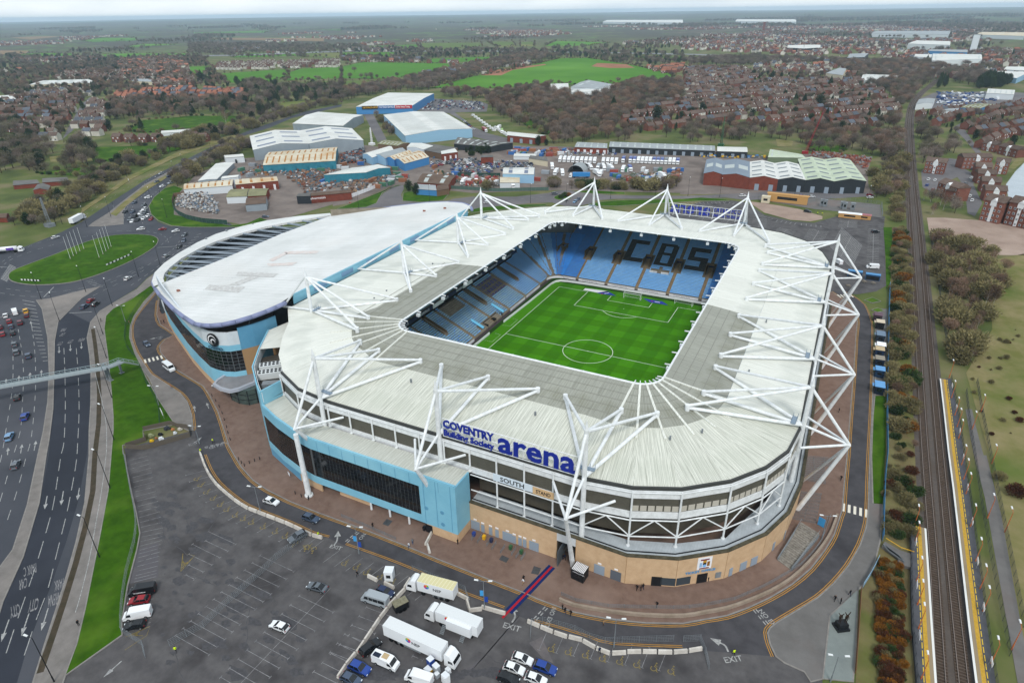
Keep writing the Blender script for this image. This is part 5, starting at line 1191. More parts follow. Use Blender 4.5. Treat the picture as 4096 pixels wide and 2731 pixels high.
for s,t,at,rt,h in (('EXIT',7,(1105,1182),(1195,1207),1.35),('EXIT',8,(290,1430),(372,1420),1.3),('EXIT',6,(2265,635),(2310,645),1.1),('NO EXIT',7,(1452,1042),(1412,1140),1.0),('NO EXIT',8,(515,1068),(600,1155),1.05),('NO',7,(150,535),(125,565),1.0)): road_word(s,t,at,rt,h)
def dashed(t,pts,on,off,wd=.16,m=M_white,z=.02,st=0):
    mb = MB(); dashes(mb,smooth(GL(t,pts),4),on,off,wd,z,st); mb.build('lane_dashes',m,kind='structure')
L1 = smooth(GL(3,[(440,830),(447,1000),(450,1250),(440,1480)])+GL(6,[(420,0),(375,300),(340,450),(260,720),(190,930),(120,1130),(30,1400),(-20,1560)]),3)
L2 = smooth(GL(3,[(525,830),(538,1000),(545,1250),(535,1480)])+GL(6,[(525,50),(490,250),(460,400),(420,560),(385,700),(330,920),(250,1130),(180,1340),(110,1540)]),3)
L3 = smooth(GL(3,[(60,640),(85,800),(90,1000),(80,1150),(40,1400)])+GL(6,[(10,10),(-40,200)]),3)
L4 = smooth(GL(3,[(125,700),(150,850),(162,1000),(155,1200),(140,1400)])+GL(6,[(80,40),(45,165),(5,300),(-60,500)]),3)
L5 = smooth(GL(3,[(205,600),(235,800),(246,1000),(240,1200),(215,1450)])+GL(6,[(180,10),(150,130),(110,270),(60,420),(10,570)]),3)
for P,on,off in ((L1,6,3),(L2,6,3),(L3,4,4),(L4,4,4),(L5,4,4)):
    mb = MB(); dashes(mb,P,on,off,.17,.02); mb.build('lane_dashes',M_white,kind='structure')
for pts in ([(40,420),(200,440),(400,440),(620,405),(820,335),(1000,265)],[(0,450),(200,475),(420,470)],[(470,450),(700,400),(900,320),(1050,240),(1180,160),(1240,90)],[(10,280),(60,230),(200,170),(400,110),(600,60),(800,25),(1000,30)],[(-100,320),(0,245),(200,130),(420,60)],[(900,400),(1060,290),(1200,180),(1300,110)],[(640,470),(760,410),(900,345),(1030,270)],[(1110,120),(1160,80),(1200,50),(1260,25)],[(1010,25),(1100,45),(1150,75),(1160,110)]): dashed(3,pts,3,3,.16)
mb = MB()                                    # hatching by the splitter islands
for i in range(17): u = i/16; a,b = (190+115*u,500+420*u),(240+90*u,515+400*u); mb.strip([G(3,a[0]-35*(1-u*.7),a[1]),G(3,*b)],.28,.02)
for i in range(14): u = i/13; mb.strip([G(3,5+60*u,350-95*u),G(3,50+60*u,372-95*u)],.3,.02)
for i in range(6): mb.strip([G(3,590+14*i,370+9*i),G(3,640+14*i,360+9*i)],.25,.02)
for i in range(8): mb.strip([G(3,1215+20*i,190-20*i),G(3,1262+18*i,182-20*i)],.3,.02)
mb.build('hatching',M_white,kind='structure')
mb = MB()
for t,a,b in ((3,(475,590),(635,580)),(3,(1085,138),(1280,125)),(3,(0,272),(60,274)),(3,(300,480),(370,410)),(3,(0,620),(190,565))): mb.strip([G(t,*a),G(t,*b)],.35,.021)
mb.build('stop_lines',M_white,kind='structure')
dashed(0,[(1090,1170),(1000,1260),(940,1330),(880,1420),(850,1530)],3,4); 
for k in (-30,30): dashed(0,[(1160+k,1230),(1060+k,1310),(960+k,1400),(930+k,1480),(960+k,1550)],3,4)
dashed(0,[(560,1500),(800,1340),(1000,1225),(1300,1085),(1640,960)],3,5)
dashed(1,[(450,1390),(800,1400),(1200,1375),(1420,1350)],3,4); dashed(2,[(0,1357),(300,1352),(700,1345),(1100,1345)],3,4)
# zebra crossings
for t,A_,B_,n_ in ((3,(1000,920),(1112,892),5),(8,(1105,358),(1263,400),5),(5,(1075,472),(1160,470),5)):
    a,b = G(t,*A_),G(t,*B_); d = (b-a); s = Vector((-d.y,d.x,0)).normalized(); mb = MB()
    for i in range(n_): q = a+d*(i/(n_-1)); mb.strip([q-s*1.6,q+s*1.6],.62,.026)
    mb.build('zebra_crossing',mat('zebra_paint','#d9d3c4',.7),kind='structure')
for t,A_,B_ in ((7,(1340,1135),(1435,1035)),(8,(485,1065),(590,1190)),(7,(40,600),(130,525)),(3,(1410,1520),(1560,1480))):
    a,b = G(t,*A_),G(t,*B_); d = (b-a).normalized(); s = Vector((-d.y,d.x,0)); mb = MB(); L = (b-a).length; k = 0
    while k < L-.9:
        for e in (0,.6): mb.strip([a+d*k+s*e,a+d*(k+.9)+s*e],.25,.026)
        k += 1.5
    mb.build('give_way_dashes',M_white,kind='structure')
# ------------------------------------------------------------------ parking bays
mb = MB()
LP = GL(6,[(890,38),(905,125),(925,225),(945,325),(962,440),(975,545),(965,640),(950,720),(938,820),(915,890),(890,1030),(870,1130),(862,1215)]); RP = GL(6,[(1015,5),(1040,90),(1060,190),(1085,290),(1105,400),(1125,515),(1110,600),(1100,680),(1080,785),(1075,850),(1060,980),(1045,1090),(1035,1180)])
def at_(P,u): i = min(len(P)-2,int(u*(len(P)-1))); return P[i].lerp(P[i+1],u*(len(P)-1)-i)
for i in range(38): mb.strip([at_(LP,i/37),at_(RP,i/37)],.11,.014)
SETS = [(6,[((1435,525),(1625,612)),((1415,588),(1570,660)),((1325,612),(1515,705)),((1300,680),(1460,755)),((1300,755),(1400,803)),((1280,822),(1340,853))]),
 (6,[((1790-53*i,690+50*i),(2025-53*i,800+52*i)) for i in range(12)]),(6,[((2060-60*i,968+62*i),(2295-62*i,1080+64*i)) for i in range(11)]),(6,[((2400-60*i,1240+62*i),(2560-60*i,1320+62*i)) for i in range(5)]),
 (7,[((170-50*i,1045+62*i),(330-50*i,1105+62*i)) for i in range(6)]),(7,[((1415+118*i,1215+18*i),(1360+118*i,1340+20*i)) for i in range(8)]),(7,[((490,1380),(560,1410)),((540,1310),(470,1290))])]
for t,ls in SETS:
    for a,b in ls:
        A_,B_ = G(t,*a),G(t,*b); mb.strip([A_,B_],.11,.014); d = (B_-A_).normalized(); s = Vector((-d.y,d.x,0))
        for q in (A_,B_): mb.strip([q-s*.35,q+s*.35],.11,.0145)
mb.strip([G(6,2275,915),G(6,1660,1567)],.11,.0142)
for i in range(16):                            # bays against the concrete blocks
    a = at_(SRV_OUT_B,.12+.86*i/15.0); d = (at_(SRV_OUT_B,min(1,.14+.86*i/15.0))-a).normalized(); s = Vector((d.y,-d.x,0))
    if s.y > 0: s = -s
    a = a+s*.9; mb.strip([a,a+s*4.8-d*1.2],.11,.014); e = a+s*4.8-d*1.2; mb.strip([e-d*.3,e+d*.3],.11,.0145)
for i in range(11):
    a = at_(SRV_OUT_C,i/18.0); d = (at_(SRV_OUT_C,i/18.0+.02)-a).normalized(); s = Vector((d.y,-d.x,0)); a = a+s*1.6; mb.strip([a,a+s*4.8-d*1.2],.11,.014)
mb.build('bay_lines',M_faint,kind='structure')
wc = MB()                                      # wheelchair symbol
wc.strip([(.45*math.cos(t),.45*math.sin(t)) for t in [R(150+i*20) for i in range(12)]],.13,0); wc.strip([(-.05,1.0),(-.05,.45),(.4,.42),(.7,-.2),(.95,-.1)],.14,0); wc.strip([(-.05,.75),(.35,.75)],.12,0); wc.strip([(-.2,1.25),(.05,1.25)],.25,0)
wcm = wc.mesh('bay_symbol',M_yelf); i_ = 0
for i in range(15):
    a = at_(SRV_OUT_B,.16+.86*i/15.0); d = (at_(SRV_OUT_B,min(1,.19+.82*i/15.0))-a).normalized(); s = Vector((d.y,-d.x,0))
    if s.y > 0: s = -s
    q = a+s*4.0-d*.2; o = link('bay_symbol',wcm,None,(q.x,q.y,.018),math.atan2(d.y,d.x)+.2,kind='structure'); o.scale = (1.15,1.15,1)
for t,x,y in [(6,2115,635),(7,15,745),(7,95,775),(7,165,810),(7,260,840),(7,340,880)]+[(7,1440+118*i,1335+22*i) for i in range(8)]:
    q = G(t,x,y); link('bay_symbol',wcm,None,(q.x,q.y,.018),-.25,kind='structure').scale = (1.1,1.1,1)
mb = MB()
for t,P_ in ((6,[(1245,800),(1260,675),(1340,690),(1245,800)]),(6,[(865,1250),(1035,1175),(1010,1240),(860,1340)])):
    q = GL(t,P_); mb.strip(q,.12,.015)
    for i in range(1,6): mb.strip([q[0].lerp(q[1],i/6),q[2].lerp(q[0] if len(P_) < 5 else q[3],i/6)],.12,.0155)
mb.build('yellow_hatching',M_yelf,kind='structure')
# tarmac patches, ramps and drains
for t,pts,c in ((7,[(1290,1290),(1380,1250),(1460,1430),(1400,1410)],'#6a6463'),(6,[(860,890),(940,650),(1090,600),(1090,840)],'#545357'),(7,[(780,1530),(860,1520),(1560,760),(1520,760),(1000,1370)],'#4f4e50')): sheet('tarmac_patch',GL(t,pts),.0105,mat('patch_'+c[1:],c,.85,'#5a5759',.4))
for t,pts in ((7,[(282,475),(312,440),(352,455),(322,490)]),(7,[(1305,815),(1325,765),(1375,780),(1355,825)]),(7,[(1085,720),(1105,690),(1155,710),(1135,742)]),(6,[(2095,270),(2120,245),(2160,258),(2130,290)])): MB().prism(GL(t,pts),.1,.15).build('vent_grille',mat('grille','#4a4c4e',.6,'#3b3d3f',2),kind='structure')

# ================================================================== STREET FURNITURE
def top_height(base,t,tip):
    v = ray(*nat(t,*tip)); best = min(((lambda w_: abs(w_.dot(_r)/w_.dot(_f)-v.dot(_r)/v.dot(_f))+abs(w_.dot(_u)/w_.dot(_f)-v.dot(_u)/v.dot(_f)))(Vector((base.x,base.y,z*.25))-CP),z*.25) for z in range(8,100)); return best[1]
lampm = {}
def lamp(t,base,h,aim,label,group,col=M_black,double=False,par=None):
    p = G(t,*base); L = empty('lamp_post',(p.x,p.y,.1),aim,label=label,cat='lamp post',group=group)
    key = (h,col.name,double)
    if key not in lampm:
        lampm[key] = (MB().tube((0,0,0),(0,0,1.5),.14,n=8).tube((0,0,1.5),(0,0,h),.1,.06,8).mesh('pole',col),MB().tube((0,0,h),(1.2,0,h+.25),.05,n=6).mesh('arm',col),MB().add([(1.0,-.16,h+.18),(1.9,-.2,h+.3),(1.9,.2,h+.3),(1.0,.16,h+.18),(1.05,-.13,h+.34),(1.85,-.15,h+.42),(1.85,.15,h+.42),(1.05,.13,h+.34)],[(3,2,1,0),(4,5,6,7),(0,1,5,4),(1,2,6,5),(2,3,7,6),(3,0,4,7)]).mesh('lantern',mat('lantern','#d9dcdc',.4)))
    a,b,c = lampm[key]; link('pole',a,L); link('arm',b,L); link('lantern',c,L)
    if double: link('arm',b,L,(0,0,0),math.pi); link('lantern',c,L,(0,0,0),math.pi)
    return L
GL_ = 'tall black lamp posts along the dual carriageway'
for i,(t,x,y,h,aim,wh) in enumerate([(3,285,495,12,160,'on the splitter island tip below the roundabout grass'),(3,592,445,12,160,'beside the roundabout exit, under the big grass island'),(3,410,645,12,150,'on the paved island between the carriageways'),(3,775,540,12,150,'near the top end of the long grass bank'),(3,1105,265,12,150,'with a blue banner by the hall crescent, upper one'),(3,955,340,12,150,'with a blue banner beside the steps left of the hall'),(3,735,900,12,170,'just beyond the footbridge on the verge'),(3,710,735,12,160,'by the stop line where the road leaves the roundabout'),(3,772,1175,12,175,'just this side of the footbridge'),(3,787,1465,12,178,'opposite the fenced rubbish enclosure'),(6,760,230,12,180,'beside the top of the car park bays'),(6,688,705,12,185,'in the middle of the long grass bank'),(6,375,1560,12,190,'at the bottom left edge of the picture'),
     (0,765,1495,12,150,'near the tip of the upper road island'),(0,600,1565,12,150,'beside the white lorry on the far road'),(0,1050,1410,11,150,'on the curve packed with queuing cars'),(0,1100,1330,11,150,'on the grass beside the queue, second'),(0,1205,1215,11,150,'where the dual carriageway narrows, right side'),(0,1265,1160,11,150,'farther up the dual carriageway, by the hedge'),(0,430,1545,11,330,'left of the far road among bushes'),(0,875,1220,11,330,'by the left hedge of the dual carriageway'),(0,1150,1500,11,150,'at the foot of the scrap yard grass slope'),(0,1450,1020,11,330,'far up the dual carriageway by the field'),(0,1740,900,11,330,'farthest up the road, by the warehouse'),
     (1,120,1440,11,100,'behind the hall roof, left'),(1,608,1395,11,100,'by the blue shed junction behind the hall'),(1,1302,1400,12,90,'behind the stadium beside the grass oval'),(1,1548,1400,12,90,'next to the small planted roundabout'),(1,1853,1370,12,90,'on the far verge behind the rooftop sign'),(1,2160,1365,12,90,'behind the second north mast'),(2,33,1352,12,90,'by the lane corner before the brick warehouse'),(2,252,1360,12,90,'on the verge before the brick warehouse'),(2,768,1345,11,90,'before the black warehouse doors'),(2,1270,1395,10,90,'by the substation fence end')]):
    lamp(t,(x,y),h,R(aim),'tall black street lamp '+wh,GL_)
for t,x,y,h,wh in ((6,1795,395,8,'in the concrete block line above the white hatchback'),(7,122,680,8,'with blue banners beside the NO EXIT paint'),(7,985,1060,8,'with blue banners beside the broadcast lorries'),(7,1875,1325,8,'in the concrete block line at lower right'),(8,955,580,7,'beside the blue sign above the concrete steps'),(8,1015,1560,7,'on the grey statue plaza'),(3,1095,1225,7,'by the fence below the zebra crossing'),(3,865,650,7,'by the fence above the dark car'),(3,1375,1490,6,'on the give-way island')):
    l = lamp(t,(x,y),h,R(200),'pale double-headed lamp post '+wh,'double-headed lamps of the stadium road',M_grey,True)
    if 'banner' in wh:
        for k,z in enumerate((4.6,2.9)): MB().box((.45 if k == 0 else -.45,0,z),(.75,.06,1.5)).build('banner',mat('banner_blue' if k == 0 else 'banner_navy','#3f96cf' if k == 0 else '#20449a',.6),l)
# flag poles on the roundabout, pairs of chevron boards
for i,(x,y) in enumerate([(487,220),(508,200),(530,185),(553,168),(580,152),(685,212),(712,188),(732,168),(750,153),(768,137)]):
    p = G(3,x,y); L = empty('flag_pole',(p.x,p.y,.3),label='bare white flag pole on the roundabout grass, in the %s row of five' % ('left' if i < 5 else 'right'),cat='flag pole',group='flag poles, %s row' % ('left' if i < 5 else 'right'))
    MB().tube((0,0,0),(0,0,12),.09,.05,8).build('pole',M_steel,L); MB().tube((0,0,0),(0,0,.4),.3,n=8).build('base',M_conc,L)
for t,A_,B_,n_,wh in ((3,(735,270),(905,195),14,'on the right side of the roundabout grass'),(3,(150,372),(285,378),12,'at the near left of the roundabout grass')):
    a,b = G(t,*A_),G(t,*B_); d = b-a; rz = math.atan2(d.y,d.x); c = empty('chevron_board',(a.x,a.y,.3),rz,label='black and white chevron board '+wh,cat='road sign')
    for i in range(n_): MB().box((d.length*(i+.5)/n_,0,.7),(d.length/n_,.08,.7)).build('chevron_panel',M_black if i % 2 else M_wboard,c)
# concrete blocks along the service road
blk_me = MB().add([(-1.36,-.3,0),(1.36,-.3,0),(1.36,.3,0),(-1.36,.3,0),(-1.33,-.18,.85),(1.33,-.18,.85),(1.33,.18,.85),(-1.33,.18,.85)],[(3,2,1,0),(4,5,6,7),(0,1,5,4),(1,2,6,5),(2,3,7,6),(3,0,4,7)]).mesh('concrete_barrier',mat('barrier_concrete','#cdc8c0',.85,'#b3ada4',.6,rnd=.08))
def blocks(P,label,group,off=0.9,step=3.0):
    for q,a in along(P,step): 
        s = Vector((math.sin(a),-math.cos(a),0)); q = q+s*off; link('concrete_barrier',blk_me,None,(q.x,q.y,.02),a,label=label,cat='barrier',group=group)
blocks(smooth(SRV_OUT_B,4),'pale concrete block in the long curved line left of the stadium road','blocks of the curved line',.55)
blocks(smooth(GL(7,[(1325,1160),(1430,1205),(1540,1245),(1650,1270),(1760,1330),(1870,1362),(2000,1352),(2120,1352),(2240,1355),(2351,1350)])+GL(8,[(130,1330)]),2),'pale concrete block in the line below the NO EXIT road at lower right','blocks of the lower right line',.2)
blocks(GL(7,[(455,890),(420,945),(340,1030),(270,1120),(190,1240),(130,1330),(40,1440),(-40,1560)]),'grey concrete block in the diagonal line left of the broadcast lorries','blocks of the diagonal line',0,2.9)
blocks(GL(7,[(775,945),(860,990),(885,1075),(1000,1060),(1105,1090)]),'grey concrete block round the broadcast compound, upper right','blocks of the compound',0,2.6)
blocks(GL(7,[(215,852),(235,862)]),'white concrete block beside the white kiosk, left one',None,0,3.4); blocks(GL(7,[(330,902),(350,912)]),'white concrete block beside the white kiosk, right one',None,0,3.6)
blocks(GL(7,[(622,540),(588,605),(610,680)]),'weathered concrete block in the bent line before the blue block','blocks of the bent line',0,2.7)
# mesh fence panels
def fence(P,h,label,step=3.4,m=None,name='mesh_fence',rails=True,solid=None):
    P = [Vector((p[0],p[1],0)) for p in P]; o = P[0]; m = m or M_grey
    r = empty(name,(o.x,o.y,.02),label=label,cat='fence'); pm = MB().tube((0,0,0),(0,0,h),.05,n=5).mesh('post',m); Q = along(P,step)
    for q,a in Q: link('post',pm,r,(q.x-o.x,q.y-o.y,0),a)
    for (q,a),(q2,a2) in zip(Q,Q[1:]):
        b = MB()
        if solid: b.beam(q-o+Vector((0,0,h*.5)),q2-o+Vector((0,0,h*.5)),.06,h*.96); b.build('panel',solid,r)
        else:
            n_ = 5
            for k in range(n_): b.beam(q-o+Vector((0,0,.12+(h-.2)*k/(n_-1))),q2-o+Vector((0,0,.12+(h-.2)*k/(n_-1))),.03,.035)
            for k in range(1,7): c = q.lerp(q2,k/7)-o; b.beam(c+Vector((0,0,.1)),c+Vector((0,0,h-.05)),.02,.02)
            b.build('panel',m,r)
    return r
fence(GL(6,[(858,0),(880,120),(905,260),(935,400),(945,500),(930,620),(880,800),(855,950),(840,1100),(838,1220),(1020,1335),(1000,1400)]),1.9,'pale mesh fence between the grass bank and the parking bays')
fence(GL(6,[(2150,540),(1900,720),(1800,820),(1540,1050),(1400,1190),(1170,1310),(1180,1380)]),1.9,'mesh fence running diagonally across the big car park')
fence(GL(3,[(1066,432),(985,505),(920,600),(870,690),(862,780),(880,840),(935,900)]),2.0,'dark green railing along the upper grass bank',m=mat('green_rail','#26452f',.6))
fence(GL(3,[(955,945),(1000,1060),(1060,1160),(1100,1260),(1105,1365)]),2.0,'dark green railing between grass bank and paved strip',m=MATS['green_rail'])
fence(GL(7,[(0,425),(160,490),(430,610)]),1.1,'crowd barriers along the kerb before the blue block')
fence(GL(7,[(490,800),(770,910),(860,945),(890,1060)]),1.9,'mesh fence behind the broadcast lorries beside the road')
fence(GL(7,[(1300,1265),(1310,1135),(1650,1225),(1750,1300),(2000,1290),(2351,1280)]),1.9,'mesh fence above the block line at lower right')
fence(GL(8,[(0,1285),(135,1278),(145,1340),(190,1530)]),1.9,'short mesh fence corner below the curved arrow')
fence(GL(7,[(1515,965),(1600,1005),(1850,1050),(2351,1060)])+GL(8,[(150,1040),(350,1000),(560,910),(800,770),(900,670),(960,580),(1030,380)]),1.1,'grey handrail on the curved retaining wall round the plaza')
RW = GL(7,[(1500,1000),(1600,1040),(1850,1085),(2100,1110),(2351,1115)])+GL(8,[(150,1090),(300,1062),(450,1010),(600,945),(740,860),(860,750),(960,630),(1020,530),(1060,420)])
MB().wall(smooth(RW,2),.5,.1,.9).build('retaining_wall',mat('stone_kerb','#9a8c7e',.9,'#857869',.5),label='low curved stone retaining wall round the plaza',cat='wall')
for k,rows in enumerate(((0,300),(340,470))):
    for i in range(9 if k else 12):
        y = (25+i*14) if not k else (270+i*22); x0,x1 = ((830,1040) if not k else (800-i*6,950-i*4))
        if k and y > 460: continue
        fence(GL(8,[(x0,y-6),(x1,y+12+i*2)]),1.0,'metal queue rail on the brick plaza, %s group' % ('lower' if k else 'upper'),2.6,name='queue_rail')['group'] = 'queue rails, %s group' % ('lower' if k else 'upper')
for i,(x,y) in enumerate([(905,575),(945,595),(1010,615),(1045,640),(1105,665),(1180,680),(1210,700),(1245,715)]):
    fence(GL(7,[(x+20,y-30),(x-35,y+50)]),1.1,'turnstile guide rail by the brick wall left of the portal',2.2,name='queue_rail')['group'] = 'turnstile guide rails'
# concrete steps at the right of the ticket office
stp = GL(8,[(800,510),(925,590),(745,795),(650,725)]); stairs = empty('concrete_steps',stp[0],label='wide stained concrete steps right of the ticket office',cat='steps')
for i in range(22):
    a,b = stp[0].lerp(stp[3],i/22),stp[1].lerp(stp[2],i/22); c,d = stp[0].lerp(stp[3],(i+1)/22),stp[1].lerp(stp[2],(i+1)/22); MB().prism([p-stp[0] for p in (a,b,d,c)],.05,.15+(22-i)*.1).build('step',mat('step_concrete','#8f8a82',.9,'#6f6a62',1.5,rnd=.1),stairs)
for A_,B_ in ((0,3),(1,2)): MB().beam(stp[A_]-stp[0]+Vector((0,0,3.2)),stp[B_]-stp[0]+Vector((0,0,1.1)),.08,.08).beam(stp[A_]-stp[0]+Vector((0,0,1.6)),stp[B_]-stp[0]+Vector((0,0,.5)),.25,1.0).build('side_wall',M_grey,stairs)
# footbridge over the dual carriageway
fb = empty('footbridge',G(3,765,1055),label='long grey steel footbridge crossing the dual carriageway',cat='bridge'); FO = fb.location.copy()
dk = [G(3,-500,1190,6.0),G(3,0,1098,6.0),G(3,735,966,6.0),G(3,840,925,5.6),G(3,940,942,2.2)]
for i,(a,b) in enumerate(zip(dk,dk[1:])):
    MB().beam(a-FO,b-FO,2.4,.35).build('deck',mat('bridge_deck','#8f979a',.7),fb); d = (b-a); d.z = 0; d.normalize(); s = Vector((-d.y,d.x,0))
    for e in (-1.2,1.2):
        r_ = MB().beam(a-FO+s*e+Vector((0,0,1.35)),b-FO+s*e+Vector((0,0,1.35)),.12,.12).beam(a-FO+s*e+Vector((0,0,.7)),b-FO+s*e+Vector((0,0,.7)),.06,.06); n_ = max(2,int((b-a).length/1.5))
        for k in range(n_+1): q = a.lerp(b,k/n_)-FO+s*e; r_.beam(q,q+Vector((0,0,1.35)),.06,.06)
        r_.build('parapet',mat('bridge_rail','#93a5a8',.6),fb)
for t,x,y,h in ((3,765,1055,6),(3,745,1045,6),(3,840,1003,5.3)): q = G(t,x,y)-FO; MB().box((q.x,q.y,h/2),(.6,.6,h)).box((q.x,q.y,.15),(1.4,1.4,.3)).build('pier',M_grey,fb)
# rubbish enclosure by the give-way
en = GL(3,[(990,1400),(1190,1355),(1210,1375),(1300,1385),(1315,1440),(1000,1530),(850,1520),(1010,1470),(990,1420)])
fence(en,1.6,'weathered timber fence round a rubbish enclosure',1.8,mat('timber','#5e574e',.9),'timber_fence',solid=mat('timber','#5e574e',.9,'#4c463e',2))
for i,(x,y,c,s) in enumerate([(1040,1440,'#8a8f6c',1.1),(1105,1430,'#222325',.9),(1045,1475,'#d0a826',.8),(1110,1460,'#cfd3d6',1.0),(1150,1390,'#3a3d42',1.2),(1190,1395,'#b0764a',.7),(1205,1420,'#c8ccd0',.8),(1075,1455,'#8f5e42',.6),(1240,1395,'#b8b3a8',.9)]):
    q = G(3,x,y); o = MB().box((0,0,s*.35),(s*1.2,s*.9,s*.7),.4*i,taper=.8).box((s*.5,s*.3,s*.2),(s*.6,s*.5,s*.4),.9*i).build('rubbish_heap',mat('junk_%d' % i,c,.8),label='%s heap of discarded junk inside the timber enclosure' % ['olive','black','yellow','white bagged','charcoal','rusty orange','pale grey','brown','cream'][i],cat='rubbish'); o.location = (q.x,q.y,.15)
# kiosks, bins, signs
def crate(t,x,y,d,rz,m,name,label,cat,extra=None,z=.13):
    q = G(t,x,y); r = empty(name,(q.x,q.y,z),rz,label=label,cat=cat); MB().box((0,0,d[2]/2),d).build('body',m,r); MB().box((0,0,d[2]+.05),(d[0]*1.06,d[1]*1.06,.1)).build('roof',extra or m,r); MB().box((0,-d[1]/2-.02,d[2]*.55),(d[0]*.5,.05,d[2]*.35)).build('hatch',M_cglass,r); return r
k = crate(7,1640,840,(3.0,2.6,2.7),-.1,M_black,'shop_kiosk','black kiosk with slatted white roof beside the stadium portal','kiosk')
for i in range(9): MB().box((-1.3+i*.33,0,2.85),(.2,2.5,.08)).build('roof_slat',M_wboard,k)
lettering('lettering','‹ OFFICIAL STORE ›',.26,M_wboard,face_matrix((-1.25,-1.33,2.2),(1,0,0),(0,0,1)),k,.01,.005)
crate(7,333,845,(1.9,1.9,2.5),.4,mat('kiosk_white','#dfe3e6',.5),'security_hut','small white security hut near the broadcast compound','hut',z=.02)
for t,x,y,c,lb in ((7,912,558,'blue','blue wheelie bin beside the blue wall corner'),(7,983,580,'yellow','yellow grit bin by the turnstile doors'),(7,1033,600,'navy','dark blue wheelie bin by the turnstile doors'),(7,1165,650,'green','green wheelie bin by the middle turnstiles'),(7,1240,680,'green','green wheelie bin by the last turnstiles'),(7,573,518,'black','black litter bin at the end of the dark entrance'),(8,168,860,'black','black litter bin beside the ticket office door')):
    q = G(t,x,y); b = empty('bin',(q.x,q.y,.13),label=lb,cat='bin'); MB().box((0,0,.55),(.62,.7,1.0),taper=1.12).build('body',PAINT[c],b); MB().box((0,0,1.1),(.72,.8,.1)).build('lid',PAINT[c],b)
for t,x,y,c,d,lb in ((7,617,1455,'blue',(1.1,1.1,2.3),'blue portable toilet beside the lorry cab'),(7,598,1500,'yellow',(1.3,1.1,1.2),'yellow plastic bin box beside the blue portable toilet'),(7,655,1490,'silver',(1.2,1.0,1.8),'grey metal cabinet right of the yellow box'),(7,720,1560,'white',(1.3,1.1,2.0),'white upright cabinet at the bottom edge'),(7,735,1495,'white',(.9,.8,1.0),'small white cabinet in front of the lorry cab'),(7,658,1525,'silver',(.8,.8,1.0),'small grey cabinet below the grey one')):
    q = G(t,x,y); b = empty('equipment_box',(q.x,q.y,.02),-.3,label=lb,cat='cabinet'); MB().box((0,0,d[2]/2),d).build('body',PAINT[c],b); MB().box((0,0,d[2]+.04),(d[0]*1.05,d[1]*1.05,.1)).build('lid',mat('box_top','#d5d9dc',.5),b); MB().box((0,-d[1]/2-.02,d[2]*.5),(d[0]*.7,.04,d[2]*.8)).build('door',PAINT[c],b)
# carpet of the players' walk
a,b = G(7,1450,768),G(7,1150,1080); cpt = empty('carpet',(a.x,a.y,0),label='dark blue carpet with a red runner from portal across the road',cat='carpet'); o = Vector((a.x,a.y,0))
MB().strip([a-o,(a+b)/2-o,b-o],1.8,.135).build('blue_border',mat('carpet_blue','#1a2a5a',.9),cpt); b2 = G(7,1108,1122); MB().strip([a-o,(a+b)/2-o,b2-o],.5,.142).build('red_runner',mat('carpet_red','#a0202c',.9),cpt)
# statue with two figures
sp = G(8,1085,1190); st = empty('statue',(sp.x,sp.y,.16),label='bronze statue of two figures with raised arms on black plinth',cat='statue')
MB().box((0,0,.25),(2.6,2.2,.5),.6).build('plinth_step',M_black,st); MB().box((0,0,1.0),(2.1,1.6,1.1),.6,taper=.94).build('plinth',M_black,st)
bz = mat('bronze','#3b2a1e',.4,metal=.6)
for dx,up in ((-.55,.8),(.55,1.25)):
    fg = PM['stand'].copy(); fg.materials.clear(); fg.materials.append(bz); f = link('figure',fg,st,(dx,dx*.5,1.55),-1.2); f.scale = (1.3,1.3,1.3)
    MB().tube((dx,dx*.5,3.3),(dx+.35,dx*.5-.1,3.5+up),.12,.08,6).tube((dx,dx*.5,3.3),(dx-.5,dx*.5+.15,3.4+up*.5),.12,.08,6).build('raised_arms',bz,st)
# sign boards
for t,x,y,w_,h_,z,m,lb in ((3,1125,1310,3.2,1.3,1.6,M_wboard,'white notice board on posts at the end of the railing'),(8,945,495,1.6,2.4,.3,mat('banner_blue','#3f96cf',.6),'tall blue sign panel above the concrete steps'),(3,895,672,1.0,.6,1.2,PAINT['red'],'small red road sign at the bend of the service road'),(3,1182,1112,1.1,.6,.8,PAINT['red'],'small red notice beside the paved triangle'),(6,1993,145,1.2,.9,.3,M_wboard,'small white A-board before the corner panels'),(0,890,1258,2.4,1.4,1.5,M_wboard,'white roadside sign by the dual carriageway hedge'),(0,785,1440,2.2,1.6,3,M_black,'dark road sign at the far island tip')):
    q = G(t,x,y); s = empty('sign_board',(q.x,q.y,.1),-.45,label=lb,cat='sign'); MB().box((0,0,z+h_/2),(w_,.08,h_)).build('panel',m,s)
    for e in (-.35,.35): MB().tube((e*w_,.08,0),(e*w_,.08,z+h_*.8),.05,n=5).build('post',M_grey,s)
# bollards along the paved strip
for i,(x,y) in enumerate([(1450,1165),(1475,1200),(1500,1240),(1520,1285),(1535,1330),(1550,1380),(1560,1420),(1575,1465)]): q = G(3,x+12,y); MB().tube((q.x,q.y,.1),(q.x,q.y,1.1),.1,n=8).tube((q.x,q.y,1.1),(q.x,q.y,1.2),.13,.05,8).build('bollard',M_black,label='black bollard on the kerb opposite the glass lobby',cat='bollard',group='kerb bollards by the lobby')
for i,(x,y) in enumerate([(1645,35),(1720,60),(1755,45),(1790,32),(1665,60),(1685,78),(2035,270),(2077,290),(2127,300),(2125,310)]): q = G(6,x,y); MB().tube((q.x,q.y,.1),(q.x,q.y,1.1),.1,n=8).tube((q.x,q.y,1.1),(q.x,q.y,1.2),.13,.05,8).build('bollard',M_black,label='black bollard on the brick plaza before the corner block',cat='bollard',group='plaza bollards')

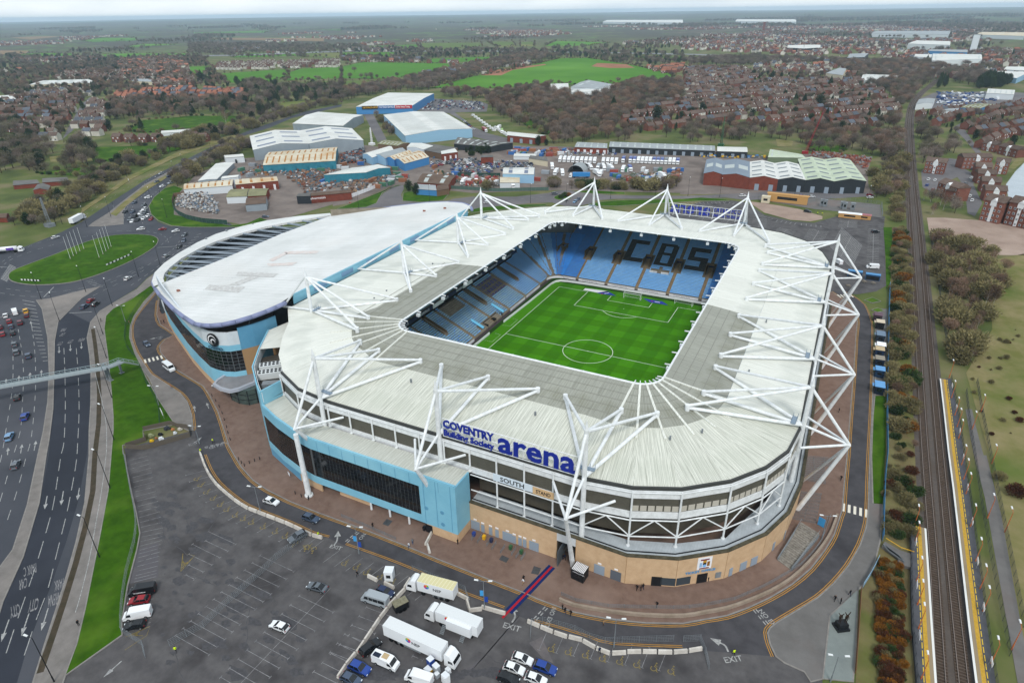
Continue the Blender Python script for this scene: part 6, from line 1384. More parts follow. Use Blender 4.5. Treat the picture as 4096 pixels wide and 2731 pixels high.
# ================================================================== VEHICLES IN PLACE
def C_(ty,col,t,a,b,label,group): p = (G(t,*a)+G(t,*b))/2; car(ty,col,(p.x,p.y,.03),px_heading(t,a,b),label,group)
CP_ = 'vehicles in the south car park'; SR = 'vehicles on the stadium road'; DC = 'vehicles on the dual carriageway'; RB = 'vehicles on the big roundabout'
for a in ((('van','black',6,(1085,935),(893,965),'long black van with white lettering on its side, in the row by the grass',CP_)),('hatch','red',6,(1030,1005),(895,1020),'dark red car between the black and white vans',CP_),('van','white',6,(1050,1095),(860,1130),'white panel van in the row by the grass',CP_),('hatch','black',6,(1000,1175),(865,1195),'black hatchback nearest the yellow hatching, by the white van',CP_),
 ('hatch','white',6,(1985,1215),(1870,1170),'white hatchback alone in the middle of the car park',CP_),('saloon','grey',6,(2250,940),(2125,905),'grey coupe alone right of the car park centre',CP_),('suv','grey',6,(2100,550),(2005,600),'dark grey SUV parked by the concrete block line end',CP_),('hatch','white',6,(1825,315),(1918,345),'white hatchback driving on the stadium road',SR),('suv','bluegrey',6,(2092,430),(2195,465),'blue-grey SUV driving on the stadium road',SR),
 ('minibus','silver',7,(330,1045),(145,985),'silver minibus beside the diagonal block line',CP_),('hatch','navy',7,(245,930),(358,978),'dark blue car behind the silver minibus',CP_),('suv','black',7,(140,1385),(262,1290),'black people carrier by the diagonal block line',CP_),('van','white',7,(215,1400),(400,1480),'white camper van with solar panel on its roof',CP_),('suv','blue',7,(60,1450),(195,1510),'bright blue SUV by the diagonal block line',CP_),('hatch','bluegrey',7,(0,1525),(135,1585),'grey-blue car at the bottom edge by the blue SUV',CP_),('van','white',7,(645,1590),(430,1520),'white van with roof vents at the bottom edge',CP_),
 ('hatch','white',7,(1180,1395),(1312,1440),'white car at the top of the small cluster',CP_),('hatch','white',7,(1122,1460),(1255,1505),'white car with black roof in the small cluster',CP_),('suv','blue',7,(1332,1455),(1472,1505),'blue car at the right of the small cluster',CP_),('hatch','black',7,(1085,1530),(1215,1575),'black car at lower left of the small cluster',CP_),('hatch','white',7,(1268,1530),(1408,1580),'white car at the bottom right of the small cluster',CP_),
 ('minibus','white',3,(1130,950),(1205,1005),'white police-style minibus below the zebra crossing',SR),('hatch','bluegrey',3,(995,795),(1030,828),'dark car coming down to the zebra crossing',SR),
 ('hatch','white',3,(40,628),(43,600),'white car at the queue front, far left',DC),('van','white',3,(112,610),(102,578),'white van at the queue front',DC),('suv','yellow',3,(183,598),(178,570),'yellow taxi at the queue front by the hatching',DC),('hatch','maroon',3,(188,625),(184,602),'dark red car behind the yellow taxi',DC),('hatch','red',3,(68,668),(64,640),'red car second in the left queue',DC),('suv','maroon',3,(143,678),(138,650),'maroon SUV behind the white van',DC),('hatch','bluegrey',3,(80,702),(76,678),'dark car third in the left queue',DC),('hatch','black',3,(93,750),(88,720),'black car fourth in the left queue',DC),('hatch','red',3,(22,755),(16,728),'red car by the left picture edge in the queue',DC),('hatch','maroon',3,(5,708),(0,682),'dark red car cut by the left picture edge',DC),
 ('hatch','grey',3,(104,828),(99,798),'grey car driving up, upper of two above the footbridge',DC),('suv','grey',3,(118,885),(113,852),'dark grey car driving up, lower of two above the footbridge',DC),('suv','bluegrey',3,(200,910),(195,875),'slate blue car just above the footbridge',DC),('hatch','black',3,(120,1198),(126,1160),'black car just below the footbridge',DC),('suv','blue',3,(168,1335),(186,1290),'bright blue car below the footbridge',DC),('suv','sky',3,(58,1478),(80,1425),'pale silver-green car low on the left carriageway',DC),('hatch','grey',6,(100,105),(125,50),'grey car lowest on the left carriageway',DC),
 ('suv','bluegrey',3,(565,568),(608,540),'blue-grey car at the stop line leaving the roundabout, left lane',DC),('hatch','red',3,(605,527),(650,495),'red car leaving the roundabout',DC),('suv','black',3,(640,552),(682,520),'black car beside the red car leaving the roundabout',DC),
 ('hatch','white',3,(862,370),(905,345),'white car rounding the near side of the roundabout',RB),('hatch','silver',3,(1125,215),(1168,192),'silver car beside the crescent hall on the roundabout',RB),('hatch','black',3,(1255,128),(1218,152),'dark car at right of the roundabout waiting',RB),('hatch','bluegrey',3,(1278,85),(1258,108),'blue-grey car entering the roundabout from the right',RB),('hatch','grey',3,(1290,48),(1258,66),'dark grey car second in the right entry',RB),('hatch','white',3,(1230,28),(1192,34),'white car at the top right of the roundabout',RB),('hatch','red',3,(1140,17),(1098,20),'red car at the top of the roundabout',RB),('suv','white',3,(995,15),(948,20),'white car at the top of the roundabout beyond the grass',RB),('hatch','white',3,(362,80),(405,67),'white car on the far left approach by the bushes',RB)): C_(*a)
b = bpy.data.objects
v = [o for o in S.objects if o.get('label','').startswith('long black van')][0]
for s in (-1,1): lettering('lettering','WASSERMAN',.3,M_wboard,face_matrix((-.1 if s < 0 else 1.5,s*1.005,1.1),(-s,0,0),(0,0,1)),v,.01,.005)
MB().tube((-.4,-1.0,1.2),(-.4,-1.02,1.2),.25,n=12).build('logo',mat('logo_red','#b8452c',.5),v)
v = [o for o in S.objects if o.get('label','').startswith('white camper')][0]; MB().box((-1.6,-.3,2.36),(1.5,.9,.08)).build('solar_panel',mat('solar','#161f33',.2),v); MB().box((.1,.1,2.36),(1.2,1.1,.1)).build('roof_rack',mat('rack_tan','#b59f7a',.8),v)
# broadcast lorries
def LR(t,a,b): p = (G(t,*a)+G(t,*b))/2; return p,px_heading(t,a,b)
p,h = LR(7,(760,985),(540,925)); r = artic(p,h,'white',mat('box_white','#dfe2e4',.5),'white broadcast lorry with yellowed ribbed roof, farthest of the three','broadcast lorries',8.4,3.9,mat('yellowed_roof','#cfc79a',.7,stripe=(0,.8,.12,'#ddd9bf')),nep_logo)
p,h = LR(7,(905,1225),(690,1140)); r = artic(p,h,'white',MATS['box_white'],'white broadcast lorry with expanded side and steps, middle of the three','broadcast lorries',9.6,3.9,mat('lorry_roof','#d5d8d8',.6),nep_logo)
MB().box((-1.5,1.75,2.5),(5.5,.9,2.4)).build('side_pod',MATS['box_white'],r)
for x in (-2.5,2.0):
    q = MB()
    for i in range(6): q.box((x,1.6+i*.25,1.1-i*.17),(.8,.22,.05))
    q.beam((x-.4,1.5,1.15),(x-.4,3.0,.1),.05,.08).beam((x+.4,1.5,1.15),(x+.4,3.0,.1),.05,.08); q.build('access_steps',M_grey,r)
p,h = LR(7,(330,1235),(745,1425)); r = artic(p,h,'white',MATS['box_white'],'long white articulated lorry, nearest of the three broadcast lorries','broadcast lorries',13.6,4.0,MATS['lorry_roof'],nep_logo)
q = G(7,410,1060); t_ = empty('horse_trailer',(q.x,q.y,.02),px_heading(7,(370,1090),(450,1050)),label='small black box trailer with mossy roof by the diagonal blocks',cat='trailer'); MB().box((0,0,1.35),(3.0,1.8,1.7)).build('body',M_black,t_); MB().box((0,0,2.25),(3.1,1.9,.1)).build('roof',mat('mossy','#84806c',.9,'#6b6754',2),t_); lorry_wheels(t_,[-.4,.5],1.9)
q = G(3,75,172); t_ = empty('tanker_lorry',(q.x,q.y,.02),px_heading(3,(5,178),(150,165)),label='white tanker lorry with purple side on the far left of the roundabout',cat='lorry'); MB().tube((-5.5,0,2.2),(3.4,0,2.2),1.15,n=16).build('tank',PAINT['white'],t_,smooth=True); MB().box((.5,0,2.2),(3.5,2.36,1.2)).build('side_band',mat('purple','#5b3f9a',.5),t_); MB().box((-1,0,.9),(9.5,1.2,.4)).build('chassis',M_trim,t_); lorry_cab(t_,4.0,'white',H=3.0); lorry_wheels(t_,[5.4,2.6,-3.2,-4.4])
p,h = LR(0,(480,1560),(590,1500)); artic(p,h,'white',MATS['box_white'],'white articulated lorry leaving the far carriageway at left',None,12,4)
# people
PP = [(7,215,500,'black','black','person in black walking on plaza before the blue block'),(7,490,615,'grey','denim','person in grey top standing on the plaza kerb'),(7,467,640,'white','denim','person in white top stepping off the plaza kerb'),(7,800,615,'black','black','person in black by the blue block corner door'),(7,1255,868,'black','black','person in black walking on the plaza left of the carpet'),(7,1252,890,'white','tan','person in white walking left of the carpet'),(7,1525,720,'black','navy','person in black inside the portal, left'),(7,1538,722,'navy','black','person in navy inside the portal, right'),(7,2035,930,'black','black','person in black at left of the group by the brick wall'),(7,2060,935,'black','black','person in black in the middle of the group by the brick wall'),(7,2076,925,'black','navy','person in black at right of the group by the brick wall'),(7,2172,1045,'black','black','person in black alone below the brick wall group'),(7,1522,1065,'black','black','person in black, upper of three walking by the NO EXIT paint'),(7,1540,1090,'black','navy','person in black, middle of three walking by the NO EXIT paint'),(7,1580,1105,'black','black','person in black, right of three walking by the NO EXIT paint'),(7,1803,1175,'tan','brown','person in a tan coat walking on the lower right road'),(7,1777,1365,'navy','black','person in navy beside the lower right block line'),(7,112,835,'black','black','person in a long black coat by the disabled bays'),(6,2195,565,'hivis','black','steward in yellow jacket at the end of the block line'),(6,1215,1360,'hivis','black','steward in yellow vest in the lower car park'),(3,1470,1485,'hivis','black','steward in yellow jacket above the give way paint'),(3,1385,1555,'hivis','black','steward in yellow vest left of the give way paint'),(8,348,1380,'hivis','black','steward in yellow jacket above the lower right EXIT paint'),(8,1042,1005,'black','black','person in black, left of the pair near the statue'),(8,1080,1025,'black','black','person in black, right of the pair near the statue'),(8,1145,970,'black','navy','person in black at the statue plaza corner'),(8,1085,175,'black','black','person in black on the plaza by the upper queue rails'),(5,1070,1275,'black','black','person in black on the east plaza under the roof struts'),(3,1110,590,'black','black','person in black by the hall wall, upper'),(3,1115,665,'black','black','person in black by the hall wall, lower left'),(3,1132,662,'black','navy','person in black by the hall wall, lower right'),(3,1468,1112,'white','grey','person in white beside the entrance canopy'),(3,700,650,'black','black','person in black on the cycle path'),(6,545,1175,'black','black','person in black beside the grass on the cycle path'),(2,925,1480,'hivis','black','worker in yellow on the gravel patch, left'),(2,957,1483,'hivis','black','worker in yellow on the gravel patch, right')]
for i,(t,x,y,a,b,lb) in enumerate(PP): person(G(t,x,y),i*2.1,a,b,lb,'walk' if i % 3 else 'stand')
# ================================================================== RAILWAY AND EAST SIDE
TRK = [smooth(GL(8,[(1850,2600),(1800,1900),(1765,1400),(1722,700)])+GL(5,[(1662,1500),(1619,800),(1577,100)])+GL(2,[(1552,1250),(1543,1000),(1545,850),(1570,720),(1630,640),(1690,595),(1745,545)]),5),
       smooth(GL(8,[(2050,2600),(1970,1900),(1912,1400),(1838,700)])+GL(5,[(1764,1500),(1702,800),(1640,100)])+GL(2,[(1596,1250),(1577,1000),(1572,850),(1592,725),(1648,648),(1706,600),(1760,550)]),5)]
BED = [(a+b)/2 for a,b in zip(*TRK)]
rw = MB().strip(BED,8.6,.02).build('railway_bed',mat('ballast','#4f4a47',.95,'#5e5650',1.2,col3='#4a4038',scale3=.05),kind='structure')
for k,T_ in enumerate(TRK):
    MB().strip(T_,2.5,.05).build('track_ballast',mat('ballast_brown','#4e4239',.95,'#41372f',1.5),rw,kind='structure')
    sl_ = MB()
    for q,a in along(T_,.75):
        if q.y < 330: sl_.box((q.x,q.y,.1),(.28,2.4,.14),a)
    sl_.build('sleepers',mat('sleeper','#5d5148',.9,'#4c423b',.8),rw,kind='stuff')
    for e in (-.75,.75):
        P = []
        for i,q in enumerate(T_):
            d = (T_[min(i+1,len(T_)-1)]-T_[max(i-1,0)]); d.z = 0; d.normalize(); P.append(q+Vector((-d.y,d.x,0))*e)
        MB().wall(P,.11,.15,.32).build('rail',mat('rail_steel','#8d8078',.4,metal=.5),rw,kind='structure')
PLF = [('left',GL(8,[(1668,525),(1690,850),(1712,1200),(1738,1567),(1805,2500)]),GL(8,[(1560,500),(1562,850),(1570,1200),(1600,1567),(1660,2500)])),
       ('right',GL(5,[(1762,1055),(1790,1300),(1818,1567)])+GL(8,[(1850,250),(1900,700),(1955,1200),(2000,1567),(2115,2500)]),GL(5,[(1840,1055),(1890,1300),(1925,1567)])+GL(8,[(1960,250),(2020,700),(2085,1200),(2140,1567),(2270,2500)]))]
for nm,E_,B_ in PLF:
    s = 1 if nm == 'right' else -1
    pf = empty('platform',(E_[0].x,E_[0].y,0),label='%s railway platform with yellow strip and white edge' % nm,cat='platform',group='railway platforms'); o = Vector((E_[0].x,E_[0].y,0))
    MB().prism([p-o for p in E_+B_[::-1]],.02,.95).build('slab',mat('platform_tarmac','#55565a',.9,'#4a4b4f',.4),pf)
    def off(k): 
        out = []
        for i,q in enumerate(E_): d = (E_[min(i+1,len(E_)-1)]-E_[max(i-1,0)]).normalized(); n_ = Vector((-d.y,d.x,0)); n_ = n_ if n_.dot(B_[i]-q) > 0 else -n_; out.append(q-o+n_*k)
        return out
    MB().strip(off(.2),.4,.962).build('white_edge',mat('edge_white','#d9d9d4',.7),pf); MB().strip(off(.75),.65,.958).build('paved_edge',mat('edge_tan','#8f7f66',.8),pf); MB().strip(off(1.45),.75,.962).build('tactile_strip',mat('tactile','#c09a3c',.8,'#a98634',2),pf); mb = MB(); dashes(mb,off(2.1),1.5,.5,.16,.966); mb.build('yellow_dashes',mat('tactile_line','#d2b030',.7),pf)
    fence([p for p in B_],2.3,'dark mesh fence behind the %s platform' % nm,2.5,mat('fence_dark','#2f3438',.6))
    for i,(q,a) in enumerate(along(B_,14,8)):
        v = (E_[min(len(E_)-1,1)]-B_[min(len(B_)-1,1)]); v.z = 0; v.normalize(); q = q+v*.8; r = empty('platform_sign',(q.x,q.y,.95),a,label='white station sign on the %s platform, %s from the far end' % (nm,['first','second','third','fourth','fifth','sixth','seventh','eighth','ninth','tenth','eleventh','twelfth'][i % 12]),cat='sign',group='station signs'); MB().box((0,0,1.6),(2.0,.08,.8)).build('panel',M_wboard,r); MB().tube((-.8,0,0),(-.8,0,1.9),.05,n=5).tube((.8,0,0),(.8,0,1.9),.05,n=5).build('post',M_grey,r)
OR = mat('orange_pole','#b5653a',.6)
for t,x,y,h,wh in [(8,1590,490,5,'far end of left platform'),(8,1592,610,5,'left platform, second'),(8,1600,885,6,'left platform by the ramp, third'),(8,1605,1050,6,'left platform, fourth'),(8,1612,1215,6,'left platform, fifth'),(8,1630,1560,6,'left platform at the bottom edge'),(5,1830,1040,6,'far end of right platform'),(5,1842,1190,6,'right platform, second'),(5,1865,1310,6,'right platform, third'),(5,1880,1390,6,'right platform, fourth'),(5,1890,1470,6,'right platform, fifth'),(8,1925,185,6,'right platform, sixth'),(8,1940,285,6,'right platform, seventh'),(8,1970,510,6,'right platform, eighth'),(8,2005,750,6,'right platform, ninth'),(8,2035,940,6,'right platform, tenth'),(8,2055,1095,6,'right platform, eleventh'),(8,2110,1455,6,'right platform, twelfth'),(8,2095,435,6,'by the footpath, middle'),(8,2215,530,6,'right of the footpath'),(8,2260,1340,6,'by the footpath at lower right'),(5,1990,1390,5,'at the top of the footpath'),(5,2050,1270,5,'in the rough grass beyond the footpath'),(8,2125,60,5,'by the footpath fence, upper'),(8,1910,85,6,'right platform between fifth and sixth')]:
    lamp(t,(x,y),h,R(95),'orange lamp post with white head, '+wh,'orange station lamp posts',OR)
fence(GL(5,[(1700,60),(1760,420),(1830,930)]),2.2,'dark railway fence along the birch scrub',3,MATS['fence_dark'])
fence(GL(5,[(2020,1070),(2050,1250),(2110,1560)])+GL(8,[(2130,100),(2250,700),(2345,1200)]),2.0,'dark railing right of the footpath',3,MATS['fence_dark'])
fence(GL(5,[(1945,1140),(1975,1400),(2000,1560)])+GL(8,[(2060,400),(2150,900),(2250,1400)]),2.0,'dark railing between platform bank and footpath',3,MATS['fence_dark'])
fence(GL(5,[(1422,400),(1415,600),(1408,900),(1400,1200),(1405,1565)])+GL(8,[(1388,150),(1380,300),(1372,600)]),1.9,'bright blue hoarding between grass strip and railway scrub',2.6,M_grey,'hoarding',solid=mat('hoarding_blue','#3a7fb8',.6,'#4a94c8',.5))
fence(GL(8,[(1345,720),(1290,830),(1222,935)]),1.6,'pale blue hoarding above the statue plaza corner',2.2,M_grey,'hoarding',solid=mat('hoarding_pale','#8fb3cc',.6))
fence(GL(8,[(1222,935),(1205,1200),(1180,1560)]),1.5,'timber and glass fence on the right of the statue plaza',2.0,mat('timber_brown','#7a5a40',.8),'timber_fence',solid=mat('timber_brown','#7a5a40',.8))
# ramp down to the platform
rp = GL(8,[(1365,640),(1475,720),(1480,770),(1575,790),(1580,700),(1490,670),(1385,610)]); r = empty('station_ramp',rp[0],label='yellow-railed stepped ramp from road down to left platform',cat='ramp'); MB().prism([p-rp[0] for p in rp],.05,.8).build('slab',M_pave,r)
for i in range(12): q = rp[0].lerp(rp[1],i/12)-rp[0]; MB().box((q.x+.8,q.y-.6,1.0),(.25,2.0,.4),.6).build('step',M_grey,r)
MB().beam(rp[6]-rp[0]+Vector((0,0,1.8)),rp[5]-rp[0]+Vector((0,0,1.6)),.1,.15).beam(rp[5]-rp[0]+Vector((0,0,1.6)),rp[4]-rp[0]+Vector((0,0,1.6)),.1,.15).build('handrail',PAINT['yellow'],r)
# food kiosks along the east road
for i,(x,y,c,tc,lb) in enumerate([(1335,640,'#3b3036','#5d4450','dark kiosk with maroon roof nearest the planted squares'),(1350,690,'#15171b','#c7b9a2','black kiosk with cream roof vent'),(1352,775,'#23303e','#64788c','long slate blue kiosk with awning'),(1355,850,'#1c2c44','#e6e8ea','dark kiosk with round white cups on the roof'),(1345,880,'#1a2c48','#c0ab86','navy kiosk with tan roof'),(1345,945,'#142236','#8a8274','navy kiosk with dirty roof, third from the near end'),(1346,1020,'#16324e','#5d93c4','navy kiosk with bright blue roof, second from the near end'),(1343,1130,'#0f1d2e','#5d93c4','navy kiosk with bright blue roof, nearest to the camera')]):
    k = crate(5,x,y,(2.8,4.2 if i in (2,7) else 3.2,2.7),.03,mat('kiosk_%d' % i,c,.6),'food_kiosk',lb,'kiosk',mat('kioskr_%d' % i,tc,.6,rnd=.1)); MB().box((-1.7,0,2.3),(.8,2.2,.08)).build('awning',mat('kioskr_%d' % i,tc,.6),k)
for x,y,lb in ((1180,335,'dark container bar with blue front, left of two'),(1302,358,'dark container bar with blue front, right of two')):
    q = G(5,x,y); k = empty('container_bar',(q.x,q.y,.02),label=lb,cat='container'); MB().box((0,0,1.3),(6,2.4,2.6)).build('body',mat('bar_blue','#274c72',.6),k); MB().box((0,-1.23,1.1),(5.4,.06,1.8)).build('opening',M_black,k); MB().box((0,0,2.65),(6.1,2.5,.1)).build('roof',mat('bar_roof','#4a86b6',.6),k)
for x,y in ((1135,405),(1248,378),(1310,388)):
    q = G(5,x,y); k = empty('picnic_table',(q.x,q.y,.02),x*.1,label='timber picnic table by the container bars',cat='table',group='picnic tables'); MB().box((0,0,.75),(1.8,.8,.06)).build('top',M_conc,k)
    for s in (-.7,.7): MB().box((0,s,.45),(1.8,.28,.05)).build('bench',M_conc,k); MB().beam((s,-.7,0),(s,0,.74),.1,.1).beam((s,.7,0),(s,0,.74),.1,.1).build('leg',M_conc,k)
for x,y,s in ((1303,502,1),(1340,570,.8)):
    P = [G(5,x+a*s,y+b*s) for a,b in ((-55,0),(0,-18),(58,8),(0,20))]; island('grass_verge',P,M_grass,.25)
C_('van','white',5,(1345,285),(1262,280),'white van parked in the north-east car park','vehicles in the north car park'); C_('van','white',5,(1088,262),(1045,235),'white van behind the first east mast','vehicles in the north car park'); C_('suv','black',5,(1295,38),(1352,36),'black car parked in the far north-east bays','vehicles in the north car park'); C_('suv','black',2,(835,1460),(880,1466),'black SUV parked on the gravel patch','vehicles in the north car park')
LK = 'vehicles on the link road'
for a in (('suv','grey',1,(1450,1342),(1488,1340),'grey car passing beyond the small planted roundabout',LK),('hatch','black',1,(1520,1386),(1560,1382),'dark car in front of the small planted roundabout',LK),('hatch','sky',1,(1618,1388),(1597,1403),'pale blue car right of the small roundabout',LK),('hatch','bluegrey',1,(1640,1372),(1620,1384),'dark blue car right of the small roundabout',LK),('hatch','white',1,(980,1402),(1020,1396),'white car on the link road behind the hall tip',LK),('suv','white',2,(388,1356),(432,1354),'white car on the link road above the gravel patch',LK),('hatch','blue',2,(795,1356),(840,1354),'bright blue car before the black warehouse',LK),('hatch','white',2,(868,1362),(908,1360),'white car beside the bright blue car',LK),('hatch','red',2,(1268,1350),(1305,1348),'red car at the right end of the link road',LK),('hatch','white',2,(1266,1366),(1308,1364),'white car below the red car at the link road end',LK),('hatch','white',1,(838,1478),(870,1470),'white car parked behind the north-west mast',LK),('hatch','bluegrey',0,(1800,1500),(1858,1498),'dark car turning by the scrap yard gate',LK)): C_(*a)
# bays of the north car park
mb = MB()
for (x0,y0,x1,y1,n_,dx,dy) in ((60,1480,150,1420,12,10,-1),):
    pass
def bayblock(t,A_,B_,C2,n_):
    a,b,c = G(t,*A_),G(t,*B_),G(t,*C2); d = c-a
    for i in range(n_+1): mb.strip([a+d*(i/n_),b+d*(i/n_)],.2,.016)
    mb.strip([(a+b)/2,(a+b)/2+d],.13,.0165)
for A_,B_,C2,n_ in (((45,1520),(200,1537),(130,1412),14),((232,1540),(340,1567),(330,1430),14),((470,1567),(575,1567),(480,1508),8),((1068,1565),(1200,1567),(1075,1520),8)): bayblock(2,A_,B_,C2,n_)
for A_,B_,C2,n_ in (((1015,130),(1165,280),(1090,0),18),((820,90),(960,110),(870,10),12),((1265,250),(1350,255),(1275,10),22),((620,30),(740,60),(660,0),6)): bayblock(5,A_,B_,C2,n_)
e = GL(2,[(0,1395),(120,1390),(300,1388),(430,1405),(520,1470),(640,1510),(800,1535),(960,1550)])
for q,a in along(e,2.6): s = Vector((math.sin(a),-math.cos(a),0)); mb.strip([q+s*1,q+s*5],.2,.016)
mb.build('bay_lines',M_white,kind='structure')
# ================================================================== INDUSTRIAL BUILDINGS
WM = dict(grey=mat('clad_grey','#8d979e',.6,'#838d94',.1),white=mat('clad_white','#cdd3d6',.6),brick=mat('brick_red','#7c4234',.9,'#6c382c',.4),teal=mat('clad_teal','#2d7d90',.6,'#276d80',.2),blue=mat('clad_blue','#3f7fb5',.6),black=mat('clad_black','#23282d',.6),brown=mat('clad_brown','#6f5a48',.9),sky=mat('clad_sky','#8db4cf',.6),green=mat('clad_green','#6a7a5e',.7),cream=mat('clad_cream','#c9bfa6',.7))
RM = dict(white=mat('rf_white','#d5d6d1',.6,'#c3c4be',.06,col3='#b9b9b2',scale3=.04,stripe=(0,1.5,.06,'#bcbdb8')),cream=mat('rf_cream','#cdc7b4',.7,'#b8a98c',.1,col3='#b58e5e',scale3=.06,amt3=.6),grey=mat('rf_grey','#9aa0a2',.7,'#8b9193',.08),dark=mat('rf_dark','#6f6e6b',.8,'#5d5c5a',.1),slate=mat('rf_slate','#75828f',.6,'#6c7986',.1),olive=mat('rf_olive','#8c8b6a',.8,'#76755a',.1),brown=mat('rf_brown','#6b5b4f',.85,'#5a4a40',.15),green=mat('rf_green','#b9c4ac',.7,'#a7b29b',.1),blue=mat('rf_blue','#3d7cb4',.6))
SKYL = mat('skylight','#a8b0ac',.4); SKYD = mat('skylight_dark','#46535a',.3); RUST = mat('rust_panel','#a5743f',.8); SOLAR = mat('solar_roof','#53607a',.3)
FOOT = []
def shed(t,pts,eave,rise,wallm,roofm,label,ax=0,sk=0,skm=None,doors=0,doorm=None,name='warehouse',cat='warehouse',over=.15):
    """pts: four eave corners in the photograph, front left, front right, back right, back left; ridge along the front (ax 0) or into the depth (ax 1)"""
    A_,B_,C2,D_ = [G(t,x,y,eave) for x,y in pts]; o = Vector((A_.x,A_.y,0)); FOOT.append([A_,B_,C2,D_])
    r = empty(name,o,label=label,cat=cat); q = [p-o for p in (A_,B_,C2,D_)]; wm,rm = WM[wallm],RM[roofm]
    if ax == 0: e0,e1,f0,f1 = q[0],q[1],q[3],q[2]
    else: e0,e1,f0,f1 = q[1],q[2],q[0],q[3]
    R0,R1 = (e0+f0)/2+Vector((0,0,rise)),(e1+f1)/2+Vector((0,0,rise))
    w_ = MB(); base = [Vector((p.x,p.y,0)) for p in q]
    for i in range(4): w_.add([base[i],base[(i+1) % 4],q[(i+1) % 4],q[i]],[(0,1,2,3)])
    w_.add([e0,f0,R0],[(0,1,2)]).add([e1,f1,R1],[(0,1,2)]); w_.build('walls',wm,r)
    up = Vector((0,0,over))
    for a,b in ((e0,e1),(f0,f1)):
        out = ((a+b)-(R0+R1)); out.z = 0; out.normalize(); a2,b2 = a+out*.4,b+out*.4; a_,b_ = a2+up,b2+up
        s = MB().add([a_,b_,R1+up,R0+up],[(0,1,2,3)]).add([a2,b2,b_,a_],[(0,1,2,3)]).build('roof_slope',rm,r)
        if sk:
            for i in range(sk):
                t0,t1 = (i+.38)/sk,(i+.62)/sk; g = lambda u,v: a_.lerp(b_,u).lerp((R0+up).lerp(R1+up,u),v)+Vector((0,0,.06))
                MB().add([g(t0,.18),g(t1,.18),g(t1,.85),g(t0,.85)],[(0,1,2,3)]).build('skylight',skm or SKYL,s)
    for i in range(doors):
        c = base[0].lerp(base[1],(i+.5)/doors); d = (base[1]-base[0]); rz = math.atan2(d.y,d.x); n_ = Vector((d.y,-d.x,0)).normalized(); n_ = n_ if n_.dot(base[3]-base[0]) < 0 else -n_; c = c+n_*.06
        MB().box((c.x,c.y,min(4.2,eave*.65)/2),(min(4,d.length/doors*.6),.12,min(4.2,eave*.65))).build('door',doorm or MATS['grey_door'],r).rotation_euler.z = 0
        ob = r
    return r
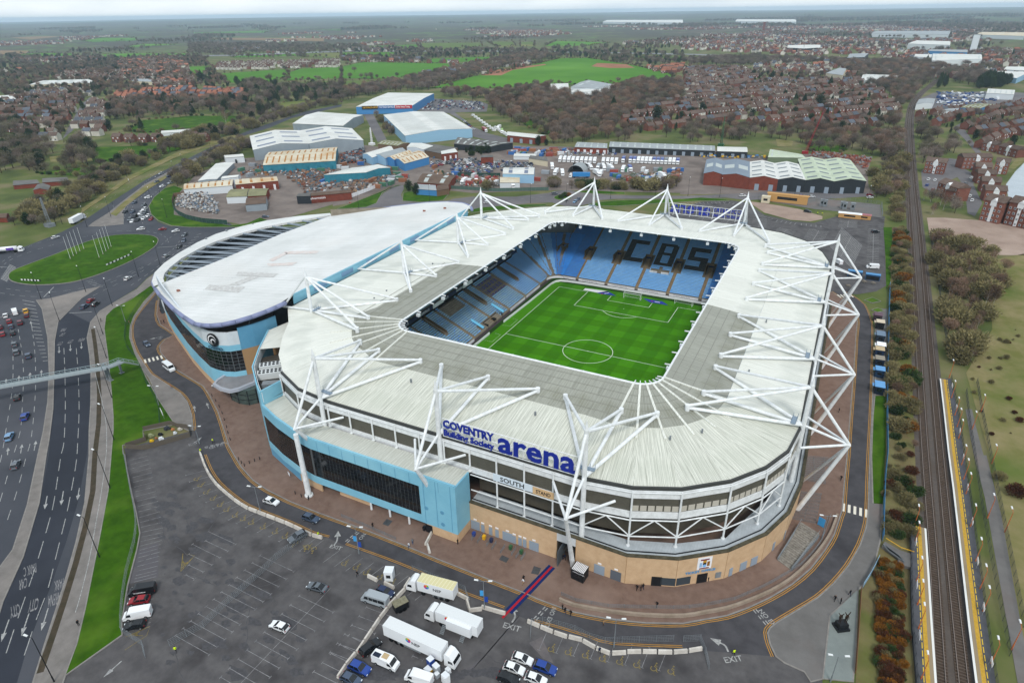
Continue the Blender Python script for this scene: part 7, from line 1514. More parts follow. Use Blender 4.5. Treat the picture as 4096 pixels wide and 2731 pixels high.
for a in [
 (0,[(1745,1035),(2125,992),(2065,900),(1722,938)],9,3,'grey','white','left half of the big pale twin-gabled warehouse beyond the hall',1,3,SOLAR),(0,[(2128,992),(2502,968),(2420,885),(2068,900)],9,3,'grey','white','right half of the big pale twin-gabled warehouse beyond the hall',1,3,SOLAR),
 (0,[(2015,852),(2365,868),(2502,794),(2190,772)],8,2.5,'grey','white','white-roofed warehouse behind the twin-gabled one',0,0,None,5),(0,[(1810,1138),(2310,1108),(2325,1015),(1850,1050)],6.5,2,'teal','cream','teal shed with rust-stained cream roof',0,12,RUST,6,WM['teal']),
 (0,[(1550,1088),(1680,1078),(1672,1062),(1540,1072)],5,.8,'white','white','small open-fronted white shed behind the scrap yard',0,0,None,1,M_black),(0,[(1365,1248),(1490,1236),(1612,1120),(1490,1128)],4,.5,'grey','white','long low white canopy roof in the scrap yard',1),(0,[(1265,1305),(1600,1278),(1612,1238),(1272,1268)],5,1.2,'white','cream','cream-roofed shed with rusty rooflights above the paper heaps',0,7,RUST),
 (0,[(1622,1272),(1915,1245),(1905,1218),(1620,1238)],6,1,'brick','cream','brick office range with cream roof in the scrap yard',0,4,RUST,4,M_wboard),(0,[(1522,1232),(1640,1218),(1655,1205),(1540,1216)],5,.6,'white','white','small white roof behind the brick office range'),(0,[(1558,1358),(1700,1352),(1715,1302),(1590,1306)],4.5,.8,'white','olive','mossy green-roofed shed in the scrap yard, left half'),(0,[(1705,1352),(1832,1346),(1852,1300),(1720,1302)],4.5,.8,'brick','olive','mossy green-roofed shed in the scrap yard, right half'),(0,[(1690,1412),(1832,1400),(1838,1355),(1697,1367)],4.5,.4,'grey','brown','grey corrugated shed with rusty roof beside the red lorry'),
 (0,[(2140,1350),(2420,1325),(2405,1308),(2145,1332)],5,.6,'brick','brown','long low brick shed with a metal dealer sign'),(0,[(2042,1352),(2138,1350),(2143,1332),(2060,1335)],5.2,.5,'black','dark','black-fronted end of the metal dealer shed'),
 (1,[(100,737),(490,728),(637,645),(320,640)],9,1.0,'blue','white','white-roofed car supermarket with long sign boards'),(1,[(440,937),(900,888),(700,772),(290,792)],8.5,2.2,'sky','white','large ribbed white-roofed factory with brick base',1,22),(1,[(775,992),(1030,1012),(1180,987),(800,947)],5,.8,'black','dark','long dark-roofed unit below the factory',0,6,SKYL),(1,[(1142,932),(1342,952),(1410,934),(1142,908)],6,.8,'brick','white','brick unit with bright white roof by the wood',0,0,None,3),
 (1,[(250,992),(390,1006),(470,986),(300,966)],6,1,'brown','olive','unit with yellow-green roof',0,6),(1,[(450,1017),(560,1032),(630,1006),(480,986)],6,1.2,'white','white','white gabled unit right of the yellow-green roof',1),(1,[(145,1062),(210,1087),(360,1036),(330,1008)],6,1.5,'sky','white','blue-walled gabled unit, first of four',1),(1,[(222,1068),(302,1092),(445,1040),(400,1022)],6,1.5,'sky','grey','blue-walled gabled unit, second of four',1),(1,[(306,1085),(362,1102),(490,1054),(450,1040)],6,1.5,'blue','cream','blue-walled gabled unit, third of four',1,6,RUST),(1,[(362,1092),(432,1128),(602,1082),(530,1038)],6,1.5,'blue','cream','blue-walled gabled unit, fourth of four',1,6,RUST),
 (1,[(500,1022),(700,1060),(800,1020),(560,985)],5,.5,'brown','dark','dark flat-roofed unit behind the brick house-like office'),(1,[(-120,1205),(175,1188),(335,1157),(250,1135)],6,1.2,'teal','white','teal shed with white ribbed roof behind the hall',0,10),(1,[(688,1062),(800,1047),(780,1024),(684,1044)],6,.2,'brick','white','square red brick office with flat white roof',0,0,None,3,M_wboard),(1,[(520,1258),(740,1272),(790,1212),(560,1196)],4.5,1,'brick','brown','old brick shed with brown roof and skylight',0,2),(1,[(512,1302),(655,1312),(648,1278),(520,1270)],4,.3,'blue','grey','blue graffiti-covered shed by the junction'),(1,[(655,1315),(740,1300),(735,1265),(660,1280)],4,.8,'brown','brown','small rusty lean-to beside the graffiti shed'),
 (1,[(1110,1197),(1325,1202),(1330,1156),(1116,1157)],6.5,1,'sky','white','white and blue shed with solar panels on its roof',0,2,SOLAR),(1,[(1842,1012),(2572,1040),(2572,1006),(1850,978)],5,.8,'black','grey','very long grey-roofed row of workshop units',0,14,SKYL,12),(1,[(1605,1014),(1830,1022),(1832,990),(1625,980)],5,.8,'brick','grey','brick workshop unit at the left end of the long row',0,5,SKYL,5,M_wboard),(1,[(1290,1090),(1420,1110),(1415,1085),(1300,1072)],4.5,.2,'cream','dark','old flat-roofed tan office by the lorry yard'),(1,[(960,1085),(1045,1082),(1040,1070),(960,1072)],5,.2,'brick','dark','small brown brick hut beside the car breakers'),(1,[(1185,1075),(1340,1078),(1335,1062),(1190,1060)],3,.2,'white','white','long white cabin roof in the breakers yard'),
 (2,[(235,1042),(445,1048),(440,1016),(235,1012)],5,.8,'black','white','short white-roofed workshop right of the long row',0,0,None,3),(2,[(585,1084),(845,1088),(790,1060),(600,1030)],6,1,'green','green','pale green roofed shed behind the black warehouse',0,5),
 (2,[(145,1197),(270,1203),(277,1106),(165,1100)],8,1.8,'brick','slate','brick warehouse bay with blue-grey roof, first of six from left',1,1),(2,[(271,1205),(460,1226),(460,1116),(278,1106)],8,1.8,'brick','slate','brick warehouse bay with blue-grey roof, second of six',1,1),(2,[(461,1226),(655,1237),(630,1126),(461,1116)],8,1.8,'brick','white','brick warehouse bay with ladder rooflights, third of six',1,4,SKYD,2),(2,[(656,1237),(845,1243),(793,1132),(631,1126)],8,1.8,'black','white','black warehouse bay with ladder rooflights, fourth of six',1,4,SKYD,2),(2,[(846,1243),(1040,1252),(970,1100),(794,1096)],8,1.8,'black','green','black warehouse bay with ladder rooflights, fifth of six',1,5,SKYD,2),(2,[(1041,1252),(1262,1250),(1152,1106),(971,1100)],8,1.8,'black','green','black warehouse bay with ladder rooflights, rightmost of six',1,5,SKYD,2),
 (1,[(1440,612),(1565,616),(1562,575),(1440,580)],8,1,'white','white','white shed left of the depot beyond the wood'),(1,[(1580,600),(1775,612),(1900,588),(1700,552)],9,1.5,'white','grey','grey-roofed depot beyond the wood, largest',0,3,SKYL),(1,[(1570,637),(1790,632),(1852,608),(1600,620)],7,.8,'white','white','white-roofed depot range in front of the grey roof'),(1,[(1668,655),(1800,658),(1795,636),(1680,640)],6,.8,'sky','white','small pale depot building at the wood edge'),(1,[(1175,775),(1235,775),(1235,758),(1178,757)],3.5,.3,'white','white','lone white trailer-like shed in the wood'),
 (2,[(1225,552),(1420,557),(1492,520),(1240,512)],6,1,'white','white','bright white hall with rooflight stripes left of the railway',0,7),(2,[(720,330),(832,336),(832,310),(722,314)],10,3,'slate' if False else 'black','white','far white-roofed store, left of its two humps'),(2,[(833,336),(946,330),(945,310),(836,310)],10,3,'black','white','far white-roofed store, right of its two humps'),(2,[(985,505),(1100,520),(1125,475),(1080,468)],12,.4,'cream','grey','pale block of flats among the far houses'),(2,[(1130,400),(1250,395),(1280,368),(1150,372)],10,.5,'black','grey','dark far office by the motorway'),
 (2,[(1715,418),(2060,408),(2050,376),(1720,372)],12,3,'white','white','huge white ribbed factory on the far right',0,8),(2,[(1550,302),(1840,312),(1842,286),(1612,280)],14,1,'white','white','far white factory left of the tower'),(2,[(1590,392),(1715,398),(1715,376),(1600,374)],8,1,'white','white','low white shed left of the huge factory'),(2,[(1690,352),(1960,362),(1960,345),(1700,342)],10,.6,'blue','grey','far blue-walled unit before the white tower'),(2,[(1300,230),(1830,240),(1840,215),(1330,215)],14,1,'white','grey','very long far grey warehouse on the right'),(2,[(360,148),(780,152),(780,135),(370,135)],16,1,'white','white','long white distribution shed near the horizon'),(1,[(1800,152),(2352,158),(2352,138),(1830,140)],16,2,'white','white','long white distribution shed left of the red tower'),(2,[(2020,240),(2352,250),(2352,225),(2060,222)],12,1,'white','cream','far cream-roofed works at the right edge'),
 (2,[(1605,722),(1722,712),(1737,682),(1627,686)],6,1.2,'white','grey','pale gabled shed right of the railway curve',1),(2,[(1912,742),(2050,748),(2162,722),(1990,708)],6,1,'blue','olive','blue-walled unit with yellowed roof in the lorry depot',0,5),(2,[(2090,642),(2280,652),(2287,622),(2100,612)],7,1,'white','white','white shed behind the lorry depot',0,5),(2,[(2150,522),(2300,540),(2400,498),(2170,490)],8,1,'sky','white','white unit by the dark conifers at the right edge'),(2,[(2210,480),(2400,490),(2400,462),(2230,460)],8,1,'white','white','white unit above the conifers at the right edge'),(2,[(1745,760),(1905,765),(1900,745),(1760,742)],5,.6,'white','grey','low grey roof at the front of the lorry depot'),
 (0,[(200,585),(660,572),(610,547),(300,556)],5,.6,'cream','white','long white-roofed school in the left suburb',0,4),(0,[(0,692),(110,682),(70,656),(-20,662)],5,.8,'sky','white','pale hall at the left edge of the suburb'),(0,[(910,560),(1045,565),(1045,545),(920,545)],6,.5,'cream','grey','yellow-panelled school block in the left suburb'),
 (0,[(90,1278),(272,1262),(252,1240),(95,1246)],3,1.2,'brick','dark','long grey-roofed brick bungalow at lower left, first'),(0,[(292,1258),(472,1246),(462,1222),(296,1230)],3,1.2,'brick','dark','long grey-roofed brick bungalow at lower left, second'),(0,[(228,1312),(330,1310),(345,1280),(262,1270)],3,1.3,'brick','dark','short brick bungalow in front of the two long ones',1),(0,[(-20,1500),(45,1500),(60,1470),(-10,1475)],3,1,'brick','brown','red-roofed lodge at the left picture edge'),(0,[(1110,918),(1315,905),(1310,890),(1110,903)],3,.4,'white','white','long white pavilion below the playing field'),
 (1,[(1090,1258),(1228,1258),(1228,1222),(1092,1222)],4,.1,'white','cream','cream lorry box body standing before the solar shed')]: shed(*a)
q = G(2,1990,372); tw = empty('white_tower',(q.x,q.y,0),label='tall white boiler tower beside the huge far factory',cat='tower'); MB().box((0,0,22),(14,9,44)).build('shaft',WM['white'],tw); MB().box((0,0,44.6),(15,10,1.2)).build('cap',RM['grey'],tw)
q = G(2,555,212); tw = empty('water_tower',(q.x,q.y,0),label='dark red brick water tower among far houses',cat='tower'); MB().box((0,0,18),(12,12,36),taper=.9).build('shaft',WM['brick'],tw); MB().box((0,0,39),(14,14,6)).build('tank',WM['brick'],tw)
# barn vault
q = G(1,1625,1185); bv = empty('barn',(q.x,q.y,0),R(5),label='round-roofed open grey barn in the lorry yard',cat='barn'); b_ = MB()
for k in range(10): t0,t1 = math.pi*k/10,math.pi*(k+1)/10; b_.add([(-6.5*math.cos(t0),-5,6*math.sin(t0)),(-6.5*math.cos(t1),-5,6*math.sin(t1)),(-6.5*math.cos(t1),8,6*math.sin(t1)),(-6.5*math.cos(t0),8,6*math.sin(t0))],[(0,1,2,3)])
b_.build('vault',RM['grey'],bv); MB().box((0,7.5,2.5),(12,.2,5)).build('end_wall',M_black,bv)
# car supermarket boards
sup = [o for o in S.objects if o.get('label','').startswith('white-roofed car supermarket')][0]; A_,B_ = G(1,100,737,9),G(1,490,728,9); d = (B_-A_); L = d.length; d.normalize(); n_ = Vector((d.y,-d.x,0)); so_ = sup.location
for u0,u1,m,s,tm in ((.1,.38,M_black,'CARS FROM £99 A MONTH',PAINT['yellow']),(.39,.68,mat('board_blue','#2b5f9e',.5),'THE TRADE CENTRE UK',M_wboard),(.69,.99,mat('board_red','#b02a3c',.5),'Drive Away Today',M_wboard)):
    c = A_+d*L*(u0+u1)/2+n_*.4-so_; o = MB().box((c.x,c.y,7.8),(L*(u1-u0),.3,4.0),math.atan2(d.y,d.x)).build('sign_board',m,sup); c = A_+d*(L*u0+1)+n_*.62-so_; lettering('lettering',s,2.2,tm,face_matrix((c.x,c.y,6.9),d,(0,0,1)),o,.05,.03,L*(u1-u0)/len(s)/1.75)
lm = [o for o in S.objects if o.get('label','').startswith('long low brick shed')][0]; q = G(0,2142,1375,3.2)-lm.location; dd = G(0,2245,1365,3.2)-lm.location-q; lettering('lettering','silvermetals',1.5,M_wboard,face_matrix((q.x,q.y-.4,q.z),dd,(0,0,1)),lm,.05,.02)
# lorries, trailers, containers and cars in the yards
def box_truck(t,x,y,rz,boxc,cabc,L,label,group):
    q = G(t,x,y); r = empty('lorry',(q.x,q.y,.02),rz,label=label,cat='lorry',group=group); MB().box((-.8,0,2.5),(L,2.5,2.9)).build('box',PAINT[boxc],r); lorry_cab(r,L/2-.6,cabc,H=3.2)
    MB().box((0,0,.7),(L+2,1.2,.5)).build('chassis',M_trim,r)
LY = 'lorries parked in the yard rows'
for i in range(13): box_truck(1,1508+29.5*i+(30 if i > 8 else 0),1112+1.2*i,R(-75),'white','white',6,'white-cabbed lorry in the left long row of the lorry yard',LY)
for i in range(14): box_truck(1,1942+27*i+(22 if i > 0 else 0),1115+1.0*i,R(-78),['blue','blue','blue','white','white','white','white','blue','blue','blue','grey','white','white','blue'][i],'white',8,'%s box trailer in the right long row of the lorry yard' % ['blue','blue','blue','white','white','white','white','blue','blue','blue','grey','white','white','blue'][i],LY)
p,h = LR(1,(1710,1225),(1580,1225)); artic(p,h,'white',mat('curtain_blue','#2f7cb8',.5),'blue curtain-sided lorry in front of the round barn',None,13,4)
for i,(x,y,c) in enumerate([(1478,1200,'white'),(1520,1205,'white'),(1705,1165,'white'),(1770,1165,'silver'),(1805,1170,'white'),(1850,1170,'white'),(1940,1180,'white'),(1985,1175,'blue'),(1755,1205,'white'),(1785,1210,'white'),(1450,1160,'white'),(2205,1225,'white'),(845,1265,'white'),(930,1250,'red'),(1170,1290,'white'),(2100,1260,'silver'),(2185,1262,'silver'),(985,905,'red'),(1085,890,'white'),(1105,915,'lime')]): box_truck(1,x,y,R(-80+17*(i % 3)),c,'white',7 if i not in (17,) else 12,'%s lorry standing loose in the yards, %s' % (c,['left of the barn','left of the barn, right one','right of the barn','middle of the gravel','middle of the gravel, next','middle of the gravel, third','right of the gravel','beside the blue van','below the gravel middle','below the gravel middle, next','at the left gate','at the far right','by the red cabs','among the red cabs','below the solar shed','behind the hedge','behind the hedge, right one','by the factory side','by the wood, upper','by the wood, lime one'][i]),'loose lorries in the yards')
cols = ['silver','white','grey','black','blue','red','silver','white','bluegrey','navy']
def car_field(t,poly,n_,label,group,sx=2.7,sy=5.2,ang=.3,jit=.4):
    P = GL(t,poly); cx = sum(p.x for p in P)/len(P); cy_ = sum(p.y for p in P)/len(P); pts = []
    for i in range(-60,60):
        for j in range(-60,60):
            u,v = i*sx+rng.uniform(-jit,jit),j*sy+rng.uniform(-jit,jit); x,y = cx+u*math.cos(ang)-v*math.sin(ang),cy_+u*math.sin(ang)+v*math.cos(ang)
            if inpoly(x,y,P): pts.append((x,y))
    rng.shuffle(pts)
    for x,y in pts[:n_]: far_car(rng.choice(['hatch','hatch','saloon','suv']),rng.choice(cols),(x,y,.02),ang+math.pi/2+rng.choice((0,math.pi))+rng.uniform(-.06,.06),label,group)
car_field(1,[(545,755),(640,685),(950,705),(985,720),(985,755),(770,760)],150,'used car packed in rows beside the car supermarket','used cars by the supermarket',2.6,5.6)
car_field(1,[(740,1160),(880,1110),(1330,1120),(1330,1150),(1100,1180),(1050,1195),(790,1190)],110,'scrapped car packed in the breakers yard','cars in the breakers yard',2.3,4.6,.8,.8)
car_field(1,[(1360,1050),(1500,1035),(1900,1060),(1900,1078),(1400,1072)],45,'car parked along the workshop yard behind the white lorries','cars before the long workshop row')
car_field(1,[(590,1130),(740,1105),(950,1095),(900,1125),(620,1160)],40,'car parked before the gabled blue units','cars before the gabled units')
for i in range(9): p = G(1,905+18*i,800+13*i); far_car('van','white',p,R(160),'white van in the slanted row beside the factory','vans beside the factory')
for i in range(7): p = G(1,1060+14*i,885+9*i); far_car('van','white',p,R(160),'white van in the row by the wood edge','vans by the wood edge')
for i in range(8): p = G(1,840+10*i,830+9*i); far_car('hatch',cols[i],p,R(70),'car in the slanted row along the factory wall','cars along the factory wall')
QG = 'cars queuing on the upper curve'
for i,(x,y,c) in enumerate([(1020,1365,'white'),(928,1402,'bluegrey'),(993,1418,'grey'),(995,1447,'white'),(863,1465,'black'),(915,1465,'bluegrey'),(970,1475,'white'),(1000,1470,'grey'),(1020,1492,'white'),(930,1497,'black'),(975,1500,'silver'),(990,1510,'white'),(950,1522,'black'),(1042,1515,'red'),(912,1530,'white'),(895,1518,'grey'),(1118,1287,'white'),(1080,1257,'grey'),(1165,1218,'navy'),(1110,1200,'silver'),(1263,1105,'black'),(1175,1265,'silver')]):
    far_car('hatch' if i % 3 else 'suv',c,G(0,x,y,.03),R(-70 if y > 1380 else -105)+.02*i,'%s car queuing on the curve above the roundabout' % c if y > 1380 else '%s car on the dual carriageway beside the hedge' % c,QG)
def junk(t,poly,n_,label,pal,s0=1.0,hmax=2.5):
    P = GL(t,poly); x0,x1 = min(p.x for p in P),max(p.x for p in P); y0,y1 = min(p.y for p in P),max(p.y for p in P); b_ = MB(); k = 0; ms = [mat('jk_'+c[1:],c,.8) for c in pal]
    for _ in range(n_*4):
        x,y = rng.uniform(x0,x1),rng.uniform(y0,y1)
        if inpoly(x,y,P):
            s = rng.uniform(.4,1.6)*s0; b_.box((x,y,rng.uniform(.1,hmax)),(s*rng.uniform(.6,2),s,s*rng.uniform(.3,.9)),rng.uniform(0,3),rng.randrange(len(ms)),rng.uniform(.5,1)); k += 1
            if k >= n_: break
    b_.build('scrap_heap',ms,label=label,kind='stuff')
junk(0,[(1215,1420),(1240,1355),(1450,1345),(1510,1430),(1500,1480),(1300,1450)],900,'heap of white and mixed waste paper inside the curved fence',['#b9babc','#9a9da0','#7e8286','#c0bcb4','#6a5648','#5f7080','#8a8078'],.8,3)
junk(2,[(870,1080),(880,1050),(1080,1065),(1300,1090),(1260,1170),(1180,1130)],500,'long heap of red metal pieces behind the black warehouse',['#7d4438','#8d5a4a','#6a3a30','#8a6a5c','#7f8488'],1.1,2)
junk(1,[(0,1080),(150,1040),(180,1120),(0,1130)],500,'heap of crushed cars behind the blue units',['#5d6268','#7a4a3a','#8a9096','#39404a'],1.6,3)
junk(1,[(0,1230),(100,1190),(330,1190),(430,1220),(280,1290),(80,1330),(0,1330)],800,'scattered skips and scrap metal in the near yard',['#7a5a48','#645044','#b5b5b3','#83695a','#4f5862','#8f7660','#6a6a68'],1.2,1.6)
junk(0,[(1640,1210),(1800,1130),(2330,1180),(2340,1300),(2100,1330),(1960,1210)],900,'skips, scrap and machines across the scrap yard',['#7a5040','#5f4438','#b0b3b6','#83695a','#4a6272','#8f6a4c','#5a5f62','#6d6a68'],1.15,1.8)
junk(1,[(1880,1240),(2080,1190),(2340,1200),(2330,1260),(2000,1250)],500,'containers and oddments along the yard front',['#5a6050','#7a8086','#7f5a4a','#a8acb0','#6f6258'],1.3,1.6)
junk(1,[(1330,1040),(1600,1030),(1840,1050),(1840,1062),(1400,1055)],160,'oddments along the yard fence behind the lorries',['#8a9096','#c8ccd0','#5a5f62','#9a4a3a'],1.4,1.2)
junk(2,[(1740,640),(2080,640),(2180,690),(1950,740),(1740,720)],220,'lorries and trailers of the far depot massed together',['#d8dcdf','#3a5488','#2c3f68','#c8ccd0','#8a9096','#6a7076'],2.6,1.8)
junk(1,[(600,1175),(780,1200),(1080,1215),(1080,1290),(820,1285)],260,'vehicles parts and pallets below the breakers yard',['#8a3a3a','#c0c4c8','#5a5f62','#2f4a3a','#8f7660'],1.3,1.6)
junk(1,[(430,1030),(700,1060),(600,1120),(420,1150)],160,'goods standing among the gabled units',['#a8acb0','#5a5f62','#7a5040','#3f5f80'],1.2,1.6)
junk(2,[(60,1055),(560,1085),(560,1095),(120,1085)],160,'goods lined up behind the brick warehouse',['#a8acb0','#5a5f62','#3f6fa0','#c9a030'],1.5,1.6)
cts = [MB().box((0,0,1.3),(6.1,2.45,2.6)).mesh('container',mat('ct_'+c,h_,.6,rnd=.15)) for c,h_ in (('blue','#2f5f9a'),('red','#8a3f34'),('green','#3f6a54'),('grey','#8a9096'),('white','#c8ccce'),('rust','#86583c'))]; dm = MB().box((3.08,0,1.3),(.08,2.2,2.3)).mesh('doors',M_grey)
YD = [GL(0,[(1560,1200),(1820,1110),(2352,1100),(2352,1300),(1980,1330),(1900,1240)]),GL(1,[(0,1100),(350,1150),(560,1180),(420,1270),(60,1350),(0,1350)]),GL(1,[(600,1150),(1080,1200),(1420,1180),(1430,1290),(800,1290)]),GL(1,[(1850,1170),(2330,1180),(2340,1270),(1850,1240)]),GL(1,[(1180,1030),(1600,1040),(1480,1080),(1100,1070)])]; k = 0
for _ in range(1500):
    P = rng.choice(YD); x,y = rng.uniform(min(p.x for p in P),max(p.x for p in P)),rng.uniform(min(p.y for p in P),max(p.y for p in P))
    if inpoly(x,y,P) and not any(inpoly(x,y,f) for f in FOOT):
        i = rng.randrange(6); o = link('container',cts[i],None,(x,y,.03),rng.choice((.1,.15,1.7,1.65,.5)),label=['blue','dark red','green','grey','white','rusty'][i]+' steel container standing in the industrial yards',cat='container',group='containers in the yards'); link('doors',dm,o); k += 1
        if k > 105: break
# curved corrugated fence, hedges are with the trees; masts and cranes
fence(GL(0,[(1190,1400),(1200,1360),(1290,1345)])+[],3.0,'rusty corrugated fence at the back of the paper heap',2.4,M_grey,'yard_fence',solid=WM['brown'])
fence(GL(0,[(1190,1400),(1195,1440),(1230,1480),(1290,1510),(1400,1535),(1590,1550)]),3.0,'dark green graffiti-marked fence curving round the scrap yard',3,M_grey,'yard_fence',solid=mat('fence_green','#1f3a33',.7,'#2d4a40',.5))
fence(GL(1,[(60,1365),(180,1320),(250,1290)]),2.6,'white hoarding along the curving road behind the hall',3,M_grey,'hoarding',solid=M_wboard); fence(GL(1,[(740,1300),(900,1310),(1060,1320),(1440,1312)]),2.4,'green and grey palisade along the yard front',3,M_grey,'yard_fence',solid=mat('palisade','#4a6058',.7)); fence(GL(1,[(800,1212),(1110,1215)]),2.6,'dark green net fence below the breakers yard',3,M_grey,'yard_fence',solid=MATS['fence_green'])
fence(GL(2,[(520,1378),(525,1345),(800,1352),(1365,1412),(1372,1500)]),2.4,'grey steel fence round the substation',3,M_grey)
crate(2,715,1395,(24,4,5),R(-2),mat('ply','#b98f5a',.8),'timber_store','long plywood-coloured store behind the substation fence','store'); crate(2,1145,1500,(12,4,2.6),0,mat('ply','#b98f5a',.8),'timber_store','ochre timber store full of sacks, left of two','store',M_wboard); crate(2,1245,1508,(7,4,2.4),0,mat('ply','#b98f5a',.8),'timber_store','ochre timber store full of sacks, right of two','store',PAINT['red'])
for i,(x,y) in enumerate([(955,1418),(975,1422),(1095,1435),(1110,1440),(1165,1445)]): crate(2,x,y,(2.5,2.5,4),0,M_grey,'transformer','grey substation transformer, %s' % ['leftmost','second from left','in the middle','second from right','rightmost'][i],'transformer')
crate(2,567,1395,(5,4,4),0,WM['cream'],'substation_hut','cream substation hut at the left of the fence','hut')
def lattice(t,base,tip_z,lean,m,label):
    q = G(t,*base); r = empty('crane',(q.x,q.y,0),label=label,cat='crane'); tip = Vector((lean[0],lean[1],tip_z)); n_ = 14; b_ = MB()
    for c in ((-.8,-.8),(.8,-.8),(.8,.8),(-.8,.8)): b_.tube((c[0],c[1],0),tip+Vector((c[0]*.3,c[1]*.3,0)),.16,n=4)
    for i in range(n_):
        t0,t1 = i/n_,(i+1)/n_; s0,s1 = .8*(1-.7*t0),.8*(1-.7*t1); b_.tube(tip*t0+Vector((-s0,-s0,0)),tip*t1+Vector((s1,-s1,0)),.1,n=3).tube(tip*t0+Vector((s0,s0,0)),tip*t1+Vector((-s1,s1,0)),.1,n=3)
    b_.build('jib',m,r); MB().box((0,0,1),(5,4,2.2)).build('base',m,r)
lattice(2,(840,1058),34,(8,0),PAINT['red'],'red lattice crane leaning over the scrap behind the warehouse'); lattice(2,(262,1005),26,(0,0),PAINT['green'],'slim green crane standing by the workshops'); lattice(1,(210,1000),16,(0,0),M_wboard,'white telecom mast behind the hall'); lattice(0,(345,1560),17,(-2,1),M_grey,'grey telecom mast at the left by the road')
# ================================================================== HOUSES
BR = mat('house_brick','#7e5245',.9,'#6d463b',.3,rnd=.22); BW = mat('house_render','#c9c5bb',.8,'#b8b3a8',.2,rnd=.15); TB_ = mat('tile_brown','#675850',.85,'#564942',.5,rnd=.22); TO = mat('tile_orange','#94634f',.85,'#855846',.5,rnd=.18); TG = mat('tile_grey','#5d626a',.8,'#50555d',.5,rnd=.18); WH = mat('upvc','#d8dadb',.5); WG = mat('house_glass','#4a555e',.2)
STY = [(BR,TB_),(BR,TB_),(BW,TB_),(BR,TO),(BR,TG),(BW,TG)]
def house_parts(w_,d_,h_,wm,rm):
    out = [('walls',MB().add([(-w_/2,-d_/2,0),(w_/2,-d_/2,0),(w_/2,d_/2,0),(-w_/2,d_/2,0),(-w_/2,-d_/2,h_),(w_/2,-d_/2,h_),(w_/2,d_/2,h_),(-w_/2,d_/2,h_),(-w_/2,0,h_+d_*.36),(w_/2,0,h_+d_*.36)],[(0,1,5,4),(1,2,6,9,5),(2,3,7,6),(3,0,4,8,7)]).mesh('walls',wm))]
    e = .35; z0 = h_-e*.72; zr = h_+d_*.36
    out.append(('roof',MB().add([(-w_/2-.2,-d_/2-e,z0+.12),(w_/2+.2,-d_/2-e,z0+.12),(w_/2+.2,0,zr+.14),(-w_/2-.2,0,zr+.14),(w_/2+.2,d_/2+e,z0+.12),(-w_/2-.2,d_/2+e,z0+.12)],[(0,1,2,3),(3,2,4,5)]).mesh('roof',rm)))
    out.append(('chimney',MB().box((w_*.32,.2,zr+.5),(.7,.9,1.5)).mesh('chimney',wm)))
    for x in (-w_*.27,w_*.27):
        for z in (1.4,4.0): out.append(('window',MB().box((x,-d_/2-.03,z),(1.5,.1,1.2),0,0).mesh('window',WH if z > 3 else WG)))
    out.append(('door',MB().box((0,-d_/2-.04,1.05),(1.0,.1,2.1)).mesh('door',WH))); return out
HP = [house_parts(9,8,5.2,*s) for s in STY]+[house_parts(7,8,5.4,BR,TO),house_parts(14,8,5.2,BR,TB_)]
def joined(parts,nm):
    b_ = MB(); ms = []
    for _,me in parts:
        m = me.materials[0]
        if m not in ms: ms.append(m)
        b_.add([v.co for v in me.vertices],[tuple(p.vertices) for p in me.polygons],ms.index(m))
    return bpy.data.objects.new(nm,b_.mesh(nm,ms))
# (tile, outline, angle, row gap, plot, style weights, where)
HR = [(0,[(0,700),(430,620),(560,700),(470,850),(430,970),(260,990),(0,880)],.5,26,10,(0,0,1,2,4),'left of the suburb street'),(0,[(640,690),(740,740),(740,960),(500,960),(540,860)],.5,24,10,(0,2,2,0,5),'right of the suburb street'),(0,[(200,620),(640,640),(640,670),(200,690)],.2,28,14,(2,2,5),'by the school'),
 (0,[(780,660),(1180,615),(1690,640),(1690,700),(1200,690),(800,700)],.15,20,9.5,(3,3,4,6),'in the new estate beyond the playing field'),(0,[(800,420),(1200,390),(1300,470),(1340,610),(1100,610),(850,520)],.7,30,12,(0,2,3,0),'in the village behind the conifers'),(0,[(380,500),(880,505),(1000,560),(700,560),(400,545)],.1,26,11,(0,1,2),'above the school'),(0,[(1500,440),(2352,420),(2352,465),(1500,490)],.1,30,12,(2,2,0),'in the far row above the fields'),(0,[(100,405),(500,402),(480,425),(120,430)],.1,30,12,(0,1),'far left'),
 (2,[(0,480),(420,470),(520,560),(1200,560),(1420,680),(1480,760),(1250,900),(900,890),(500,870),(0,860)],.9,26,9.5,(0,0,1,2,4,7),'in the estate between wood and railway'),(1,[(1900,840),(2100,750),(2352,680),(2352,900),(2100,900)],.9,26,9.5,(0,0,1,4),'at the wood edge right of the pond'),(1,[(2100,470),(2352,455),(2352,500),(2200,510)],.2,20,9,(3,3,0),'in the new rows below the motorway'),(2,[(1610,800),(1740,760),(2352,720),(2352,1050),(2050,1040),(1900,830),(1780,900)],1.1,22,8,(0,0,4,1),'in the terraces right of the railway')]
HPTS = []
for t,poly,ang,gap,plot,sty,wh in HR:
    P = GL(t,poly); x0,x1 = min(p.x for p in P),max(p.x for p in P); y0,y1 = min(p.y for p in P),max(p.y for p in P); n_ = int(max(x1-x0,y1-y0)/min(gap,plot))+2; cx,cy_ = (x0+x1)/2,(y0+y1)/2
    for j in range(-int(n_*plot/gap*.85)-2,int(n_*plot/gap*.85)+3):
        for i in range(-n_,n_):
            if rng.random() < .24: continue
            u,v = i*plot*1.08+rng.uniform(-.6,.6),j*gap*1.25+rng.uniform(-1,1)+6*math.sin(i*.25+j); x,y = cx+u*math.cos(ang)-v*math.sin(ang),cy_+u*math.sin(ang)+v*math.cos(ang)
            if inpoly(x,y,P): HPTS.append((x,y,ang+math.pi*(j % 2)+.3*math.cos(i*.25+j)*.4,rng.choice(sty),wh))
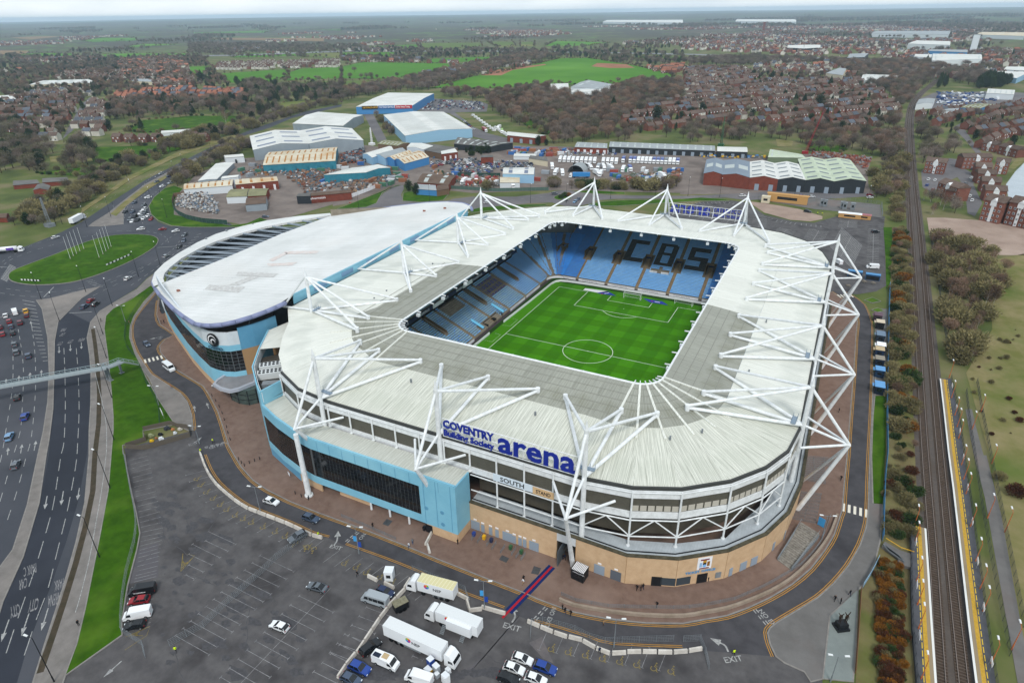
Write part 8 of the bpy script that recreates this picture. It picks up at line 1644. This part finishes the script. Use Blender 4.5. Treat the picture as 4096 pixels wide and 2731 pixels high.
for i,(x,y) in enumerate([(820,975),(905,978),(1000,978),(1090,975),(1240,978),(1345,965),(1410,975)]): q = G(0,x,y); HPTS.append((q.x,q.y,.35,0,'in the brick row above the green paddock'))
dist = lambda h: (Vector((h[0],h[1],0))-CP).length
HPTS.sort(key=dist)
protoH = [joined(p,'house_%d' % i) for i,p in enumerate(HP)]
SN = ['brick house with brown tiles','brick house with dark brown tiles','pale rendered house with brown tiles','brick house with orange tiles','brick house with grey tiles','pale rendered house with grey tiles','narrow brick house with orange tiles','wide brick house with brown tiles']
for x,y,a,s,wh in HPTS[:290]:
    r = empty('house',(x,y,0),a,label=SN[s]+' '+wh,cat='house',group='houses '+wh)
    for nm,me in HP[s]: link(nm,me,r)
# ------------------------------------------------------------------ brick flats by the railway
def flats(t,A_,B_,dep,h_,label,cols_,gable=True):
    a,b = G(t,*A_),G(t,*B_); d = b-a; L = d.length; rz = math.atan2(d.y,d.x); r = empty('block_of_flats',(a.x,a.y,0),rz,label=label,cat='flats',group='brick flats by the railway')
    MB().box((L/2,dep/2,h_/2),(L,dep,h_)).build('walls',BR,r); MB().add([(-.4,-.4,h_),(L+.4,-.4,h_),(L+.4,dep/2,h_+dep*.3),(-.4,dep/2,h_+dep*.3),(L+.4,dep+.4,h_),(-.4,dep+.4,h_)],[(0,1,2,3),(3,2,4,5),(0,3,5),(1,4,2)]).build('roof',TB_,r)
    if gable: g = L*.5; MB().add([(g-1.6,-.3,h_-2.6),(g+1.6,-.3,h_-2.6),(g+1.6,-.3,h_),(g,-.3,h_+1.8),(g-1.6,-.3,h_),(g,dep*.4,h_+1.8)],[(0,1,2,3,4),(2,5,3),(4,3,5)]).build('gable',WH,r); MB().box((g,-.05,h_*.45),(1.6,.14,h_*.85)).build('white_bay',WH,r)
    wm_ = MB().box((0,0,0),(1.1,.1,1.25)).mesh('window',WH); gm = MB().box((0,-.03,0),(.9,.1,1.05)).mesh('pane',WG)
    for i in range(cols_):
        for z in range(int(h_/2.8)):
            w_ = link('window',wm_,r,(L*(i+.5)/cols_,-.04,1.5+z*2.8)); link('pane',gm,w_)
for a in ((2,(1652,1190),(1790,1205),9,8.5,'brick flats with white gable left of the car court',5),(2,(1915,1165),(2110,1165),9,8.5,'long brick flats behind the car court',7),(2,(2130,1195),(2225,1205),9,8.5,'brick flats end block by the water',3),(2,(1735,1345),(1870,1390),9,8.5,'brick flats in front of the car court',5),(2,(1880,1390),(1945,1375),8,6,'low brick flats wing beside the road',3),(2,(2065,1385),(2210,1395),9,7,'brick flats row nearest the water, front',4),(2,(2040,1320),(2170,1330),9,7,'brick flats row nearest the water, second',4),(2,(2015,1265),(2140,1272),9,7,'brick flats row nearest the water, third',4),(2,(2000,1215),(2110,1222),9,7,'brick flats row nearest the water, fourth',4),(2,(2035,1515),(2165,1545),10,12,'tall brick flats with white balconies, left one',4),(2,(2200,1545),(2360,1580),10,13,'tall brick flats with white balconies at the right edge',5),(2,(2050,1035),(2140,1050),8,6,'brick flats at the top of the car court street, left',3),(2,(2160,1060),(2290,1090),8,6.5,'brick flats at the top of the car court street, right',4)): flats(*a)
for x,y,c in ((1690,1240,'white'),(1680,1280,'blue'),(1720,1312,'red'),(1965,1330,'silver'),(1975,1355,'white'),(1990,1385,'white'),(1945,1270,'grey'),(1735,1245,'white'),(1985,1230,'white'),(1990,1170,'black')): far_car('hatch',c,G(2,x,y,.03),1.3,'%s car parked among the brick flats' % c,'cars among the flats')
# ================================================================== TREES
def tube_tree(b_,h,r0,n_,spread,rg):
    b_.tube((0,0,0),(0,0,h*.35),r0,r0*.75,6)
    for i in range(n_):
        a = 2*math.pi*i/n_+rg.uniform(-.3,.3); z = h*rg.uniform(.28,.4); e = Vector((math.cos(a)*spread*rg.uniform(.5,.9),math.sin(a)*spread*rg.uniform(.5,.9),h*rg.uniform(.65,.92))); m_ = Vector((e.x*.35,e.y*.35,(z+e.z)/2)); b_.tube((0,0,z),m_,r0*.5,r0*.32,5).tube(m_,e,r0*.32,r0*.08,4)
    b_.tube((0,0,h*.35),(rg.uniform(-.5,.5),rg.uniform(-.5,.5),h*.93),r0*.6,r0*.08,5)
def slivers(b_,n_,h0,h1,rad,ln_,wd,rg,shape='ell',up=.5):
    k = 0
    cl = [Vector((rg.gauss(0,1),rg.gauss(0,1),rg.gauss(0,1))).normalized()*rg.uniform(.45,.95) for _ in range(16)]
    while k < n_:
        c = rg.choice(cl) if rg.random() < .8 else Vector((0,0,0)); q = c+Vector((rg.gauss(0,.26),rg.gauss(0,.26),rg.gauss(0,.26)))
        if q.length > 1.05: continue
        zz = (q.z+1)/2; rr = rad*(1-zz*.93 if shape == 'cone' else 1); p = Vector((q.x*rr,q.y*rr,h0+(h1-h0)*zz)); d = Vector((q.x,q.y,q.z*.6+up))+Vector((rg.gauss(0,.5),rg.gauss(0,.5),rg.gauss(0,.4))); d.normalize(); s = d.cross(Vector((rg.gauss(0,1),rg.gauss(0,1),rg.gauss(0,1)))).normalized()*wd*rg.uniform(.6,1.3); L = ln_*rg.uniform(.6,1.4)
        b_.add([p-s,p+s,p+d*L],[(0,1,2)]); k += 1
TW = [mat('twig_%d' % i,c,.95,c2,.5,rnd=.42,spec=.1) for i,(c,c2) in enumerate([('#75675b','#5a4f47'),('#80746a','#655b52'),('#6e6855','#565343'),('#866e5e','#6a5748')])]
EV = [mat('ever_%d' % i,c,.95,c2,.8,rnd=.3,spec=.1) for i,(c,c2) in enumerate([('#2b3d22','#1f2f19'),('#384a27','#2a3a1d')])]; SC = mat('scrub','#837856',.95,'#6a6644',.8,rnd=.3,spec=.1); AU = mat('autumn','#86561e',.95,'#6a4a1e',.8,rnd=.2,spec=.1); AR = mat('autumn_red','#573324',.95,'#46301f',.8,rnd=.2,spec=.1); BK = mat('bark','#40362d',.95); BI = mat('birch_bark','#a29a92',.9)
def proto(i,kind):
    rg = random.Random(100+i); t_,c_ = MB(),MB(); h = 10
    if kind == 'bare': tube_tree(t_,h,.28,7,4.2,rg); slivers(c_,1500,2.8,10.4,4.6,.95,.1,rg,up=.8); cm_ = TW[i % 4]
    elif kind == 'birch': tube_tree(t_,h,.16,5,2.2,rg); slivers(c_,700,2.5,10.3,2.4,.8,.07,rg,up=.9); cm_ = TW[3]
    elif kind == 'ever': t_.tube((0,0,0),(0,0,7),.3,.1,6); slivers(c_,1900,.6,10.3,3.4,.6,.26,rg,'cone' if i % 2 else 'ell',.3); cm_ = EV[i % 2]
    elif kind == 'scrub': t_.tube((0,0,0),(.3,0,3),.15,.05,5).tube((0,0,0),(-.5,.4,3),.12,.04,5); slivers(c_,1300,.1,4.4,3.2,.7,.14,rg,up=.6); cm_ = SC
    elif kind == 'hedge': t_.tube((0,0,0),(.2,.1,1.6),.1,.04,5); slivers(c_,1300,.05,3.0,2.3,.45,.17,rg,up=.4); cm_ = {0: AU,1: AR,2: EV[1]}[i % 3]
    return t_.mesh('trunk',BI if kind == 'birch' else BK),c_.mesh('crown',cm_)
KINDS = ['bare','bare','bare','bare','birch','ever','ever','scrub','hedge','hedge','hedge']; TP = []
for i,k in enumerate(KINDS): TP.append(proto({8: 0,9: 1,10: 2}.get(i,i),k))
def tree_joined(i):
    tm,cm_ = TP[i]; b_ = MB(); b_.add([v.co for v in tm.vertices],[tuple(p.vertices) for p in tm.polygons],0); b_.add([v.co for v in cm_.vertices],[tuple(p.vertices) for p in cm_.polygons],1); return bpy.data.objects.new('tree_%02d' % i,b_.mesh('tree_%02d' % i,[tm.materials[0],cm_.materials[0]]))
protoT = [tree_joined(i) for i in range(len(TP))]
def scatter(name,pts,protos,label):
    me = bpy.data.meshes.new(name); me.from_pydata([p[:3] for p in pts],[],[])
    for nm,ty,k in (('rot','FLOAT',3),('scl','FLOAT',4),('idx','INT',5)): me.attributes.new(nm,ty,'POINT').data.foreach_set('value',[p[k] for p in pts])
    c = bpy.data.collections.new(name+'_kinds'); [c.objects.link(o) for o in protos]
    g = bpy.data.node_groups.new(name,'GeometryNodeTree'); g.interface.new_socket('Geometry',in_out='INPUT',socket_type='NodeSocketGeometry'); g.interface.new_socket('Geometry',in_out='OUTPUT',socket_type='NodeSocketGeometry')
    N = g.nodes.new; gi,go,ip,ci,cb = N('NodeGroupInput'),N('NodeGroupOutput'),N('GeometryNodeInstanceOnPoints'),N('GeometryNodeCollectionInfo'),N('ShaderNodeCombineXYZ'); at = {}
    for nm,ty in (('rot','FLOAT'),('scl','FLOAT'),('idx','INT')): a = N('GeometryNodeInputNamedAttribute'); a.data_type = ty; a.inputs['Name'].default_value = nm; at[nm] = a.outputs['Attribute']
    ci.inputs['Collection'].default_value = c; ci.inputs['Separate Children'].default_value = True; ip.inputs['Pick Instance'].default_value = True; L = g.links.new
    L(gi.outputs[0],ip.inputs['Points']); L(ci.outputs[0],ip.inputs['Instance']); L(at['idx'],ip.inputs['Instance Index']); L(at['rot'],cb.inputs['Z']); L(cb.outputs[0],ip.inputs['Rotation']); L(at['scl'],ip.inputs['Scale']); L(ip.outputs[0],go.inputs[0])
    o = link(name,me,kind='stuff',label=label); o.modifiers.new('scatter','NODES').node_group = g; return o
EXC = [orient(GL(t,p)) for t,m,p in FIELDS if m is not M_redsoil]+FOOT+[[c for c in plaza],SRV_IN]
for o in S.objects:
    if o.get('kind') == 'structure' and o.type == 'MESH' and o.name.split('.')[0] in ('road','link_road','yard','north_car_park','service_road','footway','car_park','pond','flats_road','bare_earth','gravel_patch','suburb_street','footpath','substation_yard','railway_bed'): EXC += [[o.data.vertices[v].co for v in p.vertices] for p in o.data.polygons if p.normal.z > .5]
EXB = [(min(p[0] for p in e),max(p[0] for p in e),min(p[1] for p in e),max(p[1] for p in e),e) for e in EXC]
HG = {}
for h in HPTS: HG.setdefault((int(h[0]//10),int(h[1]//10)),[]).append(h)
def free(x,y,houses=True):
    for a,b,c,d,e in EXB:
        if a <= x <= b and c <= y <= d and inpoly(x,y,e): return False
    if houses:
        for i in (-1,0,1):
            for j in (-1,0,1):
                for h in HG.get((int(x//10)+i,int(y//10)+j),()):
                    if (h[0]-x)**2+(h[1]-y)**2 < 38: return False
    return True
B4,MX = (0,1,2,3),(0,1,2,3,3,5,6)
# (tile, outline, trees per hectare, kinds, height range, where)
TR = [(0,[(0,830),(250,900),(330,1000),(620,990),(640,1140),(250,1190),(0,1230)],75,(0,1,2,2,6),(8,14),'in the wood left of the paddock'),(0,[(0,1567),(200,1450),(450,1340),(560,1250),(850,1120),(1000,1040),(1450,900),(1640,900),(1640,930),(1500,965),(1150,1075),(850,1210),(600,1400),(380,1567)],190,(0,1,2,2,7,7,6),(5,10),'in the roadside belt left of the dual carriageway'),(0,[(1180,1260),(1300,1140),(1500,1020),(1700,955),(1740,1030),(1560,1090),(1350,1215),(1230,1320)],130,(0,1,2,7),(6,10),'in the belt right of the dual carriageway'),(0,[(740,720),(1000,700),(1700,690),(1900,760),(1750,840),(1650,790),(1300,790),(950,820),(740,830)],90,(0,1,2,3,5,6),(8,14),'behind the playing field'),(0,[(1620,580),(2352,590),(2352,690),(1900,710),(1700,690)],60,(0,1,2,5,6),(8,14),'beyond the warehouses'),(0,[(1900,780),(2352,650),(2352,730),(2000,810),(1740,900),(1640,900)],130,(0,1,7),(5,10),'along the upper road'),
 (1,[(0,640),(200,610),(620,520),(1000,430),(1300,370),(1500,390),(1100,470),(860,540),(640,620),(330,640),(0,700)],95,(0,1,2,3),(8,13),'in the long diagonal belt'),(1,[(640,660),(1050,640),(1420,605),(1450,650),(1700,700),(1880,640),(2000,570),(2352,585),(2352,690),(2100,760),(1900,850),(2000,970),(1700,985),(1450,1000),(1400,900),(1200,860),(1020,760),(980,700)],100,(0,1,2,3,3),(8,14),'in the big brown wood'),(1,[(160,800),(230,790),(450,960),(330,960)],120,(0,1,7),(5,9),'beside the factory'),(1,[(850,1050),(1080,1030),(1090,1060),(870,1080)],300,(5,6,10),(4,7),'in the green clump by the breakers yard'),(1,[(1180,1010),(1500,990),(1480,1030),(1200,1045)],120,(0,1,7,6),(6,10),'behind the workshop row'),(1,[(860,1310),(1060,1300),(1060,1320),(870,1330)],400,(7,7,1),(4,7),'in the hedge along the yard front'),(1,[(1440,1270),(1560,1285),(1560,1305),(1450,1310)],400,(7,1),(4,7),'in the hedge by the green gate'),(1,[(1560,1280),(1950,1285),(1960,1310),(1580,1308)],420,(7,10,1),(4,7),'in the hedge behind the north masts'),(1,[(2000,1290),(2352,1250),(2352,1330),(2080,1325)],250,(7,0,1),(4,8),'in the hedge left of the brick warehouse'),(1,[(440,1320),(500,1300),(520,1345),(460,1350)],130,(6,1),(7,10),'on the junction green'),(1,[(1470,1352),(1570,1352),(1565,1368),(1490,1370)],500,(10,8),(1.5,3),'on the small roundabout'),
 (2,[(0,880),(700,905),(1250,905),(1480,780),(1500,1100),(1400,1110),(1100,1055),(850,1000),(640,960),(0,990)],85,(0,1,2,3),(8,12),'below the estate'),(2,[(1260,1160),(1400,1110),(1515,1080),(1525,1340),(1530,1567),(1420,1500),(1390,1400),(1300,1340)],110,(0,1,3,7,7),(5,10),'beside the railway left of the footbridge'),(2,[(1600,830),(1750,900),(1900,1050),(1820,1090),(1650,1180),(1615,1100)],80,(0,1,2),(7,12),'between railway and flats'),(2,[(1630,1360),(1850,1370),(1980,1440),(1960,1490),(1700,1490)],110,(0,1,4,4,7),(6,10),'before the brick flats'),(2,[(1000,440),(1800,460),(1820,560),(1700,590),(1550,720),(1490,760),(1400,650),(1250,570),(1100,480)],90,(0,1,2,3),(8,14),'round the railway curve'),(2,[(2020,620),(2030,570),(2240,535),(2245,600)],140,(5,6),(12,18),'in the dark conifer block by the depot'),(2,[(1740,610),(1760,540),(1840,600)],120,(5,),(12,17),'right of the railway curve'),(2,[(0,400),(700,410),(1700,440),(1700,470),(1000,440),(400,460),(0,450)],60,(0,1,2),(8,13),'along the motorway'),(2,[(1800,480),(2150,500),(2000,600),(1850,560)],70,(0,1,2),(8,13),'above the lorry depot'),(2,[(0,1080),(100,1100),(100,1200),(0,1240)],110,(0,1,7),(6,10),'left of the brick warehouse'),
 (5,[(1690,60),(1950,100),(2150,200),(2220,330),(2060,720),(1960,980),(1840,920),(1760,450)],520,(4,4,4,7,7,3),(3.5,8),'in the birch scrub right of the railway'),(5,[(1450,30),(1535,20),(1565,500),(1590,900),(1620,1567),(1415,1567),(1425,700),(1440,300)],1400,(7,7,7,7,3,8,10),(.9,4),'on the railway bank behind the blue hoarding'),(8,[(1405,0),(1600,0),(1620,250),(1590,420),(1550,600),(1400,600),(1385,300)],1500,(7,7,7,9,10),(.8,3),'on the railway bank above the ramp'),(8,[(1345,745),(1470,740),(1505,1000),(1525,1600),(1345,1600),(1335,1000)],11000,(8,9,8,9,10,7),(.8,1.7),'in the russet hedge right of the statue'),(8,[(2150,130),(2280,130),(2330,300),(2220,330)],400,(7,10,9),(1.2,3),'in the rough grass beyond the footpath'),(5,[(1950,1000),(2130,700),(2352,600),(2352,1567),(2150,1567)],160,(7,7,9,7),(.4,1.6),'dotted over the rough field'),
 (0,[(0,520),(820,420),(1400,400),(1500,500),(1600,600),(1250,620),(640,680),(560,760),(440,960),(250,990),(0,830)],60,MX,(5,11),'among the houses of the left suburb'),(2,[(0,470),(1200,520),(1480,760),(1250,900),(0,880)],60,MX,(4,10),'among the houses of the estate'),(2,[(1610,790),(2352,720),(2352,1100),(2050,1060)],55,MX,(4,9),'among the terraces at the right'),(1,[(1900,850),(2352,690),(2352,940),(2050,960)],40,MX,(6,11),'among the houses by the wood'),(0,[(0,390),(1300,380),(1500,420),(820,420),(820,500),(0,540)],20,(0,1,2,2,6),(8,14),'in the far belt at left'),(0,[(1300,300),(2352,330),(2352,400),(1650,400),(1300,370)],22,(0,1,2),(8,14),'by the motorway at left'),(1,[(0,330),(2352,370),(2352,460),(2000,440),(1500,395),(1300,370),(760,430),(0,430)],22,(0,1,2,6),(8,14),'by the motorway')]
PTS = []
for t,poly,dens,kinds,hr,wh in TR:
    P = orient(GL(t,poly)); x0,x1 = min(p.x for p in P),max(p.x for p in P); y0,y1 = min(p.y for p in P),max(p.y for p in P); n_ = int((x1-x0)*(y1-y0)/1e4*dens)
    for _ in range(min(n_,30000)):
        x,y = rng.uniform(x0,x1),rng.uniform(y0,y1)
        if inpoly(x,y,P) and (dens in (250,300,400,420,500) or free(x,y)): k = rng.choice(kinds); PTS.append((x,y,0,rng.uniform(0,6.28),rng.uniform(*hr)/(10 if k < 7 else 4.3 if k == 7 else 3),k,wh))
for t,x,y,h,k in [(0,520,1135,15,0),(0,605,1135,16,2),(0,980,905,14,5),(0,1110,1000,10,6),(0,1490,960,13,6),(0,575,760,14,5),(0,90,880,12,6),(0,755,900,12,6),(0,1630,900,9,5),(0,1860,570,16,0),(0,1745,575,12,1),(0,1390,570,18,6),(0,1560,860,16,4),(1,90,500,12,0),(1,205,545,12,1),(1,60,545,12,2),(1,1870,790,20,5),(1,2170,830,16,6),(2,770,720,14,5),(2,830,735,15,5),(2,935,740,16,6),(2,1010,610,17,5),(2,610,560,16,6),(2,930,1050,11,1),(2,1075,1035,11,0),(2,130,775,12,6),(2,1090,920,12,6)]:
    q = G(t,x,y); PTS.append((q.x,q.y,0,x,h/10,k,'standing apart'))
for t,m,p in FIELDS[:46]:                       # hedgerows round the fields
    if m in (M_field,M_fieldd,M_grass):
        P = GL(t,p); P.append(P[0])
        for q,a in along(P,7 if P[0].length < 1300 else 12):
            if rng.random() < .8: PTS.append((q.x+rng.uniform(-1,1),q.y+rng.uniform(-1,1),0,rng.uniform(0,6),rng.uniform(.5,1.1),rng.choice((7,7,7,10,0,2)),'in the hedges between the fields'))
PTS.sort(key=dist)
TN = ['bare brown tree','bare grey-brown tree','bare olive-brown tree','bare reddish-brown tree','slim bare birch','dark evergreen tree','dark green conifer','olive-brown thicket shrub','orange autumn shrub','russet autumn shrub','dark green shrub']
NEAR = [p for p in PTS if p[5] < 7][:290]+[p for p in PTS if p[5] > 6][:290]; nid = {id(p) for p in NEAR}
for x,y,z,a,s,k,wh in NEAR:
    r = empty('shrub' if k > 6 else 'tree',(x,y,0),a,label=TN[k]+' '+wh,cat='shrub' if k > 6 else 'tree',group=('shrubs ' if k > 6 else 'trees ')+wh); r.scale = (s,s,s)
    link('trunk',TP[k][0],r); link('crown',TP[k][1],r)
scatter('woodland',[p[:6] for p in PTS if id(p) not in nid],protoT,'mass of bare winter trees, thickets and hedges round the town')
# far land 2 to 9 km: tree masses and house masses
def sector(r0,r1,n_,keep):
    out = []
    for _ in range(n_):
        r = math.sqrt(rng.uniform(r0*r0,r1*r1)); a = AZ+rng.uniform(-.72,.72); x,y = CP.x+math.sin(a)*r,CP.y+math.cos(a)*r
        if keep(x,y,r): out.append((x,y,H(x,y)))
    return out
nv = lambda x,y,s,o=0: mnoise.noise(Vector((x/s,y/s,o)))
far_ = [(x,y,z,rng.uniform(0,6),rng.uniform(.9,1.5)*(1 if math.hypot(x,y) < 4000 else 1.5),rng.choice((0,1,2,2,5))) for x,y,z in sector(1500,9000,52000,lambda x,y,r: nv(x,y,420)+nv(x,y,1300,5)*.7 > .02+.1*(r < 3000)+(.42 if x < -700 else .14) and free(x,y))]
scatter('far_woodland',far_,[o.copy() for o in protoT[:7]],'far tree masses fading towards the horizon')
fh = [(h[0],h[1],0,h[2],1.0,h[3]) for h in HPTS[290:]]+[(x,y,z,rng.uniform(0,6),rng.uniform(.9,1.3),rng.choice((0,1,2,2,5,4,7,3))) for x,y,z in sector(1400,5500,26000,lambda x,y,r: nv(x,y,700,2)+.5*nv(x,y,230,8)+(.25 if x > -500 else -.12) > .18 and free(x,y,False))]
scatter('distant_houses',fh,protoH,'distant streets of houses merging into one mass')
print('trees',len(PTS),'far',len(far_),'houses',len(HPTS),len(fh))
# ------------------------------------------------------------------ air
hb = MB().box((0,0,140/2-2),(58000,58000,140)).build('haze',None,kind='stuff',label='thin pale winter haze over the whole land')
hb.data.materials.clear(); hmz = bpy.data.materials.new('haze'); hmz.use_nodes = True; hn = hmz.node_tree; hn.nodes.clear(); ho = hn.nodes.new('ShaderNodeOutputMaterial'); pv = hn.nodes.new('ShaderNodeVolumePrincipled')
pv.inputs['Color'].default_value = (.64,.83,1,1); pv.inputs['Density'].default_value = 6.5e-5; pv.inputs['Anisotropy'].default_value = 0; hn.links.new(pv.outputs[0],ho.inputs['Volume']); hb.data.materials.append(hmz)
